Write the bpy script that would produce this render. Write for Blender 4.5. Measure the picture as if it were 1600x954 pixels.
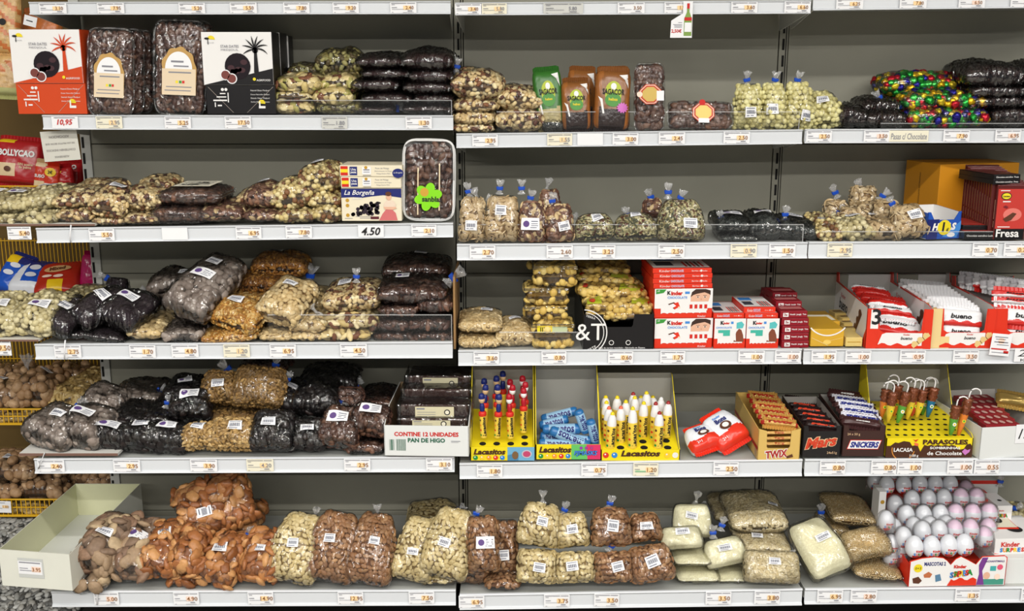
import bpy, math, random
import numpy as np
from mathutils import Vector, Matrix
random.seed(7); np.random.seed(7)
for o in list(bpy.data.objects): bpy.data.objects.remove(o)
SC = bpy.context.scene
COL = SC.collection
R = math.radians
# ------------------------------------------------------------ camera
FPX = 1650.0; CZ = 1.75; TH = math.atan(FPX/7300.0); ct, sn = math.cos(TH), math.sin(TH)
cd = bpy.data.cameras.new('camera'); cam = bpy.data.objects.new('camera', cd); COL.objects.link(cam)
cd.sensor_width = 36; cd.lens = FPX/1600*36; cd.clip_start = .05
cam.location = (0, 0, CZ); cam.rotation_euler = (math.pi/2-TH, 0, 0)
SC.camera = cam
# ------------------------------------------------------------ world, lights, exposure
W = bpy.data.worlds.new('world'); SC.world = W; W.use_nodes = True
W.node_tree.nodes['Background'].inputs[0].default_value = (.93, .97, 1, 1)
W.node_tree.nodes['Background'].inputs[1].default_value = .15
SC.view_settings.view_transform = 'Standard'; SC.view_settings.look = 'None'
SC.cycles.transparent_max_bounces = 24
SC.view_settings.gamma = 1; SC.view_settings.exposure = 0.1
def tube(name, x, y, z, sx, sy, power):
    l = bpy.data.lights.new(name, 'AREA'); l.shape = 'RECTANGLE'; l.size = sx; l.size_y = sy; l.energy = power
    l.color = (1, .975, .93)
    o = bpy.data.objects.new(name, l); COL.objects.link(o); o.location = (x, y, z)
    return o
for k, (yy, zz, pw) in enumerate([(-1.3, 3.3, 78), (.9, 3.3, 40), (-3.6, 3.3, 95)]):
    for xx in (-2.6, 0, 2.6):
        tube('ceiling_tube', xx, yy, zz, 2.3, .12, pw)
def lin(c):
    c = c/255.0
    return c/12.92 if c <= .04045 else ((c+.055)/1.055)**2.4
def rgb(t): return (lin(t[0]), lin(t[1]), lin(t[2]), 1)
# ------------------------------------------------------------ pixel -> place
def ray(px, py):
    a = (px-800)/FPX; b = (477-py)/FPX
    return Vector((a, ct+b*sn, -sn+b*ct))
def PY(px, py, Y):
    r = ray(px, py); t = Y/r.y
    return Vector((r.x*t, Y, CZ+r.z*t))
def PZ(px, py, z):
    r = ray(px, py); t = (z-CZ)/r.z
    return Vector((r.x*t, r.y*t, z))
def PPL(px, py, B, n):
    r = ray(px, py); O = Vector((0, 0, CZ)); t = (B-O).dot(n)/r.dot(n)
    return O+r*t
def mpp(px, py, Y):
    return (Vector(PY(px+1, py, Y))-PY(px, py, Y)).length
YB = 3.365
YF = [3.08, 3.076, 2.972, 2.966, 2.90, 2.822]
# ------------------------------------------------------------ materials
MC = {}
def mat(name, c, rough=.6, spec=.35, metal=0, var=0, scale=40, bump=0, coat=0):
    if name in MC: return MC[name]
    m = bpy.data.materials.new(name); m.use_nodes = True; n = m.node_tree; b = n.nodes['Principled BSDF']
    b.inputs['Base Color'].default_value = rgb(c); b.inputs['Roughness'].default_value = rough
    b.inputs['Specular IOR Level'].default_value = spec; b.inputs['Metallic'].default_value = metal
    b.inputs['Coat Weight'].default_value = coat
    if var or bump:
        tc = n.nodes.new('ShaderNodeTexCoord'); nz = n.nodes.new('ShaderNodeTexNoise')
        nz.inputs['Scale'].default_value = scale; nz.inputs['Detail'].default_value = 4
        n.links.new(tc.outputs['Object'], nz.inputs['Vector'])
        if var:
            mx = n.nodes.new('ShaderNodeMix'); mx.data_type = 'RGBA'
            mx.inputs[6].default_value = rgb([max(0, v*(1-var)) for v in c]); mx.inputs[7].default_value = rgb([min(255, v*(1+var)) for v in c])
            n.links.new(nz.outputs['Fac'], mx.inputs[0]); n.links.new(mx.outputs[2], b.inputs['Base Color'])
        if bump:
            bp = n.nodes.new('ShaderNodeBump'); bp.inputs['Strength'].default_value = bump; bp.inputs['Distance'].default_value = .004
            n.links.new(nz.outputs['Fac'], bp.inputs['Height']); n.links.new(bp.outputs[0], b.inputs['Normal'])
    MC[name] = m; return m
def ramp_mat(name, cols, rough=.5, bump=.3, scale=120, spec=.4, metal=0):
    if name in MC: return MC[name]
    m = bpy.data.materials.new(name); m.use_nodes = True; n = m.node_tree; b = n.nodes['Principled BSDF']
    b.inputs['Roughness'].default_value = rough; b.inputs['Specular IOR Level'].default_value = spec; b.inputs['Metallic'].default_value = metal
    at = n.nodes.new('ShaderNodeAttribute'); at.attribute_name = 'rnd'
    oi = n.nodes.new('ShaderNodeObjectInfo'); ad = n.nodes.new('ShaderNodeMath'); ad.operation = 'ADD'
    fr = n.nodes.new('ShaderNodeMath'); fr.operation = 'FRACT'
    rp = n.nodes.new('ShaderNodeValToRGB'); rp.color_ramp.interpolation = 'CONSTANT' if len(cols) > 3 else 'LINEAR'
    e = rp.color_ramp.elements; k = len(cols)
    e[0].position = 0; e[0].color = rgb(cols[0]); e[1].position = 1/k if len(cols) > 3 else 1; e[1].color = rgb(cols[1])
    if len(cols) == 3:
        e[1].position = .5
    for i in range(2, k):
        q = e.new(i/k if k > 3 else 1.0); q.color = rgb(cols[i])
    n.links.new(at.outputs['Fac'], ad.inputs[0]); n.links.new(oi.outputs['Random'], ad.inputs[1]); n.links.new(ad.outputs[0], fr.inputs[0])
    n.links.new(fr.outputs[0], rp.inputs[0])
    tc = n.nodes.new('ShaderNodeTexCoord'); nz = n.nodes.new('ShaderNodeTexNoise'); nz.inputs['Scale'].default_value = scale; nz.inputs['Detail'].default_value = 3
    n.links.new(tc.outputs['Object'], nz.inputs['Vector'])
    mr = n.nodes.new('ShaderNodeMapRange'); mr.inputs[3].default_value = .72; mr.inputs[4].default_value = 1.22
    n.links.new(nz.outputs['Fac'], mr.inputs[0])
    hv = n.nodes.new('ShaderNodeHueSaturation'); n.links.new(rp.outputs[0], hv.inputs['Color']); n.links.new(mr.outputs[0], hv.inputs['Value'])
    n.links.new(hv.outputs[0], b.inputs['Base Color'])
    bp = n.nodes.new('ShaderNodeBump'); bp.inputs['Strength'].default_value = bump; bp.inputs['Distance'].default_value = .003
    n.links.new(nz.outputs['Fac'], bp.inputs['Height']); n.links.new(bp.outputs[0], b.inputs['Normal'])
    MC[name] = m; return m
def film_mat(name, base=.08, fr=.55, milky=.04, rough=.12, bump=.8, scale=26, tint=(255, 255, 255), dist=1.5):
    if name in MC: return MC[name]
    m = bpy.data.materials.new(name); m.use_nodes = True; n = m.node_tree; n.nodes.clear()
    out = n.nodes.new('ShaderNodeOutputMaterial'); tr = n.nodes.new('ShaderNodeBsdfTransparent'); tr.inputs[0].default_value = rgb(tint)
    gl = n.nodes.new('ShaderNodeBsdfAnisotropic') if False else n.nodes.new('ShaderNodeBsdfGlossy'); gl.inputs['Roughness'].default_value = rough
    df = n.nodes.new('ShaderNodeBsdfDiffuse'); df.inputs[0].default_value = (.85, .85, .85, 1)
    tc = n.nodes.new('ShaderNodeTexCoord'); nz = n.nodes.new('ShaderNodeTexNoise'); nz.inputs['Scale'].default_value = scale; nz.inputs['Detail'].default_value = 2.5
    nz.inputs['Distortion'].default_value = dist
    if bump > .5: nz.noise_type = 'RIDGED_MULTIFRACTAL'; nz.normalize = True; nz.inputs['Detail'].default_value = 1.0
    mp = n.nodes.new('ShaderNodeMapping'); mp.inputs['Scale'].default_value = (1.6, 1, .55)
    n.links.new(tc.outputs['Object'], mp.inputs[0]); n.links.new(mp.outputs[0], nz.inputs['Vector'])
    bp = n.nodes.new('ShaderNodeBump'); bp.inputs['Strength'].default_value = bump; bp.inputs['Distance'].default_value = .03
    n.links.new(nz.outputs['Fac'], bp.inputs['Height']); n.links.new(bp.outputs[0], gl.inputs['Normal'])
    lw = n.nodes.new('ShaderNodeFresnel'); lw.inputs['IOR'].default_value = 1.5; pass
    ma = n.nodes.new('ShaderNodeMath'); ma.operation = 'MULTIPLY_ADD'; ma.inputs[1].default_value = fr; ma.inputs[2].default_value = base; ma.use_clamp = True
    n.links.new(lw.outputs[0], ma.inputs[0])
    m1 = n.nodes.new('ShaderNodeMixShader'); m1.inputs[0].default_value = milky
    n.links.new(tr.outputs[0], m1.inputs[1]); n.links.new(df.outputs[0], m1.inputs[2])
    m2 = n.nodes.new('ShaderNodeMixShader'); n.links.new(ma.outputs[0], m2.inputs[0]); n.links.new(m1.outputs[0], m2.inputs[1]); n.links.new(gl.outputs[0], m2.inputs[2])
    n.links.new(m2.outputs[0], out.inputs[0]); MC[name] = m; return m
FILM = film_mat('clear_film', base=.06, fr=.6, milky=.006, rough=.13, bump=1.0, scale=16)
FILMD = film_mat('clear_film_dark_goods', base=.08, fr=.9, milky=.003, rough=.12, bump=1.0, scale=18)
NECK = film_mat('gathered_film', base=.15, fr=.6, milky=.30, bump=1, scale=60)
PLAST = film_mat('clear_plastic', base=.06, fr=.7, milky=.008, rough=.11, bump=.9, scale=15)
ACR = film_mat('acrylic', base=.0, fr=.18, milky=.008, rough=.03, bump=0, scale=4)
ACRE = film_mat('acrylic_edge', base=.1, fr=.3, milky=.30, rough=.2, bump=0, scale=4)
WHITE = mat('paper_white', (238, 238, 240), .55)
CREAM = mat('paper_cream', (236, 230, 208), .6)
GREYP = mat('paper_grey', (205, 205, 200), .6)
INK = mat('ink_black', (30, 28, 30), .6)
INKG = mat('ink_grey', (136, 136, 144), .7)
INKR = mat('ink_red', (200, 35, 30), .6)
ORNG = mat('ink_orange', (250, 216, 164), .7)
SALM = mat('ink_salmon', (248, 218, 200), .7)
PRICE = mat('ink_price', (146, 100, 56), .6)
BLUE = mat('tie_blue', (20, 75, 185), .35, .5)
REDT = mat('tie_red', (215, 40, 25), .35, .5)
STLN = mat('sticker_ink', (90, 95, 115), .6)
PURP = mat('sticker_purple', (95, 70, 130), .6)
# ------------------------------------------------------------ objects
def mk(name, V, F, m, parent=None, smooth=False, rnd=None, loc=None, stuff=False):
    me = bpy.data.meshes.new(name)
    me.from_pydata(V if isinstance(V, list) else V.tolist(), [], F if isinstance(F, list) else F.tolist())
    if smooth: me.polygons.foreach_set('use_smooth', [True]*len(me.polygons))
    if rnd is not None:
        a = me.attributes.new('rnd', 'FLOAT', 'POINT'); a.data.foreach_set('value', np.asarray(rnd, dtype=np.float32))
    for q in (m if isinstance(m, (list, tuple)) else [m]): me.materials.append(q)
    me.update()
    return ob(name, me, parent, loc, stuff)
def ob(name, me, parent=None, loc=None, stuff=False, M=None):
    o = bpy.data.objects.new(name, me); COL.objects.link(o)
    if parent is not None: o.parent = parent
    if loc is not None: o.location = loc
    if M is not None: o.matrix_local = M
    if stuff: o['kind'] = 'stuff'
    return o
USED = {}
def tagit(o, label, cat, group=None):
    w = label.split()
    if len(w) > 16: print('LONG', label); label = ' '.join(w[:16])
    if label in USED: print('DUPLABEL', label)
    USED[label] = 1
    o['label'] = label; o['category'] = cat
    if group: o['group'] = group
    return o
def root(name, loc, label, cat, group=None, rz=0, rx=0, ry=0):
    o = bpy.data.objects.new(name, None); COL.objects.link(o); o.empty_display_size = .02
    o.location = loc; o.rotation_euler = (rx, ry, rz)
    return tagit(o, label, cat, group)
def boxV(x0, x1, y0, y1, z0, z1):
    return [(x0, y0, z0), (x1, y0, z0), (x1, y1, z0), (x0, y1, z0), (x0, y0, z1), (x1, y0, z1), (x1, y1, z1), (x0, y1, z1)]
BF = [(0, 3, 2, 1), (4, 5, 6, 7), (0, 1, 5, 4), (1, 2, 6, 5), (2, 3, 7, 6), (3, 0, 4, 7)]
def slab(name, p, x, y, z, m, bev=0, stuff=False):
    o = mk(name, boxV(x[0], x[1], y[0], y[1], z[0], z[1]), BF, m, p, stuff=stuff)
    if bev:
        b = o.modifiers.new('b', 'BEVEL'); b.width = bev; b.segments = 2
    return o
def joinb(name, p, lst, m, stuff=False):
    V = []; F = []
    for b in lst:
        k = len(V); V += boxV(*b); F += [tuple(i+k for i in f) for f in BF]
    return mk(name, V, F, m, p, stuff=stuff)
def prism(name, p, pts, y0, y1, m, stuff=False):
    """polygon in local x,z extruded in y"""
    n = len(pts); V = [(a, y0, b) for a, b in pts]+[(a, y1, b) for a, b in pts]
    F = [tuple(range(n)), tuple(range(2*n-1, n-1, -1))]+[((i+1) % n, i, i+n, (i+1) % n+n) for i in range(n)]
    return mk(name, V, F, m, p, stuff=stuff)
def tubeV(pts, r, n=6):
    V = []; F = []; pts = [Vector(q) for q in pts]
    for i, q in enumerate(pts):
        d = (pts[min(i+1, len(pts)-1)]-pts[max(i-1, 0)]).normalized()
        a = d.orthogonal().normalized() if abs(d.z) > .9 else d.cross(Vector((0, 0, 1))).normalized(); b = d.cross(a)
        rr = r[i] if isinstance(r, (list, tuple)) else r
        for k in range(n):
            t = 2*math.pi*k/n; V.append(tuple(q+a*math.cos(t)*rr+b*math.sin(t)*rr))
        if i:
            for k in range(n):
                F.append(((i-1)*n+k, (i-1)*n+(k+1) % n, i*n+(k+1) % n, i*n+k))
    F.append(tuple(range(n-1, -1, -1))); F.append(tuple(range(len(V)-n, len(V))))
    return V, F
def tubes(name, p, lines, r, m, n=6, stuff=False, smooth=True):
    V = []; F = []
    for l in lines:
        v, f = tubeV(l, r, n); k = len(V); V += v; F += [tuple(i+k for i in q) for q in f]
    return mk(name, V, F, m, p, smooth=smooth, stuff=stuff)
def lathe(name, p, prof, m, n=16, rnd=None, wav=None, M=None, me_only=False):
    V = []; F = []
    for i, (r, z) in enumerate(prof):
        for k in range(n):
            t = 2*math.pi*k/n; V.append((r*math.cos(t), r*math.sin(t), z))
        if i:
            for k in range(n): F.append(((i-1)*n+k, (i-1)*n+(k+1) % n, i*n+(k+1) % n, i*n+k))
    o = mk(name, V, F, m, p, smooth=True)
    if M is not None: o.matrix_local = M
    return o
# text
TX = {}
def textmesh(s, bold, shear, mt):
    k = (s, bold, shear, mt.name)
    if k in TX: return TX[k]
    cu = bpy.data.curves.new('t', 'FONT'); cu.body = s; cu.size = 1; cu.resolution_u = 2; cu.offset = bold; cu.shear = shear
    cu.align_x = 'LEFT'
    o = bpy.data.objects.new('t', cu); COL.objects.link(o)
    me = bpy.data.meshes.new_from_object(o); bpy.data.objects.remove(o)
    co = np.zeros(len(me.vertices)*3); me.vertices.foreach_get('co', co); co = co.reshape(-1, 3)
    mn = co.min(0); mx = co.max(0); w = mx[0]-mn[0]; h = mx[1]-mn[1]
    co[:, 0] = (co[:, 0]-(mn[0]+mx[0])/2)/w; co[:, 1] = (co[:, 1]-(mn[1]+mx[1])/2)/h
    me.vertices.foreach_set('co', co.reshape(-1)); me.materials.clear(); me.materials.append(mt); me.update()
    TX[k] = (me, w/h); return TX[k]
class Face:
    """flat print surface: origin o, unit axes ex (right) and ez (up), size w,h; out = outward normal"""
    def __init__(s, p, o, ex, ez, w, h):
        s.p = p; s.o = Vector(o); s.ex = Vector(ex).normalized(); s.ez = Vector(ez).normalized(); s.n = s.ex.cross(s.ez); s.w = w; s.h = h; s.l = 0
    def pt(s, x, z, l): return s.o+s.ex*x*s.w+s.ez*z*s.h+s.n*(.0005*l)
    def poly(s, pts, m, l=1, name='printed_panel'):
        return mk(name, [tuple(s.pt(a, b, l)) for a, b in pts], [tuple(range(len(pts)))], m, s.p)
    def polys(s, lst, m, l=1, name='printed_panel'):
        V = []; F = []
        for pts in lst:
            k = len(V); V += [tuple(s.pt(a, b, l)) for a, b in pts]; F.append(tuple(range(k, k+len(pts))))
        return mk(name, V, F, m, s.p)
    def rect(s, x0, z0, x1, z1, m, l=1, name='printed_panel'):
        return s.poly([(x0, z0), (x1, z0), (x1, z1), (x0, z1)], m, l, name)
    def disc(s, x, z, rx, m, l=1, ry=None, name='printed_disc', n=20, a0=0, a1=360):
        ry = ry if ry is not None else rx*s.w/s.h
        return s.poly([(x+rx*math.cos(R(a0+(a1-a0)*k/n)), z+ry*math.sin(R(a0+(a1-a0)*k/n))) for k in range(n)], m, l, name)
    def text(s, t, x, z, m, w=None, h=None, l=2, bold=0.0, shear=0, rot=0, name='lettering'):
        me, ar = textmesh(t, bold, shear, m)
        if h is None: W_ = w*s.w; H_ = W_/ar
        elif w is None: H_ = h*s.h; W_ = H_*ar
        else: H_ = h*s.h; W_ = w*s.w
        c, sn_ = math.cos(R(rot)), math.sin(R(rot)); a = s.ex*c+s.ez*sn_; b = s.ez*c-s.ex*sn_
        q = s.pt(x, z, l)
        M = Matrix(((a.x*W_, b.x*H_, s.n.x, q.x), (a.y*W_, b.y*H_, s.n.y, q.y), (a.z*W_, b.z*H_, s.n.z, q.z), (0, 0, 0, 1)))
        return ob(name, me, s.p, M=M)
def lines_on(fc, rows, m, l=2, name='print_lines'):
    """rows of (x0,x1,z,th) rectangles"""
    return fc.polys([[(a, z-t/2), (b, z-t/2), (b, z+t/2), (a, z+t/2)] for a, b, z, t in rows], m, l, name)
# ------------------------------------------------------------ particle templates
def sph(nu, nv):
    V = [(0, 0, 1)]; F = []
    for i in range(1, nv):
        a = math.pi*i/nv
        for k in range(nu):
            t = 2*math.pi*k/nu+(i % 2)*math.pi/nu; V.append((math.sin(a)*math.cos(t), math.sin(a)*math.sin(t), math.cos(a)))
    V.append((0, 0, -1)); L = len(V)-1
    for k in range(nu): F.append((0, 1+k, 1+(k+1) % nu))
    for i in range(nv-2):
        for k in range(nu):
            a, b = 1+i*nu+k, 1+i*nu+(k+1) % nu; c, d = a+nu, b+nu
            F += [(a, c, b), (b, c, d)]
    for k in range(nu): F.append((L, L-nu+(k+1) % nu, L-nu+k))
    V = np.array(V)[:, [2, 0, 1]]   # pole along x
    return V, np.array(F)
def shape(t, V):
    V = V.copy(); x = V[:, 0].copy()
    if t == 'almond': V[:, 1] *= 1-.35*np.clip(x, 0, 1)**1.5+.05*x; V[:, 2] *= 1-.3*np.clip(x, 0, 1)
    elif t == 'cashew': V[:, 1] += .9*(x*x-.35); V[:, 2] *= .95
    elif t == 'chunk':
        r = np.random.RandomState(3).uniform(.75, 1.2, len(V))[:, None]; V = V*r
    elif t == 'curl': V[:, 1] += .8*(x*x-.35); V[:, 2] += .7*np.sin(x*3)
    elif t == 'wrink':
        r = np.random.RandomState(5).uniform(.86, 1.1, len(V))[:, None]; V = V*r
    return V
K = {}
def kind(n, t, s, cols, core, rough=.5, sp=1.5, ind=None, film='l', bump=.3, scale=120, desc='', name='nut_bag', cat='bag', metal=0, jit=.25, obj='contents'):
    K[n] = dict(t=t, s=s, cols=cols, core=core, rough=rough, sp=sp, ind=ind, film=film, bump=bump, scale=scale, desc=desc, name=name, cat=cat, metal=metal, jit=jit)
kind('almw', 'almond', (.0108, .0078, .0036), [(222, 204, 152), (206, 184, 128), (236, 220, 174)], (120, 100, 62), desc='blanched pale almonds', name='almond_bag', sp=1.8, jit=.22)
kind('almb', 'almond', (.0108, .0078, .0038), [(166, 120, 80), (140, 98, 62), (188, 146, 104)], (96, 64, 42), desc='brown skin-on almonds', name='almond_bag', sp=1.8, jit=.22)
kind('mix', 'chunk', (.0092, .0078, .0060), [(232, 208, 158), (218, 190, 136), (138, 92, 62), (238, 222, 176), (226, 202, 150), (92, 60, 50), (214, 186, 134), (228, 206, 156)], (120, 94, 66), desc='mixed nuts and raisins', name='nut_bag', sp=1.65)
kind('fmix', 'ell', (.0150, .0110, .0040), [(228, 208, 150), (210, 188, 124), (176, 168, 96), (134, 84, 56), (236, 220, 170), (216, 196, 140)], (92, 74, 50), desc='banana chips', name='dried_fruit_bag')
kind('fmixd', 'chunk', (.0100, .0085, .0055), [(150, 146, 92), (128, 118, 66), (90, 78, 50), (164, 156, 100)], (50, 46, 30), desc='greenish dried fruit pieces', name='dried_fruit_bag')
kind('pale', 'ell', (.0115, .0095, .0085), [(212, 200, 154), (196, 182, 134), (226, 216, 176)], (110, 98, 66), desc='large pale nuts', name='nut_bag', sp=1.65)
kind('cash', 'cashew', (.0110, .0052, .0050), [(226, 202, 152), (212, 184, 130), (236, 216, 172)], (140, 112, 70), desc='cream cashews', name='cashew_bag', sp=1.25)
kind('pnut', 'ell', (.0080, .0050, .0048), [(214, 168, 92), (196, 146, 66), (230, 196, 128), (180, 124, 50)], (110, 74, 30), desc='golden fried peanuts', name='peanut_bag', sp=1.35)
kind('pnutd', 'ell', (.0080, .0050, .0048), [(172, 118, 48), (150, 98, 34), (190, 138, 66), (128, 80, 26)], (80, 48, 18), desc='darker golden peanuts', name='peanut_bag', sp=1.35)  # darker copy of the pnut colours
kind('marc', 'ell', (.0115, .0090, .0050), [(224, 200, 150), (210, 182, 128), (234, 214, 168)], (130, 104, 66), desc='flat cream nuts', name='nut_bag', sp=1.65)
kind('braz', 'almond', (.0200, .0095, .0085), [(226, 206, 154), (204, 180, 120), (236, 220, 176), (120, 80, 60)], (90, 66, 46), desc='large brazil nuts', name='nut_bag', sp=1.25)
kind('hazel', 'ell', (.0085, .0080, .0080), [(220, 200, 142), (206, 184, 122), (230, 214, 162), (130, 90, 58)], (100, 78, 48), desc='peeled hazelnuts', name='hazelnut_bag', sp=1.75)
kind('date', 'ell', (.0165, .0085, .0070), [(98, 68, 56), (72, 48, 42), (122, 88, 70)], (32, 18, 16), rough=.35, film='d', desc='dark glossy dates', name='date_bag', sp=1.35)
kind('datebr', 'wrink', (.0165, .0100, .0080), [(104, 72, 58), (78, 52, 44), (128, 92, 72)], (50, 24, 16), rough=.35, film='d', desc='reddish brown dates', name='date_bag', sp=1.4)
kind('fig', 'wrink', (.0270, .0235, .0110), [(162, 136, 108), (134, 110, 90), (190, 166, 132), (142, 112, 90)], (70, 56, 46), ind='fig', rough=.6, sp=1.4, jit=.5, desc='whole dried figs', name='fig_bag')
kind('gfig', 'wrink', (.0170, .0150, .0100), [(158, 144, 134), (134, 120, 110), (176, 164, 154)], (62, 54, 50), desc='grey-brown dried plums', name='dried_fruit_bag', film='d', rough=.5)
kind('apri', 'wrink', (.0210, .0180, .0085), [(180, 122, 72), (140, 86, 48), (204, 150, 96), (164, 104, 60)], (134, 80, 42), ind='apricot', rough=.4, sp=1.4, jit=.5, desc='orange dried apricots', name='apricot_bag')
kind('prune', 'wrink', (.0180, .0140, .0090), [(34, 28, 28), (24, 20, 22), (46, 36, 34)], (16, 13, 14), rough=.35, film='d', desc='black prunes', name='prune_bag')
kind('rais', None, None, [(66, 40, 36), (48, 28, 28), (84, 54, 46)], (52, 32, 32), film='d', rough=.45, desc='dark raisins', name='raisin_bag', sp=1.5)
kind('raisd', None, None, [(52, 42, 46), (40, 32, 36), (62, 50, 52)], (46, 37, 42), film='d', rough=.4, desc='blue-black raisins', name='raisin_bag', sp=1.5)
kind('waln', 'ell', (.0200, .0170, .0160), [(172, 138, 102), (152, 118, 84), (190, 158, 122)], (80, 56, 36), ind='walnut', rough=.55, sp=1.8, bump=1.0, scale=90, desc='whole walnuts in shell', name='walnut_bag')
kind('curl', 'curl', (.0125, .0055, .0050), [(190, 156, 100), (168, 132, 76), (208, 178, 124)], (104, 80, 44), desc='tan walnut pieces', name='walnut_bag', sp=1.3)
kind('curl_shade', 'curl', (.0125, .0055, .0050), [(146, 112, 62), (120, 90, 48), (166, 132, 78)], (70, 52, 28), desc='shaded tan walnut pieces', name='walnut_bag', sp=1.2)  # darker copy of curl, shade of the back bags put into the colour
kind('smix', 'ell', (.0062, .0034, .0020), [(196, 188, 140), (86, 88, 64), (150, 140, 96), (96, 56, 40), (210, 200, 160)], (60, 56, 42), desc='mixed salad seeds', name='seed_bag', sp=1.25)
kind('bseed', 'ell', (.0045, .0030, .0020), [(66, 72, 70), (46, 50, 50), (88, 94, 90)], (38, 42, 42), desc='dark sunflower seeds', name='seed_bag', sp=1.6, film='d')
kind('pump', 'almond', (.0130, .0078, .0022), [(214, 190, 148), (196, 168, 124), (226, 206, 168)], (120, 96, 66), desc='pale pumpkin seeds', name='seed_bag', sp=1.55, jit=.45)
kind('choc', 'almond', (.0120, .0070, .0040), [(116, 80, 64), (94, 62, 50), (142, 104, 82), (212, 186, 140)], (66, 44, 36), desc='brown nuts with raisins', name='nut_bag', sp=1.3)
kind('yball', 'ell', (.0082, .0082, .0082), [(226, 218, 156), (214, 204, 138), (234, 228, 172)], (160, 150, 92), ind='yellow_ball', rough=.35, desc='round yellow sweets', name='sweets_bag', sp=1.85, bump=.05)
kind('foil', 'chunk', (.0125, .0115, .0100), [(40, 150, 60), (225, 180, 30), (45, 40, 140), (190, 35, 50), (70, 175, 80), (215, 190, 50)], (40, 50, 30), ind='foil_chocolate', rough=.22, metal=.7, desc='colourful foil chocolates', name='chocolate_bag', sp=1.65, bump=.5)
kind('cball', 'ell', (.0058, .0054, .0050), [(46, 28, 26), (34, 20, 20), (60, 38, 34)], (22, 14, 14), rough=.25, film='d', desc='chocolate coated raisins', name='chocolate_bag')
kind('coin', 'ell', (.0125, .0115, .0075), [(226, 196, 110), (208, 172, 84), (236, 212, 136)], (120, 92, 34), desc='small round yellow biscuits', name='biscuit_bag', sp=1.65)
kind('flour', None, None, [(226, 216, 180)], (222, 209, 168), desc='pale ground almond flour', name='flour_bag', rough=.9)
kind('flak', 'ell', (.0080, .0065, .0012), [(222, 208, 168), (204, 186, 142), (234, 222, 190)], (188, 168, 124), desc='flaked almonds', name='flake_bag', sp=1.15)
kind('oat', 'ell', (.0035, .0028, .0016), [(206, 182, 134), (188, 162, 112), (220, 200, 158)], (178, 152, 106), desc='chopped almond crumbs', name='crumb_bag', sp=2.2)
kind('pshl', 'wrink', (.0150, .0075, .0070), [(206, 178, 116), (188, 158, 96), (220, 196, 138)], (110, 88, 50), desc='peanuts in their shells', name='peanut_bag', sp=1.35)
for k, d in K.items():
    if d['t']:
        d['mat'] = ramp_mat('goods_'+k, d['cols'], d['rough'], d['bump'], d['scale'], metal=d['metal'])
        if d['ind']:
            V, F = sph(10, 7); V = shape(d['t'], V)*np.array(d['s'])
            me = bpy.data.meshes.new(d['ind']); me.from_pydata(V.tolist(), [], F.tolist()); me.materials.append(d['mat'])
            me.polygons.foreach_set('use_smooth', [True]*len(me.polygons)); d['me'] = me
        else:
            V, F = sph(7, 5) if d['s'][0] > .0100 else sph(6, 4); d['V'] = shape(d['t'], V)*np.array(d['s']); d['F'] = F
    d['cm'] = mat('core_'+k, [min(255, c*1.12) for c in d['core']], .8, .2, var=.18, scale=220, bump=.15 if k == 'flour' else .5 if d['t'] else 1.0)  # under loose pieces the core is darkened, painting the shade between them
def pil(u, v, a, b, t, top=1.0, bias=0.0, ph=(0, 0, 0), lump=.12, sharp=.38, tail=0):
    """u,v arrays -1..1 -> x (width), y (length), th (half thickness)"""
    au = np.abs(u); av = np.abs(v)
    tp = 1-(1-top)*np.clip((v+.2)/1.2, 0, 1)**1.6
    x = a*u*(1-.03*(1-av**2)-.09*av**7)*tp
    y = b*1.03*v*(1-.03*(1-au**2)-.09*au**7)
    th = t*(np.clip((1-au**2.6), 0, 1)*np.clip((1-av**3.0), 0, 1))**sharp*(1-bias*v)
    th = th*(1+lump*(np.sin(3.1*u+ph[0])*np.cos(2.7*v+ph[1])+.6*np.sin(5.3*v+4.1*u+ph[2])))
    return x, y, th
CAMP = np.array([0, 0, CZ])
def stickers(rt, P, fr, st, B, a, b):
    for q in st:
        u, v = q[0], q[1]; w = q[2] if len(q) > 2 else .042; h = q[3] if len(q) > 3 else w*.62; rot = q[4] if len(q) > 4 else random.uniform(-12, 12); logo = len(q) > 5 and q[5]
        c, s_ = math.cos(R(rot)), math.sin(R(rot)); V = []
        for j in range(4):
            for i in range(6):
                lx = (i/5-.5)*w; ly = (j/3-.5)*h
                uu = u+(lx*c-ly*s_)/a; vv = v+(lx*s_+ly*c)/b
                V.append(P(uu, vv, 1, fr+.0025))
        F = [(j*6+i, j*6+i+1, (j+1)*6+i+1, (j+1)*6+i) for j in range(3) for i in range(5)]
        o = mk('label_sticker', [tuple(Vector(x)-B) for x in V], F, WHITE, rt, smooth=True)
        V = []; F = []
        rows = [(.1, .9, .86, .06)] + [(.12+.075*i, .12+.075*i+.03+.02*(i % 2), .5, .36) for i in range(10)] + [(.12, .7, .16, .07)]
        if logo: rows = [(.55, .92, .72, .07), (.55, .9, .52, .05), (.55, .92, .36, .05), (.5, .85, .2, .05)]
        for x0, x1, z, t in rows:
            k = len(V)
            for (fx, fz) in ((x0, z-t/2), (x1, z-t/2), (x1, z+t/2), (x0, z+t/2)):
                lx = (fx-.5)*w; ly = (fz-.5)*h; V.append(P(u+(lx*c-ly*s_)/a, v+(lx*s_+ly*c)/b, 1, fr+.0035))
            F.append((k, k+1, k+2, k+3))
        mk('sticker_print', [tuple(Vector(x)-B) for x in V], F, STLN, o)
        if logo:
            V = []
            for k in range(14):
                fx = .28+.17*math.cos(k*math.pi/7); fz = .5+.27*math.sin(k*math.pi/7); lx = (fx-.5)*w; ly = (fz-.5)*h
                V.append(P(u+(lx*c-ly*s_)/a, v+(lx*s_+ly*c)/b, 1, fr+.0035))
            mk('sticker_logo', [tuple(Vector(x)-B) for x in V], [tuple(range(14))], PURP, o)
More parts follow.
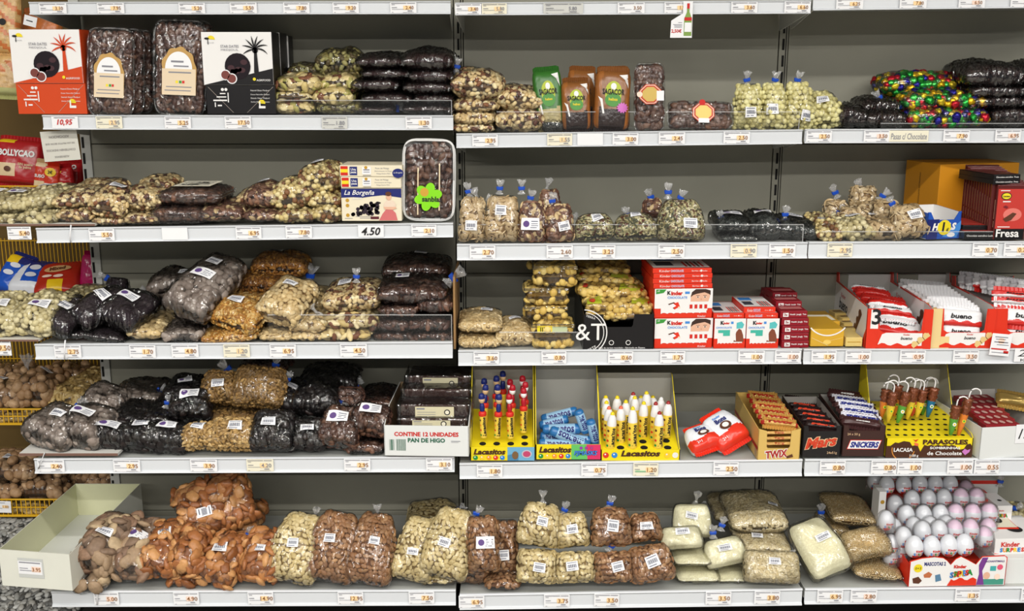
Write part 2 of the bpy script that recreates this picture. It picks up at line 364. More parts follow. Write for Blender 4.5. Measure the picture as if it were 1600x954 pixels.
def neckat(rt, px, py, ang, Y, B, col=BLUE, size=1.0, toward=None):
    m = mpp(px, py, Y)*size; C = Vector(PY(px, py, Y))-B
    ca, sa = math.cos(R(ang)), math.sin(R(ang)); up = Vector((sa, -.15, ca)).normalized(); rt_ = Vector((ca, 0, -sa)); fw = up.cross(rt_)
    V = []; F = []; n = 12
    for i, (h, r) in enumerate([(-9, 6.5), (-5, 3.2), (-1, 1.6), (3, 2.0), (8, 4.4), (13, 5.6)]):
        for k in range(n):
            t = 2*math.pi*k/n; rr = r*m*(1+.35*(k % 2)*(1 if i > 2 else .4))*random.uniform(.8, 1.15)
            V.append(tuple(C+up*(h*m+random.uniform(-1, 1)*m*(i == 5)*2)+rt_*math.cos(t)*rr+fw*math.sin(t)*rr*.6))
        if i:
            for k in range(n): F.append(((i-1)*n+k, (i-1)*n+(k+1) % n, i*n+(k+1) % n, i*n+k))
    mk('gathered_neck', V, F, NECK, rt, smooth=False)
    if col is None: return
    V = []
    bw = 5.6*m; bh = 2.7*m; bt = 2.0*m; tl = R(random.uniform(-15, 15))
    a2 = rt_*math.cos(tl)+up*math.sin(tl); b2 = up*math.cos(tl)-rt_*math.sin(tl)
    for (x, y, z) in boxV(-1, 1, -1, 1, -1, 1): V.append(tuple(C+a2*x*bw*(1.0 if z > 0 else .85)+fw*y*bt+b2*z*bh))
    o = mk('tie', V, BF, col, rt); bb = o.modifiers.new('b', 'BEVEL'); bb.width = .0012; bb.segments = 1
def bagcore(kn, B, w, u, n, a, b, t, where, st, neck, top, bias, group, sharp, Yn, label=None, film=None, dens=1.0, part=True):
    """B: middle of near end (world). w,u,n unit: width, length, outward. a,b half sizes, t half thickness"""
    k = K[kn]; C = B+u*b
    rt = root(k['name'], B, label or ('bag of %s, %s' % (k['desc'], where)), k['cat'], group)
    ph = [random.uniform(0, 6.3) for _ in range(3)]
    nw, nu_, nn, nC = np.array(w), np.array(u), np.array(n), np.array(C)
    def P(uu, vv, side=1, off=0.0, sc=1.0):
        uu = np.clip(np.asarray(uu, float), -1, 1); vv = np.clip(np.asarray(vv, float), -1, 1)
        x, y, th = pil(uu, vv, a*sc, b*sc, t, top, bias, ph, sharp=sharp)
        th = th*side+off*side
        r = nC+np.multiply.outer(x, nw)+np.multiply.outer(y, nu_)+np.multiply.outer(th, nn)
        return r
    nB = np.array(B)
    def sheet(g, h, off, sc, wr=0):
        uu, vv = np.meshgrid(np.linspace(-1, 1, g), np.linspace(-1, 1, h)); uu = np.sign(uu)*np.abs(uu)**.8; vv = np.sign(vv)*np.abs(vv)**.8
        A = P(uu, vv, 1, off, sc).reshape(-1, 3); Bk = P(uu, vv, -1, off, sc).reshape(-1, 3)
        if wr:
            A += np.random.uniform(-wr, wr, (len(A), 1))*nn; Bk += np.random.uniform(-wr, wr, (len(A), 1))*nn
        V = np.concatenate([A, Bk])-nB; F = []; N = g*h
        for j in range(h-1):
            for i in range(g-1):
                q = j*g+i; F.append((q, q+1, q+g+1, q+g)); F.append((N+q, N+q+g, N+q+g+1, N+q+1))
        # close rim
        rim = [i for i in range(g)]+[g*j+g-1 for j in range(1, h)]+[g*(h-1)+i for i in range(g-2, -1, -1)]+[g*j for j in range(h-2, 0, -1)]
        for i in range(len(rim)):
            p, q = rim[i], rim[(i+1) % len(rim)]; F.append((p, N+p, N+q, q))
        return V, F
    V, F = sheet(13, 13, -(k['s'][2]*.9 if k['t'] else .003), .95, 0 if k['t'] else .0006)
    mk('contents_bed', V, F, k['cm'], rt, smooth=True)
    if k['t'] and part:
        sp = k['sp']*math.sqrt(k['s'][0]*k['s'][1])/dens
        pos = []; nor = []
        for side in (1, -1):
            nv = max(2, int((2*b+1.6*t)/sp)); nuu = max(2, int((2*a+1.6*t)/sp)); ga = 1+.9*t/a; gb_ = 1+.9*t/b
            for j in range(nv+1):
                for i in range(nuu+1):
                    uu = (i+.5*(j % 2))/nuu*2-1+random.uniform(-.4, .4)/nuu; vv = j/nv*2-1+random.uniform(-.4, .4)/nv
                    if abs(uu) > 1 or abs(vv) > 1: continue
                    uu = math.copysign(1-(1-abs(uu))**ga, uu)*.992; vv = math.copysign(1-(1-abs(vv))**gb_, vv)*.992
                    p0 = P(uu, vv, side, -k['s'][2]*.35, .97); e = .02
                    d1 = P(min(uu+e, 1), vv, side)-P(max(uu-e, -1), vv, side); d2 = P(uu, min(vv+e, 1), side)-P(uu, max(vv-e, -1), side)
                    nr = np.cross(d1, d2)*side; L = np.linalg.norm(nr)
                    if L < 1e-9: continue
                    nr = nr/L
                    if np.dot(nr, nn)*side < 0: nr = -nr
                    vd = CAMP-p0; vd /= np.linalg.norm(vd)
                    if np.dot(nr, vd) < -.12: continue
                    pos.append(p0); nor.append(nr)
        N = len(pos)
        if N:
            pos = np.array(pos); nor = np.array(nor); ra = np.random.normal(size=(N, 3))
            tg = ra-(ra*nor).sum(1)[:, None]*nor; tg /= np.linalg.norm(tg, axis=1)[:, None]
            pos = pos+nor*(np.random.uniform(-.45, .75 if k['film'] == 'l' else .1, N)*k['s'][2]*(1.3 if k['ind'] and k['t'] == 'wrink' else 1))[:, None]
            nor2 = nor+np.random.normal(size=(N, 3))*k['jit']; nor2 -= (nor2*tg).sum(1)[:, None]*tg; nor2 /= np.linalg.norm(nor2, axis=1)[:, None]
            bt = np.cross(nor2, tg); sc = np.random.uniform(.82, 1.15, N)
            if k['ind']:
                for i in range(N):
                    s_ = sc[i]; M = Matrix([[tg[i][r]*s_, bt[i][r]*s_, nor2[i][r]*s_, pos[i][r]-nB[r]] for r in range(3)]+[[0, 0, 0, 1]])
                    ob(k['ind'], k['me'], rt, M=M)
            else:
                T = k['V']; Rm = np.stack([tg, bt, nor2], axis=2)*sc[:, None, None]
                VV = np.einsum('nij,vj->nvi', Rm, T)+(pos-nB)[:, None, :]
                FF = (k['F'][None]+(np.arange(N)*len(T))[:, None, None]).reshape(-1, 3)
                mk('contents', VV.reshape(-1, 3), FF, k['mat'], rt, smooth=True, rnd=np.repeat(np.random.uniform(0, 1, N), len(T)), stuff=True)
    fo = .0035+.4*k['s'][2] if k['t'] else .0015
    gg = 31 if k['film'] == 'd' else 21
    V, F = sheet(gg, gg, fo+(.001 if k['film'] == 'd' else 0), 1.03, .0042 if k['film'] == 'd' else .0022)
    mk('film', V, F, film or (FILMD if k['film'] == 'd' else FILM), rt, smooth=True)
    stickers(rt, P, fo+(.004 if k['film'] == 'd' else .001), st, B, a, b)
    for q in neck:
        c = q[3] if len(q) > 3 else BLUE
        neckat(rt, q[0], q[1], q[2], Yn, B, c, q[4] if len(q) > 4 else 1.0)
    global LAST
    LAST = (nB, nC, nw, nu_, nn, a, b, t, P)
    return rt
def bag(kn, xb, yb, xt, yt, wpx, Y, where, lean=15, T=.035, st=(), neck=(), top=.85, bias=.2, group=None, sharp=.38, label=None, dens=1.0, film=None):
    """standing or sloping bag: near end at pixel (xb,yb) at depth Y, far end at pixel (xt,yt), leaning back by lean degrees"""
    B0 = PY(xb, yb, Y); al = lean
    for _ in range(40):
        n = Vector((0, -math.cos(R(al)), math.sin(R(al)))); B = B0+Vector((0, 0, T*math.sin(R(al))*.8)); Tp = PPL(xt, yt, B, n)
        lim = YB-.02-T*math.cos(R(al))*.5
        if Tp.y <= max(lim, B.y+.02) and (Tp-B).length < 1.0: break
        al -= 2.5
    d = Tp-B; L = d.length; u = d.normalized(); w = u.cross(n).normalized()
    n = w.cross(u)
    a = wpx*mpp(xb, yb, Y+.1*math.sin(R(al)))/2
    return bagcore(kn, B, w, u, n, a, L/2, T, where, st, neck, top, bias, group, sharp, B.y+u.y*L, label, film, dens)
def flat(kn, x0, x1, yt, yb, Y, where, D=.16, roll=0, st=(), neck=(), group=None, label=None, tilt=4, dens=1.0, top=1.0, film=None, tk=1.0, sharp=.42):
    """bag lying flat, seen from its near long edge; pixel box x0..x1, yt..yb"""
    xc = (x0+x1)/2; m = mpp(xc, yb, Y); H = (yb-yt)*m
    phi = math.atan2(CZ-PY(xc, yb, Y).z, Y); t = max(H-D*math.sin(phi)*.55, H*.55)/2*1.12*tk
    lim = YB-.01 if Y < YB else YB+.42
    if Y+D > lim: D = lim-Y
    zb = PY(xc, yb, Y+.01).z
    u = Vector((0, math.cos(R(tilt)), math.sin(R(tilt)))); n = Vector((0, -math.sin(R(tilt)), math.cos(R(tilt))))
    w = Vector((math.cos(R(roll)), 0, -math.sin(R(roll)))); u = (u-w*u.dot(w)).normalized(); n = w.cross(u)
    B = Vector((PY(xc, yb, Y+D*.25).x, Y, zb+t*.95))
    return bagcore(kn, B, w, u, n, (x1-x0)*m/2*1.02, D/2, t, where, st, neck, top, 0, group, sharp, Y+D*.3, label, film, dens)
# ------------------------------------------------------------ the room and the gondola back
PANEL = mat('panel_grey', (142, 140, 127), .55, .3, var=.04, scale=6)
STEEL = mat('shelf_white', (214, 217, 221), .35, .5)
DECK = mat('shelf_deck', (178, 180, 176), .45, .4, var=.04, scale=9)
DARK = mat('slot_dark', (18, 17, 16), .8)
UPR = mat('upright_grey', (188, 188, 182), .45, .4)
FLOOR = mat('floor_tile', (150, 146, 138), .4, .4, var=.1, scale=3)
TANB = mat('tan_board', (96, 76, 38), .7, var=.1, scale=4)
YW = mat('yellow_wire', (226, 176, 30), .4, .5)
def st(o): o['kind'] = 'structure'; return o
fl = st(slab('floor', None, (-4, 4), (-5, 4.3), (-.02, 0), FLOOR))
st(slab('ceiling', None, (-4, 4), (-5, 4.3), (3.45, 3.5), mat('ceiling_white', (225, 225, 220), .8)))
st(slab('wall_left', None, (-3.05, -3.0), (3.3, 4.3), (0, 3.45), mat('wall_tan', (140, 120, 80), .8)))
wb = st(slab('wall_back', None, (-3.0, 4), (4.2, 4.3), (0, 3.45), TANB))
XP = [PY(150, 400, YB).x, PY(720, 400, YB).x, PY(1206, 400, YB).x, PY(1206, 400, YB).x+1.0]
gb = bpy.data.objects.new('wall_center', None); COL.objects.link(gb); gb['kind'] = 'structure'
seams = [PY(800, y, YB).z for y in (225, 427, 615, 797)]
pit = (seams[0]-seams[3])/3
zs = [seams[3]-pit, seams[3], seams[2], seams[1], seams[0], seams[0]+pit, seams[0]+2*pit]
for bx in range(3):
    for k in range(6):
        o = slab('panel', gb, (XP[bx]+.016, XP[bx+1]-.016), (YB, YB+.02), (zs[k]+.0012, zs[k+1]-.0012), PANEL, .0015)
slab('backing', gb, (XP[0], XP[3]), (YB+.012, YB+.03), (zs[0], zs[6]), DARK)
for i, x in enumerate(XP):
    u = slab('upright', gb, (x-(.015 if i == 0 else .013), x+(.015 if i == 0 else .013)), (YB-.006 if i == 0 else YB-.001, YB+.03), (0, zs[6]), UPR if i == 0 else PANEL)
    sl = []
    z = .1
    while z < zs[6]-.05:
        sl.append((x-.004 if i else x-.011, x+.003 if i else x-.004, YB-.0075 if i == 0 else YB-.002, YB-.0005, z, z+.034)); z += .05
        if i: sl.append((x+.006, x+.009, YB-.002, YB-.0005, z-.05, z))
    joinb('slots', u, sl, DARK, stuff=True)
# ------------------------------------------------------------ shelves
LIPS = {  # bay, level: (xl, top y, bottom y, xr, top y, bottom y)
 ('L', 0): (45, 3, 23, 704, 1.5, 22), ('L', 1): (66, 179.5, 202, 708, 180, 203), ('L', 2): (56, 356, 379, 708, 348, 370),
 ('L', 3): (54, 537, 560.5, 707, 533.5, 558.5), ('L', 4): (53, 716, 738.5, 710, 713, 736), ('L', 5): (80, 923, 946.5, 712, 921, 944),
 ('M', 0): (711, 4, 24, 1267, 0, 21.3), ('M', 1): (713, 208.5, 231, 1254, 202, 224.5), ('M', 2): (714, 381, 406, 1262, 378, 403),
 ('M', 3): (716, 547, 570.5, 1253, 544.5, 567.5), ('M', 4): (718, 723.5, 747, 1254, 717, 742.5), ('M', 5): (718, 928, 951, 1254, 919, 944),
 ('R', 0): (1271, -3, 16.5, 1650, -8, 12), ('R', 1): (1258, 201.5, 223.4, 1680, 200.5, 222.4), ('R', 2): (1264, 377.5, 403, 1680, 376.5, 402),
 ('R', 3): (1256, 545, 568, 1680, 544, 567), ('R', 4): (1258, 717, 742.5, 1680, 715, 741), ('R', 5): (1258, 919, 942.5, 1680, 916, 939)}
BAYN = {'L': 'left', 'M': 'middle', 'R': 'right'}; ORD = ['topmost', 'second', 'third', 'fourth', 'fifth', 'lowest']
XB = {'L': (XP[0], XP[1]), 'M': (XP[1], XP[2]), 'R': (XP[2], XP[3])}
def lip(bay, i, px, f=0.0):
    xl, t0, b0, xr, t1, b1 = LIPS[(bay, i)]; q = (px-xl)/(xr-xl)
    return t0+(t1-t0)*q+f*((b0-t0)+((b1-t1)-(b0-t0))*q)
def zdeck(bay, i, px):
    return PY(px, lip(bay, i, px), YF[i]).z-.0035
FR = {}
for (bay, i), (xl, t0, b0, xr, t1, b1) in LIPS.items():
    Y = YF[i]
    A, Bq, Cq, Dq = PY(xl, t0, Y), PY(xr, t1, Y), PY(xl, b0, Y), PY(xr, b1, Y)
    s = root('shelf', (A.x, Y, A.z), 'white steel shelf, %s of the %s bay, with its price rail' % (ORD[i], BAYN[bay]), 'shelf')
    O = Vector(s.location)
    x0, x1 = XB[bay][0]+.017, XB[bay][1]-.017
    # deck
    V = []
    for (x, y, z) in ((A.x, Y+.002, A.z-.0035), (Bq.x, Y+.002, Bq.z-.0035), (x1, YB-.008, Bq.z-.0035), (x0, YB-.008, A.z-.0035)):
        V.append(tuple(Vector((x, y, z))-O))
    V += [(a, b, c-.022) for a, b, c in V]
    mk('deck', V, [(0, 1, 2, 3), (7, 6, 5, 4), (0, 4, 5, 1), (1, 5, 6, 2), (2, 6, 7, 3), (3, 7, 4, 0)], DECK, s)
    # price rail: profile in y,z
    h0 = A.z-Cq.z; h1 = Bq.z-Dq.z
    prof = [(.006, .0), (-.001, .0), (-.0035, -.06), (-.0012, -.12), (.0012, -.17), (.001, -.84), (-.003, -.90), (-.005, -1.0), (.001, -1.0), (.004, -.9), (.005, -.1)]
    V = []
    for (E, h) in ((A, h0), (Bq, h1)):
        for (y, z) in prof: V.append((E.x-O.x, y, E.z+z*h-O.z))
    n = len(prof)
    F = [(k, k+n, (k+1) % n+n, (k+1) % n) for k in range(n)]+[tuple(range(n)), tuple(range(2*n-1, n-1, -1))]
    mk('price_rail', V, F, STEEL, s)
    for (E, xb_, sg, bb) in ((A, x0, 1, Cq), (Bq, x1, -1, Dq)):
        # bracket: tapered plate under deck end, front low, deeper at back
        V = []
        for dx in (0, .003*sg):
            for (q, z) in ((.02, -.006), (.02, -.034), (.80, -.070), (.96, -.075), (.96, -.006)):
                V.append((E.x+(xb_-E.x)*q+dx-O.x, (YB-Y)*q, E.z+z-O.z))
        mk('bracket', V, [(0, 1, 2, 3, 4), (9, 8, 7, 6, 5)]+[(k, (k+1) % 5, (k+1) % 5+5, k+5) for k in range(5)], UPR, s)
    FR[(bay, i)] = s
# ------------------------------------------------------------ price tags
TAGN = {}
def ptag(bay, i, x0, x1, price, style='w', outer=None):
    """style w white, c cream, g grey, p plain, r red handwritten, k black handwritten, s salmon, n green, b blank"""
    Y = YF[i]-.004
    y0 = lip(bay, i, (x0+x1)/2, .10) if outer is None else outer[0]; y1 = lip(bay, i, (x0+x1)/2, .93) if outer is None else outer[1]
    P0 = PY(x0, y1, Y); P1 = PY(x1, y1, Y); P2 = PY(x0, y0, Y); w = P1.x-P0.x; h = P2.z-P0.z
    TAGN[(bay, i)] = TAGN.get((bay, i), 0)+1; n = TAGN[(bay, i)]
    where = '%s from the left on %s shelf edge, %s bay' % (['first', 'second', 'third', 'fourth', 'fifth', 'sixth', 'seventh', 'eighth', 'ninth'][n-1], ORD[i], BAYN[bay])
    if outer: where = 'hanging on the board beyond the left end of the %s shelf' % ORD[i]
    d = {'b': 'blank white card', 'r': 'red handwritten price', 'k': 'black handwritten price'}.get(style, '')
    lb = (d+' ' if d else '')+(price+', ' if price else '')+where
    r_ = root('price_tag', (P0.x, Y, P0.z), lb, 'price tag', 'price tags on the shelf edges')
    tilt = random.uniform(-.6, .6)
    r_.rotation_euler = (0, R(tilt), 0)
    cm = {'c': CREAM, 'g': GREYP, 'n': CREAM}.get(style, WHITE)
    V = []; F = []
    for k in range(4):
        t = k/3; yy = -.0015*math.sin(t*2.6)-(.003 if style != 'g' else 0)*(t-.6)**2
        V += [(w*t, yy, 0), (w*t, yy, h)]
        if k: F.append((2*k-2, 2*k, 2*k+1, 2*k-1))
    mk('card', V, F, cm, r_)
    f = Face(r_, (0, -.0022, 0), (1, 0, 0), (0, 0, 1), w, h)
    if style == 'b': return r_
    if style in 'rk':
        f.text(price, .5, .5, INKR if style == 'r' else INK, w=.74 if style == 'k' else .6, l=2, bold=.02, shear=.25); 
        if style == 'r': lines_on(f, [(.1, .9, .9, .05)], INKG, 2)
        return r_
    hl = {'w': ORNG, 'c': ORNG, 's': SALM, 'n': ORNG}.get(style)
    if hl: f.rect(.50, .30, .78, .68, hl, 1, 'highlight')
    if style == 'n': f.rect(.08, .30, .5, .42, mat('ink_green', (150, 215, 150)), 1, 'highlight')
    lines_on(f, [(.04, .62, .90, .05), (.65, .95, .90, .05), (.06, .18, .78, .04), (.06, .26, .52, .05), (.06, .52, .36, .03), (.66, .84, .20, .07), (.06, .12, .08, .03), (.48, .9, .07, .025)], INKG, 2)
    f.text(price, .74, .50, INKG if style in 'cg' else PRICE, h=.33, l=3, bold=.012, name='price')
    return r_
for a in [('L', 0, 62, 105, '3.10'), ('L', 0, 153, 195, '7.95'), ('L', 0, 280, 321, '5.20'), ('L', 0, 360, 402, '5.50'), ('L', 0, 443, 484, '7.80'), ('L', 0, 520, 561, '9.20'), ('L', 0, 610, 651, '2.40'),
 ('M', 0, 711, 752, '3.40'), ('M', 0, 753, 792, '5.80', 'c'), ('M', 0, 849, 911, '5.80', 'g'), ('M', 0, 965, 1007, '3.50', 'p'), ('M', 0, 1038, 1078, '1.95'), ('M', 0, 1142, 1183, '3.60'), ('M', 0, 1225, 1266, '6.60'),
 ('R', 0, 1306, 1348, '6.25'), ('R', 0, 1405, 1447, '7.80'), ('R', 0, 1497, 1538, '6.50', 's'), ('R', 0, 1578, 1620, '8.20', 's'),
 ('L', 1, 82, 123, '10,95', 'r'), ('L', 1, 151, 192, '2.95', 'c'), ('L', 1, 258, 299, '5.25'), ('L', 1, 352, 393, '17.50'), ('L', 1, 503, 543, '1.80', 'g'), ('L', 1, 634, 675, '1.30'),
 ('M', 1, 738, 778, '2.95'), ('M', 1, 855, 894, '1.55', 'c'), ('M', 1, 902, 942, '', 'b'), ('M', 1, 957, 997, '3.00'), ('M', 1, 1029, 1070, '2.45'), ('M', 1, 1130, 1171, '2.50'),
 ('R', 1, 1259, 1299, '2.50'), ('R', 1, 1349, 1389, '3.50', 's'), ('R', 1, 1473, 1514, '7.90'), ('R', 1, 1554, 1594, '6.95', 's'),
 ('L', 2, 140, 180, '5.50'), ('L', 2, 254, 294, '', 'b'), ('L', 2, 369, 409, '6.95'), ('L', 2, 447, 488, '7.80'), ('L', 2, 560, 600, '4.50', 'k'), ('L', 2, 643, 682, '2.10'),
 ('M', 2, 734, 774, '2.70'), ('M', 2, 854, 895, '2.60', 'p'), ('M', 2, 921, 961, '3.25'), ('M', 2, 1028, 1069, '2.50'), ('M', 2, 1141, 1182, '0.90', 'c'), ('M', 2, 1201, 1242, '1.50'),
 ('R', 2, 1292, 1331, '2.95', 'c'), ('R', 2, 1518, 1558, '0.70'), ('R', 2, 1567, 1608, '0.70'),
 ('L', 3, 86, 128, '2.75'), ('L', 3, 203, 244, '1.70'), ('L', 3, 269, 311, '4.80'), ('L', 3, 350, 391, '1.20', 'c'), ('L', 3, 422, 463, '6.95'), ('L', 3, 532, 574, '4.50'),
 ('M', 3, 740, 780, '3.60'), ('M', 3, 846, 885, '0.80'), ('M', 3, 950, 989, '0.60'), ('M', 3, 1031, 1070, '1.75'), ('M', 3, 1153, 1194, '1.00'), ('M', 3, 1210, 1250, '1.00', 's'),
 ('R', 3, 1267, 1306, '1.95'), ('R', 3, 1320, 1360, '1.00', 's'), ('R', 3, 1405, 1445, '0.95', 's'), ('R', 3, 1488, 1528, '3.50', 's'),
 ('L', 4, 60, 102, '2.40'), ('L', 4, 178, 220, '2.95'), ('L', 4, 298, 340, '3.90'), ('L', 4, 386, 428, '4.20', 'c'), ('L', 4, 538, 579, '2.95'), ('L', 4, 666, 707, '3.10'),
 ('M', 4, 745, 785, '1.80'), ('M', 4, 908, 948, '0.75'), ('M', 4, 989, 1028, '1.20', 'n'), ('M', 4, 1114, 1153, '2.50'),
 ('R', 4, 1280, 1320, '0.80'), ('R', 4, 1360, 1400, '0.80'), ('R', 4, 1401, 1440, '1.00'), ('R', 4, 1479, 1519, '1.00', 's'), ('R', 4, 1521, 1560, '0.55', 's'),
 ('L', 5, 148, 187, '5.00', 's'), ('L', 5, 272, 312, '4.90', 's'), ('L', 5, 388, 428, '14.90'), ('L', 5, 528, 568, '12.95'), ('L', 5, 639, 679, '7.50'),
 ('M', 5, 717, 757, '6.95'), ('M', 5, 850, 890, '3.75'), ('M', 5, 928, 967, '3.50'), ('M', 5, 1102, 1142, '3.50'), ('M', 5, 1178, 1218, '3.80'),
 ('R', 5, 1276, 1316, '6.95'), ('R', 5, 1328, 1369, '2.80', 's'), ('R', 5, 1491, 1530, '1.35'), ('R', 5, 1594, 1634, '1.35')]:
    ptag(*a)
ptag('L', 2, 13, 50, '5.40', 'w', (354, 374)); ptag('L', 3, -18, 19, '9.50', 'w', (531, 555))
def card(name, x0, y0, x1, y1, Y, m, label, cat, rot=0):
    P0 = PY(x0, y1, Y); w = PY(x1, y1, Y).x-P0.x; h = PY(x0, y0, Y).z-P0.z
    r_ = root(name, (P0.x, Y, P0.z), label, cat); r_.rotation_euler = (0, R(rot), 0)
    slab('card', r_, (0, w), (0, .0006), (0, h), m)
    return r_, Face(r_, (0, -.0003, 0), (1, 0, 0), (0, 0, 1), w, h)
r_, f = card('shelf_sign', 1389, lip('R', 1, 1400, .12), 1450, lip('R', 1, 1400, .92), YF[1]-.006, CREAM, 'cream strip lettered Pasas c/ Chocolate on the right bay rail', 'sign')
f.text('Pasas c/ Chocolate', .5, .48, INKG, w=.92, h=.55, l=1, bold=.01, shear=.1)
r_, f = card('price_card', 1584, lip('R', 3, 1600, .0), 1650, lip('R', 3, 1600, .9), YF[3]-.008, WHITE, 'white card with a handwritten 2, at right end of fourth shelf', 'price tag')
f.text('2,50', .42, .62, INK, w=.7, h=.6, l=1, shear=.2); f.text('Kinder', .45, .14, INK, w=.6, h=.2, l=1)
# wine bottle hang sign
Y = YF[0]-.012; P0 = PY(1047, 59, Y); m = mpp(1060, 30, Y)
r_ = root('hanging_sign', P0, 'white price pendant with a wine bottle picture and 2,50 hanging from top rail', 'sign')
def HS(x, y): return ((x-1047)*m, (59-y)*m)
prism('card', r_, [HS(1047, 59), HS(1081, 59), HS(1081, 4), HS(1066, 4), HS(1066, 22), HS(1048, 33)], 0, .0007, WHITE)
f = Face(r_, (0, -.0003, 0), (1, 0, 0), (0, 0, 1), m, m)
def hp(l): return [(x-1047, 59-y) for x, y in l]
f.poly(hp([(1068, 56), (1080, 56), (1080, 30), (1076, 20), (1076, 7), (1072, 7), (1072, 20), (1068, 30)]), mat('bottle_green', (130, 160, 80)), 1, 'printed_bottle')
f.poly(hp([(1069, 50), (1079.5, 50), (1079.5, 36), (1069, 36)]), WHITE, 2, 'printed_label'); f.poly(hp([(1068.5, 33), (1080, 33), (1080, 28), (1068.5, 28)]), INKR, 2, 'printed_band'); f.poly(hp([(1072, 15), (1076, 15), (1076, 7), (1072, 7)]), INKR, 2, 'printed_cap')
f.text('2,50€', 9.5, 10, INKR, w=16, l=1, bold=.03); lines_on(f, [(4, 18, 20, .8), (6, 18, 18, .8), (6, 18, 16, .8), (12, 18, 23, .8)], INKG, 1)
# receipt card stuck on fourth shelf right
r_, f = card('discount_card', 1545, 520, 1576, 554, YF[3]-.014, WHITE, 'crumpled white flyer with red print hanging over fourth shelf edge', 'paper', 5)
lines_on(f, [(.15, .8, .85, .04), (.2, .7, .75, .03), (.15, .85, .62, .05), (.3, .9, .5, .03), (.1, .9, .14, .03)], INKG, 1); lines_on(f, [(.05, .85, .3, .06), (.7, .95, .18, .12)], INKR, 1)
f.disc(.5, .68, .16, SALM, 1)
# acrylic guards
def guard(bay, i, x0, x1, yt, label, dy=.012):
    Y = YF[i]+dy; P0 = PY(x0, yt, Y); P1 = PY(x1, yt, Y); zb = zdeck(bay, i, x0)
    r_ = root('shelf_guard', (P0.x, Y, zb), label, 'shelf guard'); h = P0.z-zb; w = P1.x-P0.x; dz = P1.z-P0.z
    slab('guard_panel', r_, (0, w), (-.0012, .0012), (0, h-.002), ACR)
    joinb('guard_edge', r_, [(0, w, -.0014, .0014, h-.0022, h), (w-.002, w, -.0014, .0014, 0, h)], ACRE)
guard('L', 1, 432, 706, 156, 'clear low guard in front of raisin packs, left second shelf')
guard('M', 1, 776, 1250, 174, 'clear low guard in front of brown fava packets, middle second shelf')
guard('R', 1, 1376, 1640, 192, 'clear low guard in front of foil chocolates, right second shelf')
guard('M', 2, 717, 1256, 350, 'clear low guard in front of tied seed bags, middle third shelf')
guard('R', 2, 1285, 1640, 361, 'clear low guard in front of pumpkin seed bags, right third shelf')
guard('L', 3, 418, 706, 491, 'clear low guard in front of cashew bags, left fourth shelf')
guard('M', 3, 780, 912, 518, 'clear low guard beside the round biscuit tubs, middle fourth shelf')
# hidden shelf below: base plinth with dark goods
pl = slab('trim_1', None, (XP[0], XP[3]), (2.86, YB), (0, zdeck('M', 5, 900)-.16), mat('plinth', (40, 38, 36), .8)); st(pl)
# side end panel (cardboard strip between left and middle, fourth shelf)
P0 = PY(709, 545, 2.99); P1 = PY(727, 434, 3.05)
r_ = root('cardboard_divider', P0, 'brown cardboard strip standing between date bags and cashews', 'cardboard')
mk('sheet', boxV(0, .006, 0, .25, 0, .215), BF, mat('card_brown', (150, 116, 74), .8, var=.1), r_)
# ------------------------------------------------------------ boards bridging beyond the left end
def board(x0, x1, y, Yf, D, label, th=.006, m=None):
    A = PY(x0, y, Yf); Bq = PY(x1, y, Yf); r_ = root('board', A, label, 'board')
    slab('board_sheet', r_, (0, Bq.x-A.x), (0, D), (-th, 0), m or mat('board_white', (214, 212, 206), .6))
    slab('board_edge', r_, (0, Bq.x-A.x), (-.001, 0), (-th, -.0005), mat('board_edge', (120, 90, 78), .8))
    return r_
board(-60, 148, 349.5, YF[2]-.004, .38, 'white board under nut bags past the third shelf left end')
board(-60, 60, 530, YF[3]-.01, .38, 'white board under pale nut bags past fourth shelf left end')
board(30, 184, 707.5, YF[4]-.006, .42, 'white board with reddish edge under grey dried plums, fifth shelf', .008)
for (x, y0, y1, Yq, lb) in ((110, 351, 378, YF[2]-.006, 'third'), (101, 531, 561, YF[3]-.014, 'fourth'), (66, 707, 732, YF[4]-.010, 'fifth'), (152, 915, 944, YF[5]-.008, 'lowest')):
    A = PY(x+(1 if lb != 'fifth' else 4), y0, Yq); Bq = PY(x-(0 if lb != 'fifth' else 6), y1, Yq)
    v, f_ = tubeV([A-A, (Bq-A)*.5+Vector((0, -.004, 0)), Bq-A], .0022, 6)
    tagit(mk('cable_tie', v, f_, WHITE, None, smooth=True, loc=A), 'thin white cable tie hanging over the %s shelf edge at left' % lb, 'cable tie')
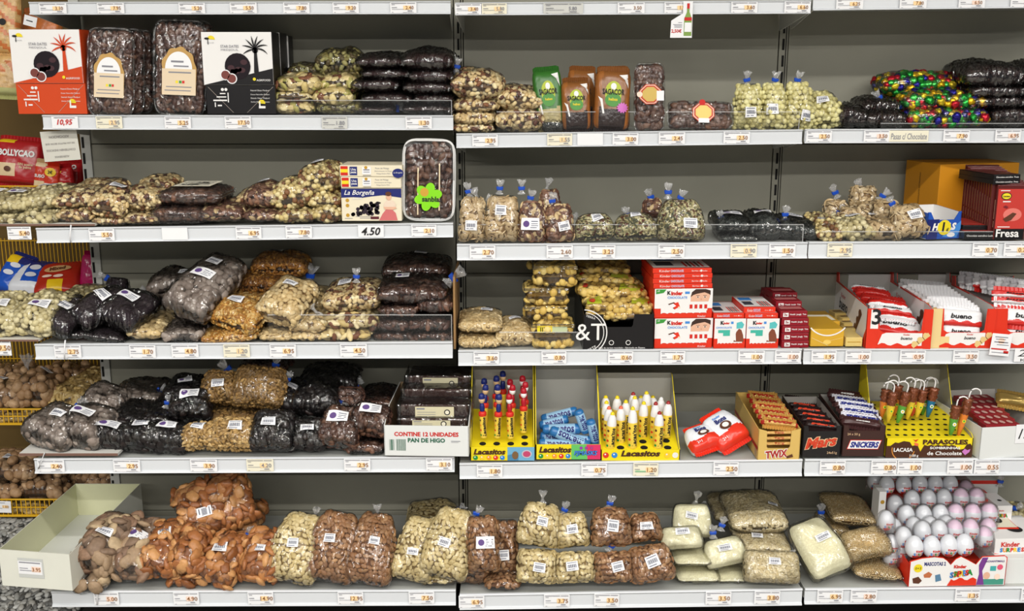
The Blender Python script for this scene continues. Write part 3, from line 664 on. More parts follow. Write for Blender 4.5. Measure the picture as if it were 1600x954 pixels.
# ------------------------------------------------------------ left basket unit
YL = 3.46; YLb = 3.80
lb = tagit(slab('back_board', None, (-3.0, XP[0]-.02), (YLb+.03, YLb+.05), (.0, 2.6), mat('basket_board', (104, 82, 40), .7, var=.08, scale=5)), 'ochre back board of the wire basket unit at far left', 'board')
gx0, gx1 = PY(-60, 400, YLb).x, XP[0]-.02
zt, zb = PY(0, 372, YLb).z, PY(0, 640, YLb).z
g = root('wire_grid', (gx0, YLb, zb), 'yellow wire grid behind the baskets at far left', 'wire grid')
x = 0; L = []
while x < gx1-gx0: L.append((x, x+.0024, 0, .0024, 0, zt-zb)); x += .0135
joinb('upright_wires', g, L, YW, stuff=True)
joinb('cross_wires', g, [(0, gx1-gx0, -.003, 0, z, z+.003) for z in (.02, .10, .2, .3, .385, zt-zb-.01)], YW, stuff=True)
def basket(xr, yr, yb, label, right=None):
    A = PY(-60, yr, YL); Bq = PY(xr, yr, YL); zb = PY(0, yb, YL).z; h = A.z-zb; w = Bq.x-A.x; D = YLb-YL-.02
    r_ = root('wire_basket', (A.x, YL, zb), label, 'basket')
    tubes('rim', r_, [[(0, D, h), (0, 0, h), (w, 0, h), (w, D, h)]], .0034, YW)
    L = []; x = .008
    while x < w: L.append((x, x+.0026, -.0013, .0013, 0, h)); L.append((x, x+.0026, 0, D, -.0013, .0013)); x += .0165
    joinb('wires', r_, L, YW, stuff=True)
    L = []
    for q in range(8): L.append((0, w, D*q/8, D*q/8+.003, -.002, .001))
    L += [(0, w, -.002, .002, h*.5, h*.5+.003), (0, w, -.003, .003, -.003, .004)]
    joinb('cross_wires', r_, L, YW, stuff=True)
    return zb
b1 = basket(122, 291, 333, 'yellow wire basket holding red snack packets, uppermost at far left')
b2 = basket(151, 465, 512, 'yellow wire basket holding blue and red snack packets, far left')
b3 = basket(150, 639, 662, 'yellow wire basket full of walnuts and peanuts, far left')
b4 = basket(140, 780, 805, 'yellow wire basket holding large walnuts, lowest at far left')
# ------------------------------------------------------------ bags of goods, shelf by shelf
def yy(i, d=.02): return YF[i]+d
S1 = 'on the left second shelf'
# left bay, second shelf: dried fruit
F_ = lambda *a, **k: flat(*a, **k)
F_('fmix', 432, 492, 159, 178, yy(1), 'bottom bag beside the black date box', D=.14, st=[(.55, -.6, .03)])
F_('fmix', 423, 488, 142, 160, yy(1), 'second bag up beside the black date box', D=.14)
F_('fmix', 432, 505, 120, 147, yy(1), 'red-tied bag on top beside the black date box', D=.14, neck=[(429, 139, -80, REDT, .9)])
F_('fmix', 503, 562, 119, 148, yy(1, .04), 'top bag just left of the raisin packs', D=.14)
F_('fmix', 492, 553, 138, 166, yy(1, .015), 'front bag above the low green-brown bag', D=.14)
F_('fmixd', 498, 568, 160, 178, yy(1, .03), 'lowest bag left of the raisin packs', D=.14)
F_('fmixd', 452, 500, 104, 124, yy(1, .16), 'small one behind the black date box', D=.1)
F_('fmixd', 494, 570, 84, 124, yy(1, .14), 'high at the back behind the fruit stack', D=.12, st=[(-.55, .1, .034, .02, 4)])
rp = [(557, 640, 89, 108, 'top of the left column'), (566, 644, 108, 125, 'second from top of the left column'), (550, 628, 123, 145, 'third from top of the left column'), (566, 648, 144, 165, 'fourth from top of the left column'), (558, 620, 164, 178, 'bottom of the left column')]
for x0, x1, a, b, wh in rp:
    F_('rais', x0, x1, a, b, yy(1, .02), '%s of raisin packs, left second shelf' % wh, D=.19, label='flat glossy raisin pack, %s on the left second shelf' % wh, group='flat raisin packs', neck=[(621, 170, 75)] if b == 178 else [])
rp = [(628, 712, 83, 113, 'top of the right column'), (638, 712, 109, 132, 'second from top of the right column'), (630, 711, 127, 148, 'third from top of the right column'), (646, 711, 146, 164, 'fourth from top of the right column'), (630, 711, 162, 179, 'bottom of the right column')]
for x0, x1, a, b, wh in rp:
    F_('rais', x0, x1, a, b, yy(1, .015), '', D=.19, label='flat glossy raisin pack, %s on the left second shelf' % wh, group='flat raisin packs', neck=[(714, 104, 10)] if a == 83 else [])
# middle bay, second shelf: mixed nuts
F_('mix', 704, 788, 116, 157, yy(1, .02), 'biggest, topmost of the stack at middle bay left end', D=.16, roll=4)
F_('mix', 709, 779, 155, 176, yy(1, .02), 'second down in the stack at middle bay left end', D=.15)
F_('mix', 709, 774, 173, 197, yy(1, .02), 'third down in the stack at middle bay left end', D=.15)
F_('mix', 709, 773, 192, 207, yy(1, .02), 'lowest in the stack at the middle bay left end', D=.15)
F_('mix', 775, 849, 140, 176, yy(1, .03), 'upper bag with tie, left of the green packet', D=.15, roll=6, neck=[(794, 146, 60, BLUE, .9)])
F_('mix', 775, 850, 171, 206, yy(1, .015), 'lower bag left of the green packet', D=.15)
for q, (x0, x1, nx, w) in enumerate([(1147, 1189, 1167, 'leftmost of the three upright tied bags'), (1187, 1226, 1211, 'middle one of the three upright tied bags'), (1225, 1264, 1246, 'rightmost of the three upright tied bags')]):
    bag('yball', (x0+x1)/2, 201, (x0+x1)/2+(2 if q else 0), 132, x1-x0, yy(1, .05), w+', second shelf', lean=8, T=.034, top=.72, st=[[(0, -.35), (-.3, -.2), (.5, -.5)][q]+(.034, .03)], neck=[(nx, 125, 8*q)], group='upright bags of yellow balls', dens=1.0)
bag('yball', 1287, 202, 1277, 147, 58, yy(1, .05), 'slumped at the end of the middle second shelf', lean=35, T=.035, top=.55, st=[(-.1, .1, .036)])
F_('cball', 1304, 1352, 170, 199, yy(1, .03), 'leftmost small bag on the right second shelf', D=.14, top=.8, roll=6)
F_('cball', 1342, 1400, 158, 178, yy(1, .06), 'upper bag with blue tie beside foil sweets', D=.14, neck=[(1374, 153, -40)])
F_('cball', 1346, 1412, 175, 199, yy(1, .02), 'lower bag left of the foil chocolates', D=.16)
F_('foil', 1374, 1502, 120, 152, yy(1, .12), 'top one of the three foil bags', D=.13, group='foil chocolate bags')
F_('foil', 1406, 1537, 146, 176, yy(1, .04), 'middle one of the three foil bags', D=.14, group='foil chocolate bags', neck=[(1408, 166, -70, BLUE, .8)])
F_('foil', 1411, 1540, 171, 198, yy(1, .015), 'bottom one of the three foil bags', D=.14, group='foil chocolate bags')
for x0, x1, a, b, w in [(1497, 1592, 104, 138, 'topmost of the left stack'), (1506, 1592, 135, 152, 'second of the left stack'), (1510, 1592, 150, 168, 'third of the left stack'), (1537, 1592, 167, 198, 'bottom of the left stack'),
                        (1590, 1665, 104, 135, 'topmost of the right stack'), (1590, 1665, 134, 167, 'middle of the right stack'), (1591, 1665, 166, 198, 'bottom of the right stack')]:
    F_('cball', x0, x1, a, b, yy(1, .03), '', D=.2, label='glossy dark bag of chocolate raisins, %s at far right, second shelf' % w, group='chocolate raisin stacks')
# left bay, third shelf
F_('pale', -25, 52, 305, 334, yy(2, .03), 'upper bag at the far left on third shelf board', D=.2, st=[(.2, -.1, .05, .03, 0, True)])
F_('pale', -25, 40, 331, 350, yy(2, .0), 'lower bag at the far left on third shelf board', D=.2)
F_('pale', 30, 103, 298, 331, yy(2, .04), 'second upper bag from the left, third shelf', D=.2, roll=-8, st=[(0, .2, .05, .03)])
F_('pale', 33, 97, 327, 350, yy(2, .0), 'second lower bag from the left, third shelf', D=.18)
F_('mix', 120, 188, 285, 308, yy(2, .14), 'back bag beside the left upright, third shelf', D=.14)
F_('mix', 88, 162, 298, 326, yy(2, .03), 'upper bag third from the left, third shelf', D=.16, roll=-4)
F_('mix', 94, 150, 322, 347, yy(2, .01), 'lower bag third from the left, third shelf', D=.16)
F_('mix', 150, 204, 335, 350, yy(2, .01), 'flat lowest bag under the sloping nut bag', D=.16)
bag('mix', 165, 341, 196, 296, 62, yy(2, .01), 'sloping bag in the middle of the left nut pile', lean=66, T=.032, st=[(.1, .4, .045)])
F_('mix', 220, 273, 279, 305, yy(2, .14), 'highest at the back of the left nut pile', D=.14)
F_('mix', 194, 260, 294, 331, yy(2, .03), 'with raisins showing, left of the date boxes', D=.17, st=[(-.1, .7, .045)])
F_('mix', 198, 257, 328, 350, yy(2, .01), 'bottom one left of the date boxes', D=.16)
F_('choc', 317, 385, 318, 347, yy(2, .01), 'leftmost bag right of the plastic date boxes', D=.18)
F_('mix', 372, 424, 300, 322, yy(2, .10), 'back bag between date boxes and sticker bags', D=.14)
F_('choc', 385, 436, 324, 346, yy(2, .01), 'low bag right of the seed-like brown bag', D=.16)
F_('choc', 385, 440, 291, 327, yy(2, .03), 'upper bag with white sticker, third shelf', D=.16, st=[(-.3, .3, .045)])
F_('hazel', 428, 489, 284, 331, yy(2, .03), 'left upper bag with sticker, third shelf', D=.15, roll=-10, st=[(0, .45, .04)])
F_('hazel', 433, 494, 324, 347, yy(2, .01), 'left bottom bag, third shelf', D=.15)
F_('hazel', 468, 534, 261, 306, yy(2, .04), 'topmost bag beside the grape boxes', D=.16, roll=-12, st=[(-.1, .2, .045)])
F_('hazel', 486, 534, 298, 327, yy(2, .03), 'middle bag beside the grape boxes', D=.15)
F_('hazel', 493, 535, 318, 347, yy(2, .01), 'bottom bag beside the grape boxes', D=.15)
# middle bay, third shelf: tied seed bags
G = 'upright tied bags on the middle third shelf'
bag('pump', 737, 379, 740, 308, 42, yy(2, .03), 'leftmost upright bag, middle third shelf', lean=10, T=.035, top=.75, st=[(-.05, -.3, .034, .028)], neck=[(732, 299, -10), (745, 306, -25, None)], group=G)
bag('pump', 783, 379, 786, 306, 54, yy(2, .03), 'second upright bag from left, middle third shelf', lean=10, T=.038, top=.8, st=[(-.1, .35, .034, .028)], neck=[(781, 294, 5), (772, 314, -60)], group=G)
bag('choc', 831, 379, 832, 316, 44, yy(2, .03), 'first of the pair of brown nut bags, big sticker', lean=8, T=.035, top=.75, bias=.4, st=[(-.15, -.1, .054, .034, 0, True)], neck=[(829, 309, 15), (815, 294, 0)], group=G)
bag('choc', 875, 379, 872, 320, 46, yy(2, .03), 'second of the pair of brown nut bags, barcode', lean=8, T=.035, top=.7, bias=.4, st=[(.3, -.15, .034, .026)], neck=[(863, 314, 5)], group=G)
bag('choc', 861, 360, 858, 296, 36, yy(2, .18), 'partly hidden behind the brown nut bags', lean=5, T=.03, top=.7, neck=[(855, 291, 15, None)])
bag('smix', 931, 379, 925, 338, 62, yy(2, .02), 'low leaning bag left of the tied pair', lean=45, T=.03, top=.7, st=[(.15, .2, .034, .024)], neck=[(903, 344, -35, None)])
bag('smix', 994, 379, 990, 338, 68, yy(2, .02), 'low leaning bag with blue tie at back', lean=45, T=.032, top=.7, st=[(0, .5, .034, .02)], neck=[(980, 336, -15)])
bag('choc', 1020, 340, 1018, 312, 32, yy(2, .20), 'hidden behind the biggest seed bag', lean=8, T=.03, top=.7, neck=[(1017, 308, -25)])
bag('smix', 1063, 379, 1063, 312, 76, yy(2, .03), 'biggest upright bag, with dark fruit on top', lean=12, T=.045, top=.65, bias=.4, st=[(.3, -.2, .040, .028)], neck=[(1044, 300, 0, BLUE, 1.1), (1063, 309, 20)])
F_('bseed', 1115, 1172, 338, 366, yy(2, .04), 'upper bag of the left pair, with sticker', D=.16, st=[(0, -.2, .06, .03, 4, True)], neck=[(1127, 340, -20, BLUE, .9)])
F_('bseed', 1122, 1180, 362, 378, yy(2, .02), 'lower bag of the left pair, middle third shelf', D=.16)
F_('bseed', 1165, 1218, 336, 378, yy(2, .03), 'middle bag with curved sticker and folded top', D=.16, st=[(0, -.2, .05, .028, -6, True)])
F_('bseed', 1210, 1278, 344, 376, yy(2, .03), 'right bag sloping with blue tie', D=.16, roll=8, st=[(-.1, .1, .055, .028, -10)], neck=[(1227, 335, 5)])
# right bay, third shelf
bag('pump', 1306, 345, 1305, 314, 38, yy(2, .20), 'small tied one at the back left, right third shelf', lean=20, T=.032, neck=[(1305, 301, -30)])
bag('pump', 1348, 328, 1348, 291, 42, yy(2, .20), 'highest at the back, beside the small tied bag', lean=12, T=.034, neck=[(1346, 291, -40, None)])
bag('pump', 1330, 352, 1335, 328, 48, yy(2, .12), 'middle one between back bags and pistachio bags', lean=30, T=.03, neck=[(1312, 332, 25)])
bag('pump', 1380, 350, 1384, 314, 40, yy(2, .12), 'leaning behind the bag with the big sticker', lean=20, T=.032, neck=[(1379, 306, 40)])
bag('pump', 1356, 340, 1360, 322, 34, yy(2, .17), 'short one behind, near centre of the seed pile', lean=20, T=.03, neck=[(1358, 324, -60)])
F_('hazel', 1266, 1306, 340, 364, yy(2, .06), 'small back bag at right bay left end', D=.14)
F_('hazel', 1273, 1312, 350, 377, yy(2, .02), 'front bag at the right bay left end', D=.14, st=[(0, .2, .04, .024, 6)])
F_('pale', 1306, 1358, 342, 377, yy(2, .02), 'front bag with sticker, right third shelf', D=.16, st=[(.1, .0, .044, .026, 5)])
F_('pump', 1343, 1406, 341, 377, yy(2, .02), 'front bag lying flat, right third shelf', D=.16, st=[(0, .2, .044, .026, -5)])
bag('pump', 1424, 378, 1410, 322, 58, yy(2, .03), 'leaning against the blue sweets box', lean=30, T=.036, top=.7, st=[(.2, .1, .042, .028, 4)], neck=[(1394, 318, -30)])
# left bay, fourth shelf
F_('pale', -25, 60, 470, 500, yy(3, .16), 'back bag at far left on the fourth shelf', D=.18)
bag('pale', -8, 528, 25, 462, 62, yy(3, .0), 'leftmost front bag on fourth shelf board', lean=66, T=.038, st=[(.1, -.2, .05, .034, 0, True)])
bag('pale', 45, 528, 95, 462, 70, yy(3, .0), 'second front bag on fourth shelf board', lean=66, T=.038, st=[(.15, -.2, .06, .034, 5, True)])
F_('pale', 100, 162, 453, 472, yy(3, .22), 'at the back above the raisin bags, fourth shelf', D=.13)
bag('raisd', 82, 529, 134, 468, 56, yy(3, .0), 'leftmost sloping bag, fourth shelf', lean=66, T=.032, st=[(-.1, .0, .06, .03)])
F_('raisd', 96, 158, 507, 529, yy(3, .01), 'small bottom bag at left, fourth shelf', D=.2)
F_('raisd', 141, 206, 507, 535, yy(3, .005), 'bottom front bag with film creases, fourth shelf', D=.24, roll=8)
bag('raisd', 176, 517, 232, 462, 74, yy(3, .02), 'broad sloping bag with purple-mark sticker', lean=66, T=.036, st=[(-.1, .15, .065, .034, 0, True)])
bag('raisd', 120, 518, 196, 456, 52, yy(3, .03), 'long bag lying diagonally, white sticker, fourth shelf', lean=62, T=.038, st=[(0, .2, .055, .032)])
bag('raisd', 184, 458, 186, 434, 32, yy(3, .22), 'small round one behind with tie, fourth shelf', lean=20, T=.035, top=.9, neck=[(167, 434, -60)])
F_('marc', 206, 262, 497, 531, yy(3, .01), 'small front bag between raisins and dried plums', D=.2)
F_('gfig', 235, 312, 427, 474, yy(3, .22), 'back one with blue tie, fourth shelf', D=.13, neck=[(232, 456, -70)], st=[(.5, -.4, .04)])
F_('gfig', 259, 322, 505, 533, yy(3, .01), 'bottom front bag, fourth shelf', D=.2)
bag('gfig', 284, 505, 362, 408, 80, yy(3, .02), 'huge sloping bag with long sticker, fourth shelf', lean=58, T=.046, top=.8, st=[(0, .0, .075, .034, 0, True), (-.1, .5, .05, .03)])
F_('pnutd', 394, 482, 398, 438, yy(3, .24), 'topmost of the golden stack, blue tie at right', D=.12, neck=[(485, 431, 20, BLUE, 1.3)], st=[(-.2, .3, .04, .024)])
F_('pnutd', 366, 446, 424, 462, yy(3, .20), 'second of the golden stack, with sticker', D=.15, st=[(.3, -.2, .04, .026)])
F_('pnut', 344, 430, 457, 492, yy(3, .12), 'third of the golden stack, with tied top', D=.18, neck=[(432, 460, 25, BLUE, 1.2)], st=[(-.5, .1, .04, .024)])
bag('pnut', 356, 519, 392, 472, 88, yy(3, .02), 'broad sloping front bag with sticker', lean=64, T=.034, st=[(-.2, .3, .045, .03)])
F_('pnut', 318, 410, 507, 537, yy(3, .005), 'bottom front bag, fourth shelf', D=.22, roll=-4)
F_('marc', 458, 512, 453, 494, yy(3, .16), 'bag behind the sloping cream bag', D=.16)
F_('marc', 409, 462, 510, 533, yy(3, .01), 'bottom left bag under the sloping cream bag', D=.18)
F_('marc', 457, 511, 487, 521, yy(3, .02), 'behind the clear guard, right of sloping bag', D=.18, neck=[(492, 485, 140, None, 1.1)])
F_('marc', 459, 507, 511, 532, yy(3, .01), 'bottom right bag under the cream bags', D=.18)
bag('marc', 430, 512, 474, 441, 74, yy(3, .02), 'large sloping bag with small sticker, fourth shelf', lean=60, T=.040, top=.85, st=[(-.05, .3, .044, .024)])
F_('braz', 508, 592, 484, 513, yy(3, .02), 'upper bag behind the guard, fourth shelf', D=.18)
F_('braz', 503, 582, 506, 532, yy(3, .01), 'bottom bag behind the guard, fourth shelf', D=.18)
F_('mix', 506, 598, 444, 490, yy(3, .05), 'with square sticker on top of brazil nuts', D=.2, st=[(-.3, .0, .042, .034, -5)], roll=-4, neck=[(557, 432, 3)])
F_('date', 598, 704, 405, 442, yy(3, .2), 'topmost at the back, fourth shelf', D=.16, st=[(.1, .3, .04, .024)], label='clear bag of dark dates at back under shelf, top of fourth shelf pile')
F_('date', 591, 700, 437, 476, yy(3, .04), 'with square sticker and tied top at right', D=.2, st=[(-.35, .1, .042, .032, 0, True)], neck=[(708, 434, 50, BLUE, 1.5)])
G = 'small date bags on the left fourth shelf'
for x0, x1, a, b, w in [(594, 655, 470, 493, 'upper left'), (655, 709, 457, 489, 'upper right, rounder'), (578, 645, 491, 516, 'middle left, behind the guard'), (641, 707, 491, 514, 'middle right, behind the guard'), (586, 648, 512, 532, 'bottom left, behind the guard'), (647, 710, 512, 532, 'bottom right, behind the guard')]:
    F_('date', x0, x1, a, b, yy(3, .03), '', D=.18, group=G, label='small date bag, %s, of six under the big one' % w)
# middle bay, fourth shelf
F_('cash', 718, 783, 490, 520, yy(3, .03), 'upper bag at the middle bay left end', D=.16, st=[(.3, .2, .036, .02)])
F_('cash', 718, 781, 518, 544, yy(3, .02), 'lower bag at the middle bay left end', D=.16)
F_('cash', 776, 833, 502, 543, yy(3, .03), 'bag beside the lowest biscuit tub', D=.16, st=[(0, .0, .036, .02, 8)])
# left bay, fifth shelf
bag('gfig', 65, 703, 118, 642, 84, yy(4, .01), 'leftmost broad sloping bag, fifth shelf', lean=68, T=.04, st=[(.2, .0, .044, .028)], neck=[(122, 636, 40, BLUE, 1.3)])
bag('gfig', 118, 703, 158, 640, 76, yy(4, .01), 'second sloping bag with purple-mark sticker, fifth shelf', lean=68, T=.04, st=[(-.1, .05, .07, .034, -4, True)])
bag('gfig', 150, 660, 182, 606, 64, yy(4, .18), 'back left one below the upright, fifth shelf', lean=55, T=.04)
F_('gfig', 178, 258, 600, 642, yy(4, .24), 'back right one with blue tie, fifth shelf', D=.16, neck=[(249, 610, 60), (199, 631, 10)])
G = 'black prune bags on the left fifth shelf'
F_('prune', 172, 231, 638, 668, yy(4, .10), 'upper left bag of the near pile', D=.18, group=G)
F_('prune', 227, 272, 640, 665, yy(4, .10), 'upper middle bag with blue tie', D=.18, neck=[(262, 629, 20)], group=G)
F_('prune', 259, 323, 593, 632, yy(4, .25), 'high back bag with outlined sticker', D=.14, st=[(0, -.4, .045, .03, 20, True)], group=G)
bag('prune', 298, 667, 300, 612, 62, yy(4, .10), 'big round bag with curved sticker', lean=40, T=.045, top=.9, st=[(.1, .5, .06, .034, 0, True)], group=G)
bag('prune', 166, 706, 176, 666, 54, yy(4, .015), 'front bag nearest the plum bags', lean=60, T=.035, top=.9, st=[(.1, .3, .07, .034, -8, True)], group=G)
bag('prune', 215, 708, 226, 666, 64, yy(4, .015), 'second front bag with plain sticker', lean=60, T=.036, top=.9, st=[(.1, .4, .05, .026, 4)], group=G)
bag('prune', 258, 711, 270, 668, 64, yy(4, .01), 'third front bag with crumpled end', lean=60, T=.036, top=.9, st=[(.0, .4, .06, .03, 4, True)], group=G)
bag('curl', 316, 707, 318, 664, 62, yy(4, .015), 'lower left front bag, small tilted sticker', lean=45, T=.036, top=.9, st=[(-.1, .6, .04, .03, -14)])
bag('curl', 363, 709, 368, 656, 72, yy(4, .01), 'lower right front bag, white sticker', lean=40, T=.04, top=.85, st=[(.2, .25, .042, .03, 2)])
F_('curl_shade', 326, 418, 632, 668, yy(4, .12), 'dark middle layer between front and top bags', D=.2)
bag('curl_shade', 346, 636, 352, 582, 66, yy(4, .16), 'upper left bag with barcode sticker', lean=25, T=.04, top=.8, st=[(-.1, .2, .04, .024, 8)], neck=[(356, 577, -35, BLUE, 1.3)])
bag('curl_shade', 405, 642, 410, 574, 84, yy(4, .14), 'upper right large bag, film streaks', lean=20, T=.045, top=.85, neck=[(431, 570, 10, BLUE, 1.1), (449, 592, 25)])
F_('datebr', 376, 450, 562, 584, yy(4, .22), 'topmost at the back touching shelf above', D=.12)
F_('prune', 470, 560, 576, 612, yy(4, .24), 'highest back bag right of walnuts', D=.15, neck=[(556, 600, 50)], group=G)
F_('prune', 418, 472, 602, 645, yy(4, .12), 'barcode bag right of the walnut pieces', D=.18, st=[(.5, -.3, .032, .034, -8)], group=G)
F_('prune', 459, 530, 598, 655, yy(4, .10), 'round streaky bag with tie at right', D=.18, neck=[(531, 629, 115, BLUE, 1.1)], group=G)
bag('prune', 425, 712, 432, 642, 70, yy(4, .01), 'tall front bag with white sticker and crumpled foot', lean=35, T=.045, top=.8, st=[(-.1, .2, .044, .024, 2)], group=G)
bag('prune', 481, 709, 487, 656, 52, yy(4, .02), 'front bag with small tilted sticker', lean=40, T=.035, top=.85, st=[(0, .1, .04, .02, 8)], group=G)
bag('datebr', 527, 708, 540, 636, 64, yy(4, .015), 'large upright bag with purple-mark sticker', lean=40, T=.045, top=.75, st=[(-.1, .2, .066, .034, 3, True)])
bag('date', 546, 640, 548, 606, 44, yy(4, .18), 'back one beneath the tied prune bag', lean=20, T=.035, label='clear bag of dark dates, back one beneath the highest prune bag')
F_('date', 565, 616, 612, 642, yy(4, .18), 'back bag beside the fig bread box', D=.16, label='clear bag of dark dates behind the sticker bag, beside fig bread box')
bag('datebr', 574, 688, 586, 634, 62, yy(4, .03), 'upper bag beside the fig bread box, sticker', lean=45, T=.04, top=.85, st=[(.0, .35, .066, .032, 6, True)])
F_('datebr', 545, 602, 684, 707, yy(4, .015), 'lower bag beside the fig bread box', D=.2)
# left bay, lowest shelf
bag('fig', 140, 900, 192, 806, 60, yy(5, .0), 'leftmost, sloping against the empty white box', lean=62, T=.044, top=.8, st=[(.2, .0, .048, .026, 0)], dens=1.05)
F_('fig', 117, 174, 888, 924, yy(5, -.02), 'small one hanging over the lowest shelf edge', D=.12, roll=-10)
bag('fig', 200, 914, 236, 814, 54, yy(5, .0), 'second one with purple-mark sticker', lean=62, T=.044, top=.8, st=[(.1, .1, .07, .034, -12, True)], dens=1.05)
bag('apri', 246, 908, 268, 818, 56, yy(5, .005), 'leftmost sloping bag, small square sticker', lean=60, T=.042, top=.75, st=[(.1, .3, .04, .03, 10)], dens=1.1)
F_('apri', 268, 312, 880, 916, yy(5, .02), 'low bag between the sloping ones', D=.16)
F_('apri', 322, 405, 800, 842, yy(5, .2), 'upper bag under the biggest one', D=.2, st=[(-.5, .1, .036, .026, 12)])
bag('apri', 282, 822, 390, 766, 90, yy(5, .20), 'biggest bag on top of the apricot pile', lean=30, T=.05, top=1.0, st=[(.2, -.2, .03, .044, -6)])
bag('apri', 284, 908, 314, 824, 46, yy(5, .0), 'middle glossy bag with pointed end', lean=58, T=.044, top=.75, dens=1.1)
bag('apri', 333, 922, 368, 838, 62, yy(5, .005), 'right sloping bag with side sticker and blue tie', lean=56, T=.044, top=.8, st=[(-.1, .1, .044, .03, 14)], neck=[(389, 837, 25, BLUE, 1.2)], dens=1.05)
bag('apri', 402, 917, 420, 830, 56, yy(5, .01), 'separate bag beside the white almonds', lean=45, T=.042, top=.75, st=[(-.1, .1, .042, .02, 2)], dens=1.1)
G = 'tall almond bags on the lowest left shelf'
bag('almw', 449, 917, 478, 802, 84, yy(5, .01), 'tall one furthest left, small barcode', lean=35, T=.042, top=.6, st=[(-.05, .05, .034, .026, 10)], group=G, neck=[(493, 804, 10, None)])
bag('almb', 508, 916, 534, 800, 86, yy(5, .01), 'tall one nearest the tall white almonds', lean=35, T=.042, top=.6, st=[(-.1, .15, .034, .026, 8)], group=G)
bag('almb', 571, 920, 592, 802, 78, yy(5, .005), 'second tall one, standing alone at centre left', lean=35, T=.042, top=.6, st=[(.15, .15, .034, .022, -2)], group=G, neck=[(590, 800, 0, None)])
F_('almw', 634, 712, 790, 848, yy(5, .26), 'lying on top at the back, lowest shelf', D=.18, neck=[(716, 797, 50)])
bag('almw', 640, 914, 662, 808, 66, yy(5, .015), 'tall one in the middle, shaded', lean=35, T=.04, top=.6, st=[(-.05, -.2, .034, .02, 3)], group=G)
F_('almw', 657, 714, 892, 913, yy(5, .01), 'flat one under the tall white almonds', D=.2)
bag('almw', 688, 911, 714, 794, 80, yy(5, .005), 'tall one furthest right, beside the brown almonds', lean=35, T=.044, top=.6, st=[(-.1, -.1, .036, .026, -6)], group=G)
# middle bay, lowest shelf
F_('almb', 708, 764, 850, 918, yy(5, .04), 'low bag peeking out at middle bay left end', D=.16, st=[(.8, .2, .03)])
F_('almb', 758, 814, 892, 922, yy(5, .005), 'flat bottom bag at the middle bay left end', D=.2)
bag('almb', 790, 905, 790, 812, 42, yy(5, .08), 'narrow one behind the sticker bag', lean=25, T=.035, top=.8, st=[(-.1, -.25, .03, .03)])
bag('almb', 755, 900, 753, 806, 52, yy(5, .02), 'upright one with purple-mark sticker', lean=25, T=.044, top=.85, st=[(.2, .05, .056, .034, 0, True)], neck=[(744, 802, 30)])
G = 'small pale almond bags'
bag('almw', 838, 858, 848, 786, 68, yy(5, .06), 'upper left of the four small pale bags', lean=25, T=.04, top=.7, st=[(.1, .15, .034, .026, -4)], neck=[(848, 778, 0, None)], group=G)
bag('almw', 896, 860, 890, 801, 54, yy(5, .06), 'upper right of the four small pale bags', lean=25, T=.038, top=.75, st=[(0, .05, .034, .026, 2)], neck=[(882, 796, 10)], group=G)
bag('almw', 838, 916, 840, 858, 64, yy(5, .01), 'lower left of the four small pale bags', lean=25, T=.04, top=.95, st=[(.1, -.05, .036, .026, -6)], group=G)
bag('almw', 899, 915, 896, 862, 64, yy(5, .01), 'lower right of the four small pale bags', lean=25, T=.04, top=.9, st=[(-.15, .1, .036, .026, 4)], group=G)
G = 'small brown almond bags'
bag('almb', 955, 858, 953, 793, 64, yy(5, .06), 'upper left of the four small brown bags, tied', lean=22, T=.042, top=.75, st=[(.05, .1, .034, .034, -8)], neck=[(953, 786, 15)], group=G)
bag('almb', 1010, 850, 1005, 802, 52, yy(5, .08), 'upper right of the four small brown bags', lean=25, T=.036, top=.7, st=[(0, .1, .04, .022, -2)], group=G)
bag('almb', 960, 915, 957, 862, 64, yy(5, .01), 'lower left of the four small brown bags', lean=25, T=.04, top=.9, st=[(.15, .05, .036, .028, 10)], neck=[(955, 852, 30, BLUE, 1.1)], group=G)
bag('almb', 1022, 915, 1012, 852, 70, yy(5, .01), 'lower right of the four small brown bags', lean=28, T=.042, top=.85, st=[(0, .1, .042, .034, 12)], group=G)
G = 'bags of ground almond flour'
bag('flour', 1082, 846, 1080, 786, 64, yy(5, .14), 'leaning at the back, small sticker', lean=25, T=.035, top=.85, st=[(-.1, .3, .04, .02, -12)], neck=[(1088, 780, 10, None)], group=G, sharp=.35)
F_('flour', 1052, 1122, 884, 913, yy(5, .02), 'bottom left of the flour stack', D=.2, group=G)
F_('flour', 1112, 1166, 888, 912, yy(5, .03), 'bottom right of the flour stack', D=.2, group=G)
F_('flour', 1048, 1108, 861, 885, yy(5, .03), 'second up on the left of the flour stack', D=.2, group=G)
bag('flour', 1066, 866, 1062, 822, 68, yy(5, .06), 'puffy one with sticker on the left stack', lean=35, T=.038, top=.85, st=[(0, .4, .044, .02, 0)], group=G, sharp=.35)
bag('flour', 1138, 892, 1126, 840, 70, yy(5, .06), 'puffy one with sticker on the right stack', lean=35, T=.036, top=.8, st=[(-.05, .2, .044, .02, -2)], neck=[(1114, 832, -5), (1128, 820, 10)], group=G, sharp=.35)
G = 'bags of flaked almonds'
F_('flak', 1112, 1182, 780, 818, yy(5, .26), 'shaded one at the back', D=.16, neck=[(1104, 796, -30)], group=G)
F_('flak', 1135, 1228, 780, 838, yy(5, .14), 'large top one with barcode', D=.22, st=[(.6, -.2, .03, .026)], group=G)
F_('flak', 1147, 1232, 834, 868, yy(5, .08), 'middle layer one with barcode', D=.2, st=[(-.2, -.5, .034, .028)], group=G)
bag('flak', 1205, 919, 1204, 860, 88, yy(5, .005), 'front bottom one over the shelf edge', lean=30, T=.045, top=.95, st=[(.0, .3, .034, .02)], neck=[(1240, 870, 160, BLUE, 1.1)], group=G)
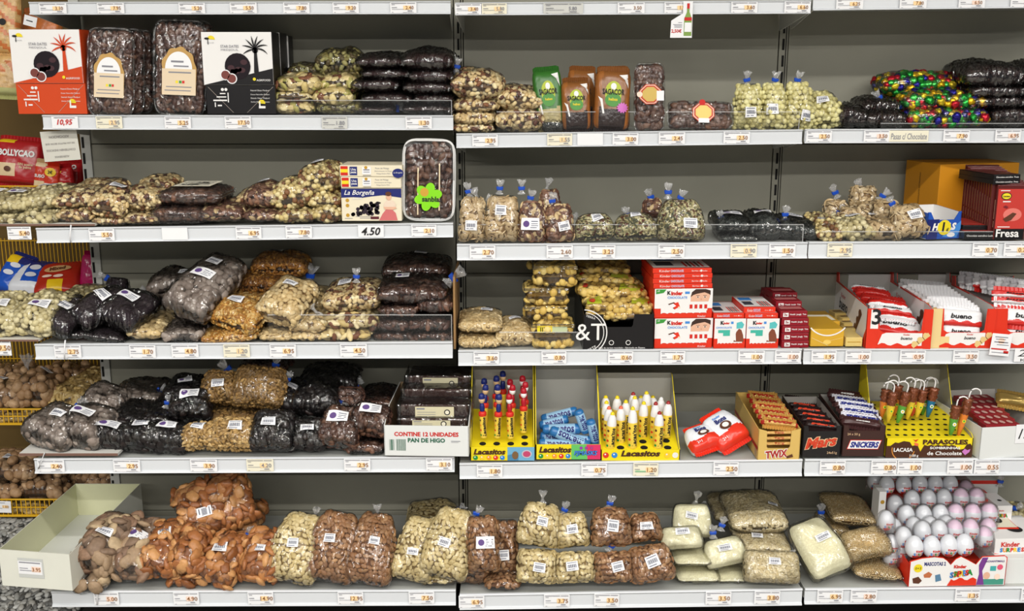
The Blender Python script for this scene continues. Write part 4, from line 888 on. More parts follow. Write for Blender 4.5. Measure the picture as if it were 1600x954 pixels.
# right bay, lowest shelf
bag('flour', 1304, 912, 1254, 814, 72, yy(5, .01), 'long one sloping at the right bay left end', lean=50, T=.05, top=.85, st=[(.1, .1, .044, .022, -2)], group='bags of ground almond flour', sharp=.35)
G = 'bags of chopped almond crumbs'
F_('oat', 1282, 1326, 805, 852, yy(5, .22), 'back left one with blue tie', D=.14, neck=[(1283, 800, -5)], group=G, roll=12)
F_('oat', 1292, 1366, 786, 824, yy(5, .2), 'topmost dark one at the back', D=.18, roll=6, group=G)
F_('oat', 1326, 1404, 876, 908, yy(5, .015), 'bottom one beside the egg display', D=.2, group=G, roll=6)
bag('oat', 1358, 884, 1342, 826, 78, yy(5, .05), 'front upper one beside the egg display', lean=40, T=.042, top=.8, group=G)
# far left baskets: walnuts, peanuts
Yb_ = YL+.03
G = 'walnut bags in the yellow baskets'
F_('waln', -30, 48, 572, 612, Yb_+.15, 'high at the back, fifth level basket', D=.14, group=G, neck=[(42, 572, 10, None, 1.5)])
F_('waln', -30, 44, 598, 642, Yb_, 'front left one in the upper walnut basket', D=.16, group=G, st=[(-.3, .2, .04, .03)])
F_('waln', 30, 88, 582, 640, Yb_+.01, 'front right one in the upper walnut basket', D=.16, group=G, st=[(.4, .1, .036, .024, -20)])
F_('waln', 70, 140, 572, 612, Yb_+.16, 'back right one in the upper walnut basket', D=.14, group=G)
F_('pshl', 78, 150, 596, 645, Yb_+.02, 'beside the walnuts in the basket', D=.18, group='peanut bags in the basket')
F_('pshl', 120, 168, 580, 606, Yb_+.10, 'back one touching the upright', D=.16, group='peanut bags in the basket')
F_('pshl', -30, 108, 640, 660, Yb_-.015, 'long low one behind the basket wires', D=.2, group='peanut bags in the basket')
F_('waln', -30, 62, 714, 750, Yb_, 'upper front one in the lowest basket', D=.16, group=G, st=[(-.1, -.1, .04, .03, -20)])
F_('waln', -30, 46, 745, 778, Yb_-.01, 'lower front left one in the lowest basket', D=.16, group=G)
F_('waln', 40, 100, 742, 782, Yb_, 'lower front middle one in the lowest basket', D=.16, group=G)
F_('waln', 60, 128, 735, 760, Yb_+.14, 'back one under the fifth shelf edge', D=.14, group=G)
F_('waln', 122, 182, 734, 760, Yb_+.12, 'furthest right one, beside the upright', D=.14, group=G)
F_('pshl', -30, 80, 782, 804, Yb_-.015, 'one pressed on wires of the lowest basket', D=.2, group='peanut bags in the basket')
# ------------------------------------------------------------ cartons, packets, trays
def ctn(name, label, x0, x1, yt, yb, Y, D, m, yaw=0, cat='box', group=None, body=True, lean=0, bev=.0012):
    P0 = PY(x0, yb, Y); W_ = (PY(x1, yb, Y).x-P0.x)/math.cos(R(yaw)); H_ = PY(x0, yt, Y).z-P0.z
    r_ = root(name, P0, label, cat, group, R(yaw), R(-lean))
    if body: slab('carton', r_, (0, W_), (0, D), (0, H_), m, bev)
    f = Face(r_, (0, -.0004, 0), (1, 0, 0), (0, 0, 1), W_, H_)
    return r_, f, W_, H_
def topf(r_, W_, D, H_): return Face(r_, (0, 0, H_+.0004), (1, 0, 0), (0, 1, 0), W_, D)
def leftf(r_, D, H_): return Face(r_, (-.0004, D, 0), (0, -1, 0), (0, 0, 1), D, H_)
def rightf(r_, W_, D, H_): return Face(r_, (W_+.0004, 0, 0), (0, 1, 0), (0, 0, 1), D, H_)
def otray(name, label, x0, x1, yt, yb, Y, D, mo, mi, yaw=0, hb=None, side=None, cat='display box', th=.0022, front=None):
    """open carton: front height from pixels, back height hb (m), side profile pts (y frac, z m), front profile pts (x frac, z m)"""
    r_, f, W_, H_ = ctn(name, label, x0, x1, yt, yb, Y, D, mo, yaw, cat, body=False)
    hb = hb if hb is not None else H_
    side = side or [(0, 0), (1, 0), (1, hb), (0, H_)]
    fr = front or [(0, 0), (1, 0), (1, H_), (0, H_)]
    prism('front_wall', r_, [(a*W_, b) for a, b in fr], 0, th, mo)
    prism('back_wall', r_, [(0, 0), (W_, 0), (W_, hb), (0, hb)], D-th, D, mi)
    slab('base', r_, (0, W_), (th, D-th), (0, th), mi)
    for xx, nm in ((0, 'side_wall'), (W_-th, 'side_wall')):
        n = len(side); V = [(xx, a*D, b) for a, b in side]+[(xx+th, a*D, b) for a, b in side]
        Fc = [tuple(range(n-1, -1, -1)), tuple(range(n, 2*n))]+[(i, (i+1) % n, (i+1) % n+n, i+n) for i in range(n)]
        o = mk(nm, V, Fc, [mo, mi], r_)
        o.data.polygons[1 if xx == 0 else 0].material_index = 1
    return r_, f, W_, H_
def geo(xl, yt, Y, bx, by):
    """front-left-top pixel and back-left-top pixel of a box whose top is level -> depth, yaw"""
    A = PY(xl, yt, Y); Bp = PZ(bx, by, A.z); d = Bp-A
    return d.length, -math.degrees(math.atan2(d.x, d.y))
# ---- printed pillow packets
class Pack:
    def __init__(s, name, label, cat, xb, yb, xt, yt, wpx, Y, lean, T, cols, fn, group=None, roughn=.28, sharp=.32, top=1.0, crimp=True, ymax=None):
        al = lean; B0 = PY(xb, yb, Y)
        for _ in range(40):
            n = Vector((0, -math.cos(R(al)), math.sin(R(al)))); B = B0+Vector((0, 0, T*math.sin(R(al))*.8)); Tp = PPL(xt, yt, B, n)
            if Tp.y <= max((ymax or YB)-.02-T*math.cos(R(al))*.4, B.y+.02): break
            al -= 2.5
        u = (Tp-B).normalized(); w = u.cross(n).normalized(); n = w.cross(u); L = (Tp-B).length
        s.a = wpx*mpp(xb, yb, Y)/2; s.b = L/2; s.T = T; s.w, s.u, s.n = map(np.array, (w, u, n)); s.B = np.array(B); s.C = np.array(B+u*s.b)
        s.ph = [random.uniform(0, 6) for _ in range(3)]; s.top = top; s.sharp = sharp
        s.r = root(name, B, label, cat, group)
        g = 25; uu, vv = np.meshgrid(np.linspace(-1, 1, g), np.linspace(-1, 1, g))
        wr = np.random.uniform(-1, 1, (g, g))*.0009
        A = (s.P(uu, vv)+wr[..., None]*s.n).reshape(-1, 3); Bk = s.P(uu, vv, -1).reshape(-1, 3); N = g*g
        V = np.concatenate([A, Bk])-s.B; F = []; mi = []
        for j in range(g-1):
            for i in range(g-1):
                q = j*g+i; F.append((q, q+1, q+g+1, q+g)); mi.append(fn(-1+2*(i+.5)/(g-1), -1+2*(j+.5)/(g-1)))
        for j in range(g-1):
            for i in range(g-1):
                q = N+j*g+i; F.append((q, q+g, q+g+1, q+1)); mi.append(0)
        o = mk('wrapper', V, F, cols, s.r, smooth=True); o.data.polygons.foreach_set('material_index', mi)
        if crimp:
            for e in (-1, 1):
                V = []; F = []; k = 26
                for i in range(k+1):
                    uq = -1+2*i/k; p = s.P(uq*.98, e*1.0)-s.B; zz = s.n*(.0022*(1 if i % 2 else -1))
                    V += [p+zz, p+s.u*e*.013+zz]
                    if i: F.append((2*i-2, 2*i, 2*i+1, 2*i-1))
                mk('crimped_seam', [tuple(x) for x in V], F, cols[fn(0, e*.95)], s.r)
    def P(s, uu, vv, side=1, off=0.0):
        uu = np.clip(np.asarray(uu, float), -1, 1); vv = np.clip(np.asarray(vv, float), -1, 1)
        x, y, th = pil(uu, vv, s.a, s.b, s.T, s.top, .1, s.ph, .06, s.sharp)
        th = th*side+off
        return s.C+np.multiply.outer(x, s.w)+np.multiply.outer(y, s.u)+np.multiply.outer(th, s.n)
    def text(s, t, u, v, w, m, h=None, bold=.02, shear=0, rot=0, off=.0022, name='lettering'):
        me, ar = textmesh(t, bold, shear, m); me = me.copy()
        co = np.zeros(len(me.vertices)*3); me.vertices.foreach_get('co', co); co = co.reshape(-1, 3)
        W_ = w*s.a; H_ = (h*s.b) if h else W_/ar; c, q = math.cos(R(rot)), math.sin(R(rot))
        lx = co[:, 0]*W_; ly = co[:, 1]*H_
        p = s.P(u+(lx*c-ly*q)/s.a, v+(lx*q+ly*c)/s.b, 1, off)-s.B
        me.vertices.foreach_set('co', p.reshape(-1)); me.update(); return ob(name, me, s.r)
    def blob(s, u, v, ru, rv, m, off=.0012, n=20, name='printed_patch', pts=None):
        """elliptic or polygon print following the surface (rings)"""
        V = [s.P(u, v, 1, off)-s.B]; F = []
        out = pts or [(u+ru*math.cos(2*math.pi*k/n), v+rv*math.sin(2*math.pi*k/n)) for k in range(n)]; n = len(out)
        for q in (.5, 1):
            for (a, b) in out: V.append(s.P(u+(a-u)*q, v+(b-v)*q, 1, off)-s.B)
        for k in range(n):
            F.append((0, 1+k, 1+(k+1) % n)); F.append((1+k, 1+n+k, 1+n+(k+1) % n, 1+(k+1) % n))
        return mk(name, [tuple(x) for x in V], F, m, s.r, smooth=True)
def tray(kn, xb, yb, xt, yt, wpx, Y, label, T=.02, lean=6, group=None, mrim=None, cat='plastic box', kindname=None, dens=1.0):
    rt = bag(kn, xb, yb, xt, yt, wpx*.94, Y, '', lean=lean, T=T, top=1.0, bias=0, sharp=.2, label=label, film=PLAST, group=group, dens=dens)
    rt['category'] = cat
    if kindname: rt.name = kindname
    nB, nC, nw, nu_, nn, a, b, t, P = LAST
    a2, b2 = a*1.05, b*1.05; pts = []
    for k in range(24):
        th = 2*math.pi*k/24; c, s_ = math.cos(th), math.sin(th)
        x = a2*math.copysign(abs(c)**.3, c); y = b2*math.copysign(abs(s_)**.3, s_); pts.append(nC-nB+nw*x+nu_*y+nn*t*.55)
    pts.append(pts[0]); tubes('tray_rim', rt, [pts], .0030, mrim or PLAST, n=5)
    return rt, Face(rt, nC-nB-nw*a-nu_*b+nn*(t+.013), Vector(nw), Vector(nu_), 2*a, 2*b)
def crescent(cx, cz, a0, L, bend, th, n=7):
    up = []; dn = []
    for i in range(n+1):
        q = i/n; a = a0-bend*q; 
        x = cx+L*q*math.cos(R(a0-bend*q*.5)); z = cz+L*q*math.sin(R(a0-bend*q*.5))
        h = th*math.sin(math.pi*min(.98, q*.9+.08)); nx, nz = -math.sin(R(a)), math.cos(R(a))
        up.append((x+nx*h, z+nz*h)); dn.append((x-nx*h*.2, z-nz*h*.2))
    return up+dn[::-1]
def palm(f, cx, cz, s, zt, m, l=3):
    asp = f.w/f.h
    def A(p): return [(x, cz+(z-cz)*asp) for x, z in p]
    L = []
    for a, b in ((8, 60), (38, 45), (62, 30), (82, 12), (98, -12), (118, -30), (142, -45), (172, -60)):
        L.append(A(crescent(cx, cz, a, s, b, s*.10)))
    f.polys(L, m, l, 'printed_palm_fronds'); f.poly([(cx-.028, zt), (cx+.04, zt), (cx+.022, cz), (cx-.014, cz)], m, l, 'printed_palm_trunk')
    f.disc(cx, cz-.02, s*.22, m, l)
YEL = mat('print_yellow', (236, 214, 40), .45); GRN = mat('print_green', (60, 150, 60), .45); NAVY = mat('print_navy', (30, 40, 110), .4)
RED = mat('print_red', (206, 40, 28), .4); KRED = mat('kinder_red', (222, 52, 28), .4); KW = mat('carton_white', (236, 234, 232), .4); BLK = mat('carton_black', (22, 20, 22), .35)
SKIN = mat('print_skin', (226, 178, 150), .5); BRN = mat('print_brown', (92, 52, 34), .45); GOLD = mat('print_gold', (206, 160, 60), .35, metal=.3); GREYC = mat('carton_grey_inside', (168, 166, 158), .7)
SKY = mat('print_blue', (70, 140, 215), .4); CARTONW = mat('carton_matt_white', (222, 224, 222), .55); BEIGE = mat('print_beige', (226, 196, 132), .45)
# ---- date boxes
def star(x0, x1, yt, ym, yb, Y, m_low, m_dia, label, D=.095, prints=True):
    r_, f, W_, H_ = ctn('date_box', label, x0, x1, yt, yb, Y, D, m_low, 0, 'box', 'tall medjoul date boxes', body=False)
    hm = H_*(yb-ym)/(yb-yt)
    slab('box_base', r_, (.003*0+.004, W_+.003), (0, D), (0, hm), m_low, .001); slab('box_lid', r_, (0, W_), (-.002, D), (hm+.001, H_), KW, .001)
    slab('box_side', r_, (W_-.0005, W_+.0012), (0, D), (hm, H_), m_low)
    f = Face(r_, (0, -.0028, hm), (1, 0, 0), (0, 0, 1), W_, H_-hm)
    f.poly([(.0, .01), (1, .01), (1, .32), (.62, .2)], m_dia, 1)
    palm(f, .76, .68, .19, .24, m_dia)
    f.disc(.5, .36, .185, mat('window_dark', (40, 34, 38), .15), 3, name='window')
    rd = random.Random(4)
    for k in range(7): f.disc(.5+rd.uniform(-.11, .11), .36+rd.uniform(-.13, .13), .05, mat('window_date', (74, 52, 56), .2), 4, ry=.05, name='printed_date')
    for q in (0, 1):
        f.disc(.32+.09*q, .20-.07*q, .075, WHITE, 5); f.disc(.32+.09*q, .20-.07*q, .06, mat('print_date', (120, 62, 56), .4), 6)
    f.text('STAR DATES', .40, .735, INKG, w=.26, h=.05, l=4, bold=.01); f.text('MEDJOUL', .40, .665, INKG, w=.25, h=.045, l=4)
    f.disc(.14, .86, .055, YEL, 2, a0=0, a1=180); f.rect(.09, .77, .10, .87, INK, 3); f.disc(.08, .88, .035, INK, 3, ry=.02); f.text('STAR DATES', .13, .80, INKG, w=.1, l=3)
    f.text('AGRIFOOD', .86, .10, KW, w=.2, l=3, bold=.01); f.disc(.73, .12, .022, YEL, 3)
    g = Face(r_, (.004, -.0004, 0), (1, 0, 0), (0, 0, 1), W_-.001, hm)
    for a in ((.03, .95, .38, .05), (.97, .95, .58, .05)):
        dx = .006; g.poly([(a[0], a[1]), (a[0]+dx, a[1]), (a[2]+dx, a[3]), (a[2], a[3])], mat('fold_line', (170, 160, 150), .6), 1, 'fold_line')
    for k, z in enumerate((.82, .68, .55, .42)): g.text(['Natural Dates Medjoul', 'Dattes Naturelles Medjoul', 'Datteln Natur Medjoul', 'Datiles Medjoul Naturales'][k], .78, z, KW, w=.27, l=2)
    lines_on(g, [(.2, .28, .72, .04), (.15, .29, .60, .04), (.10, .30, .48, .05), (.31, .325, .58, .34), (.16, .22, .30, .05)], KW, 2)
    g.disc(.24, .86, .022, KW, 2); g.disc(.29, .86, .022, KW, 2); g.text('1', .125, .33, KW, h=.16, l=2, bold=.04)
    g.disc(.80, .38, .05, YEL, 2, a0=-10, a1=190); g.rect(.755, .2, .85, .28, KW, 2); g.rect(.76, .2, .78, .45, KW, 3)
    return r_
ORA = mat('datebox_orange', (206, 72, 30), .35); ORD_ = mat('datebox_red', (170, 50, 34), .35)
star(27, 135, 46, 130, 178, YF[1]+.004, ORA, ORA, 'white and orange medjoul date box with red palm tree, shelf left end')
star(322, 430, 50, 133, 178, YF[1]+.006, BLK, BLK, 'front white and black medjoul date box with black palm tree')
star(337, 442, 51, 128, 172, YF[1]+.115, BLK, BLK, 'second medjoul date box, its black side showing behind the front one')
star(352, 455, 56, 128, 168, YF[1]+.215, BLK, BLK, 'third medjoul date box, furthest back beside the dried fruit', D=.06)
# clear date trays with arched label
def arch(f, s=1):
    x, z = .52, .10
    V = [(x-.34, z+.10), (x+.34, z+.10)]+[(x+.34*math.cos(R(a))*(1+.04*math.cos(R(a*9))), z+.38+.24*math.sin(R(a))*(1+.04*math.cos(R(a*9)))) for a in range(0, 181, 5)]
    f.poly(V, mat('label_gold', (190, 150, 84), .5), 1, 'paper_label')
    f.poly([(x-.27, z+.38), (x+.27, z+.38)]+[(x+.27*math.cos(R(a)), z+.38+.19*math.sin(R(a))) for a in range(0, 181, 9)], WHITE, 2, 'printed_oval')
    f.rect(x-.33, z+.09, x+.34, z+.38, mat('label_parchment', (226, 206, 176), .6), 3)
    lines_on(f, [(x-.2, x+.25, z+.34, .015), (x-.25, x+.26, z+.18, .01), (x-.28, x+.24, z+.14, .01), (x-.15, x+.1, z+.46, .02), (x-.1, x+.2, z+.41, .015)], INKG, 4)
    f.rect(x-.06, z+.22, x-.01, z+.25, YEL, 4); f.rect(x+.01, z+.22, x+.06, z+.25, GRN, 4); f.rect(x+.07, z+.22, x+.12, z+.25, RED, 4)
for (xc, w, yt, yb, dy, lb) in ((175, 72, 48, 179, .01, 'front clear tray of dates with arched gold label, left of the pair'), (192, 70, 48, 176, .06, 'second clear date tray, just behind the left arched label'), (208, 66, 50, 174, .11, 'third clear date tray, between the two arched labels'),
                             (283, 82, 36, 177, .03, 'largest clear date tray with arched gold label, beside the black box'), (296, 76, 36, 174, .10, 'last clear date tray, partly hidden behind the black date box')):
    r_, f = tray('date', xc, yb, xc, yt, w, YF[1]+dy, lb, T=.018, group='upright date trays', kindname='date_tray')
    if dy < .05: arch(f)
# grape boxes
BOXC = mat('grape_box_cream', (232, 222, 196), .4)
def graped(x0, x1, yt, yb, lb, yaw=0):
    r_, f, W_, H_ = ctn('raisin_box', lb, x0, x1, yt, yb, YF[2]+.012, .12, BOXC, yaw, 'box', 'boxes of grape raisins')
    for a, b, m_ in ((.1, .36, RED), (.36, .66, YEL), (.66, .92, RED)): f.rect(.015, a, .13, b, m_, 1, 'printed_flag')
    f.rect(.16, .12, .28, .88, NAVY, 1); f.text('Uva', .22, .64, KW, w=.08, l=2, bold=.02); f.text('pasa', .22, .34, KW, w=.09, l=2, bold=.02)
    f.rect(.36, .2, .5, .85, WHITE, 1); lines_on(f, [(.38, .48, .6, .1), (.38, .48, .4, .06), (.37, .5, .1, .05)], INKG, 2); f.disc(.42, .8, .025, GOLD, 2)
    f.text('Pasas de Malaga', .68, .72, INKG, w=.22, l=1); f.text('Denominacion de Origen', .7, .48, INKG, w=.28, l=1); f.text('Malaga Raisins PDO', .7, .25, INKG, w=.22, l=1)
    if yt < 262: f.disc(.93, .3, .09, NAVY, 1, ry=.42); f.text('La Borgeña', .93, .34, KW, w=.14, l=2, shear=.3)
    return r_
graped(533, 627, 276, 293.5, 'middle cream raisin box lying flat on the upright grape box')
graped(531, 629, 258, 275.5, 'top cream raisin box, slightly turned, above the grape boxes', -1.5)
r_, f, W_, H_ = ctn('raisin_box', 'upright raisin box with black grapes and a lady in pink skirt', 534.5, 628, 294.5, 345, YF[2]+.01, .07, BOXC, 0, 'box', 'boxes of grape raisins')
f.poly([(.0, 1), (0, .72), (.2, .74), (.35, .72), (.5, .76), (.7, .80), (1, .72), (1, 1)], NAVY, 1)
f.text('La Borgeña', .30, .86, KW, w=.5, l=2, shear=.35, bold=.01); f.text('RAISINS', .27, .70, KW, w=.15, l=2, bold=.02)
rd = random.Random(2); GR = mat('print_grape', (50, 40, 52), .3); GR2 = mat('print_grape_dark', (28, 22, 30), .3)
pts = []
for k in range(46):
    x = rd.uniform(.17, .62); t = (x-.17)/.45; z = .22+rd.uniform(-.02, .10+.32*t*(1 if x < .56 else .8)); pts.append((x, z))
for k, (x, z) in enumerate(pts): f.disc(x, z, .032, GR if k % 2 else GR2, 1+(k % 3)*.4, n=10, name='printed_grape')
f.poly([(.55, .55), (.62, .60), (.66, .57), (.65, .54), (.58, .53)], GR2, 2)
f.poly([(.62, .02), (.93, .02), (.90, .25), (.84, .36), (.74, .36), (.68, .22)], mat('print_pink', (206, 110, 110), .5), 2, 'printed_skirt'); f.poly([(.72, .36), (.88, .36), (.91, .52), (.86, .64), (.75, .64), (.70, .52)], mat('print_blouse', (230, 210, 190), .5), 3, 'printed_blouse')
f.poly([(.70, .44), (.90, .44), (.92, .40), (.86, .35), (.72, .36)], SKIN, 4, 'printed_arms'); f.disc(.79, .75, .045, SKIN, 3, ry=.1, name='printed_face'); f.disc(.785, .84, .05, BRN, 4, ry=.07, name='printed_hair'); f.rect(.775, .62, .81, .68, SKIN, 2)
for z in (.64, .48, .18): f.disc(.1, z, .03, GOLD, 1)
f.rect(.48, .06, .62, .14, mat('print_maroon', (90, 30, 40), .4), 2); lines_on(f, [(.23, .5, .14, .015), (.3, .48, .09, .015), (.05, .18, .08, .015)], INKG, 1)
# foam tray of dates with green sticker
FOAM = mat('foam_white', (226, 226, 224), .6)
r_, f = tray('datebr', 670, 340, 671, 222, 78, YF[2]+.035, 'white foam tray of glossy dates standing upright with green flower sticker', T=.014, lean=5, mrim=FOAM, kindname='date_tray', dens=.9)
r_['category'] = 'tray'
nB, nC, nw, nu_, nn, a, b, t, P = LAST
pts = []
for k in range(32):
    th = 2*math.pi*k/32; c, s_ = math.cos(th), math.sin(th); pts.append((math.copysign(abs(c)**.45, c), math.copysign(abs(s_)**.3, s_)))
V = []; F = []
for (sc, dn) in ((1.0, -.004), (1.0, .004), (1.11, .020), (1.13, .020), (1.13, .016), (1.02, -.008)):
    for (x, y) in pts: V.append(tuple(nC-nB+nw*a*x*sc+nu_*b*y*(1+(sc-1)*.75)+nn*(dn-.012)))
for i in range(5):
    for k in range(32): F.append((i*32+k, i*32+(k+1) % 32, (i+1)*32+(k+1) % 32, (i+1)*32+k))
F.append(tuple(range(32))); F.append(tuple(range(5*32+31, 5*32-1, -1)))
mk('foam_tray', V, F, FOAM, r_)
STK = mat('wood_stick', (226, 206, 170), .6)
f.rect(.27, .04, .295, .66, STK, 2, 'wooden_stick'); f.rect(.72, .10, .745, .72, STK, 2, 'wooden_stick')
cx, cz = .5, .28; sp_ = []
for k in range(60):
    a_ = 2*math.pi*k/60; q = .20+.10*abs(math.cos(3*a_)); sp_.append((cx+q*math.cos(a_+.3), cz+q*math.sin(a_+.3)*f.w/f.h))
f.poly(sp_, mat('sticker_lime', (130, 214, 20), .35), 5, 'flower_sticker'); f.disc(cx-.08, cz+.06, .09, GOLD, 6); f.text('sanblas', cx+.08, cz-.03, INK, w=.42, l=7, bold=.03)
# flat clamshells left third shelf
for (x0, x1, yt, yb, dy, lb) in ((242, 330, 320, 347, .01, 'lower clear plastic box of dates, left third shelf'), (254, 350, 292, 320, .03, 'upper clear plastic box of dates with paper label on its lid')):
    r_ = flat('datebr', x0, x1, yt, yb, YF[2]+dy, '', D=.17, label=lb, film=PLAST, tilt=0); r_['category'] = 'plastic box'; r_.name = 'date_box_clear'
    nB, nC, nw, nu_, nn, a, b, t, P = LAST
    for q in (-.0, .35): tubes('lid_rim', r_, [[nC-nB+nw*a*1.02*x+nu_*b*1.02*y+nn*t*q for x, y in ((-1, -1), (1, -1), (1, 1), (-1, 1), (-1, -1))]], .0022, PLAST, n=5)
    if yt < 300:
        fc = Face(r_, nC-nB-nw*a*.55-nu_*b*.8+nn*(t+.010), Vector(nw), Vector(nu_), a*1.2, b*1.7); fc.rect(0, 0, 1, 1, CREAM, 0, 'paper_label'); lines_on(fc, [(.1, .9, z, .05) for z in (.2, .4, .6, .8)], INKG, 1)
# fava packets (brown, green)
def fava(x0, x1, yt, yb, dy, cols, lb, sx=0, lean=8, T=.028):
    w = x1-x0
    def fn(u, v):
        if v < -.35+.25*u*u and abs(u) < .75: return 1
        if abs(u-.2*v) > .78: return 2
        return 0
    p = Pack('bean_packet', lb, 'packet', (x0+x1)/2, yb, (x0+x1)/2+sx, yt, w, YF[1]+dy, lean, T, cols, fn, 'printed bean packets', ymax=None)
    p.blob(0, .22, .48, .42, mat('fava_lime', (176, 190, 40), .35)); p.blob(0, -.02, .46, .24, mat('fava_green', (70, 140, 50), .35), .0018)
    p.blob(-.68, -.1, .1, .1, KW, .002, pts=[(-.85, .1), (-.6, .0), (-.45, -.5), (-.55, -.5), (-.7, -.1)]); p.blob(.6, .7, .1, .1, KW, .002, pts=[(.3, .85), (.8, .9), (.85, .4), (.7, .65)])
    p.blob(0, .45, .16, .12, KW, .0024); p.text('SAGACOR', 0, .26, 1.25, INK, bold=.03, h=.2, off=.003); p.text('habas', 0, .0, .5, YEL, bold=.02, off=.003)
    return p
DB = mat('packet_brown', (134, 84, 40), .28, .6, var=.15, scale=20); DBD = mat('packet_beans', (44, 34, 34), .3, .6, var=.3, scale=90, bump=.8); OG = mat('packet_orange', (156, 96, 44), .25, .6)
DGN = mat('packet_green', (52, 110, 40), .28, .6, var=.1, scale=20); PBN = mat('packet_pale_beans', (176, 164, 120), .35, .5, var=.25, scale=80, bump=.8)
fava(930, 985, 110, 203, .12, [DB, DBD, OG], 'hidden brown bean packet behind the two brown front ones', 0)
fava(884, 930, 110, 203, .10, [DB, DBD, OG], 'brown bean packet standing behind the small tilted one', 3)
fava(838, 884, 111, 203, .05, [DGN, PBN, DGN], 'green bean packet with yellow oval, leftmost of the packets', -8)
fava(878, 924, 128, 204, .03, [DB, DBD, OG], 'small brown bean packet slumped beside the green one', -2, 10)
p = fava(926, 982, 112, 203, .02, [DB, DBD, OG], 'largest brown bean packet with a pink star sticker', 5)
p.blob(.55, -.28, .3, .2, mat('star_pink', (206, 110, 190), .4), .0035, pts=[(.55+(.36 if k % 2 else .25)*math.cos(R(k*15)), -.28+(.2 if k % 2 else .14)*math.sin(R(k*15))) for k in range(24)], name='star_sticker')
F_('bseed', 846, 880, 188, 204, YF[1]+.02, '', D=.1, label='small bag of dark green seeds with blue tie, beneath green packet', neck=[(856, 187, -20, BLUE, .7)])
# date trays, middle second shelf
def octa(f, cx, cz, rx, ang=0):
    q = f.w/f.h
    def oc(s, l, m): f.poly([(cx+rx*s*math.cos(R(22.5+45*k)), cz+rx*s*.9*q*math.sin(R(22.5+45*k))) for k in range(8)], m, l, 'paper_label')
    oc(1.0, 1, mat('label_red_orange', (206, 70, 40), .4)); oc(.92, 2, CREAM); oc(.86, 3, mat('label_red2', (196, 60, 36), .4)); oc(.72, 4, mat('label_gold2', (206, 176, 96), .3, metal=.2))
r_, f = tray('datebr', 1014, 204, 1014, 102, 46, YF[1]+.02, 'upright clear tray of dates with red and gold octagonal label', T=.018, kindname='date_tray', lean=4)
octa(f, .5, .55, .42); f.rect(.72, .45, .98, .6, WHITE, 5); f.disc(.12, .55, .1, SALM, 5)
r_, f = tray('datebr', 1093, 203, 1093, 162, 102, YF[1]+.03, 'clear tray of dates lying lengthwise with red and gold label', T=.02, kindname='date_tray', lean=20)
octa(f, .53, .5, .19); f.rect(.45, .08, .62, .26, WHITE, 5); f.disc(.51, .9, .05, INKR, 5)
# throat sweets box
r_, f, W_, H_ = otray('sweets_box', 'open blue and white sweets box with yellow 1 euro circle', 1447, 1505, 343, 374, YF[2]+.02, .13, mat('halls_blue', (36, 84, 180), .35), KW, yaw=14, hb=.082, side=[(0, 0), (1, 0), (1, .082), (.85, .082), (0, .075)], front=[(0, 0), (1, 0), (1, .078), (.93, .078), (.8, .055), (.2, .055), (.08, .078), (0, .078)])
f.poly([(.0, .0), (.3, .0), (.35, 1), (0, 1)], NAVY, 1); f.poly([(.45, .1), (.9, .05), (1, .5), (1, .9), (.8, .6)], SKY, 1)
f.text('HALLS', .5, .62, KW, w=.72, l=3, bold=.06, shear=.25); f.disc(.5, .58, .2, YEL, 4); f.text('1', .47, .6, INK, h=.5, l=5, bold=.03, shear=.1); f.text('€', .6, .45, INK, h=.2, l=5, bold=.02)
f.disc(.72, .2, .12, KW, 2, ry=.12)
g = leftf(r_, .13, .075); g.text('HALLS', .6, .5, KW, w=.5, l=2, bold=.06, shear=.25)
# orange box behind
OB = mat('box_ochre', (206, 138, 28), .45)
r_, f, W_, H_ = ctn('large_box', 'large ochre cardboard box standing behind the chocolate bars', 1462, 1600, 257, 345, YF[2]+.19, .17, OB, 14)
g = leftf(r_, .17, H_); g.text('CHOCOLATE EXTRAFINO', .45, .5, INK, w=.62, l=1, rot=90); 
# chocolate bar boxes: row of upright slabs
CB = mat('choc_maroon', (92, 30, 28), .25, .6); CBT = mat('choc_print', (176, 130, 110), .5); CR = mat('choc_red', (196, 60, 52), .25, .6)
def choco(x0, x1, yt, yb, Y, lb, front=False, yaw=-8):
    r_, f, W_, H_ = ctn('chocolate_bar', lb, x0, x1, yt, yb, Y, .0115, CB, yaw, 'chocolate bar', 'upright chocolate bars', bev=.001)
    g = leftf(r_, .0115, H_); lines_on(g, [(.3, .7, .55, .36), (.3, .7, .28, .12)], CBT, 1)
    if front:
        f.rect(.03, .0, .97, .93, CR, 1); f.rect(.03, .0, .97, .2, BLK, 2); f.text('Fresa', .45, .12, KW, w=.75, l=3, bold=.02); f.disc(.3, .80, .17, INK, 2, ry=.07); f.disc(.3, .80, .14, YEL, 3, ry=.055); f.text('Lacasa', .3, .80, INK, w=.22, l=4, bold=.03)
        lines_on(f, [(.2, .45, .7, .02), (.1, .5, .235, .015), (.1, .4, .9, .015)], KW, 3); f.poly([(.3, .63), (.4, .60), (.35, .57), (.22, .6)], mat('ribbon', (120, 30, 40), .4), 3)
        f.poly([(.25, .38), (.55, .50), (.68, .48), (.52, .36), (.35, .33)], BRN, 4); f.disc(.55, .46, .3, mat('print_rose', (224, 120, 110), .3), 2, ry=.12)
    return r_
row = root
for k in range(12):
    q = k/11; x0 = 1543-41*(1-(1-q)**1.15)*1.0; yb = 371-19*q; yt = 286-29*q; Y = YF[2]+.028+.0165*k
    x0 = 1542-42*q
    choco(x0, x0+53-4*q, yt, yb, Y, 'chocolate bar standing upright, %s in the tight row' % ['first', 'second', 'third', 'fourth', 'fifth', 'sixth', 'seventh', 'eighth', 'ninth', 'tenth', 'eleventh', 'last'][k])
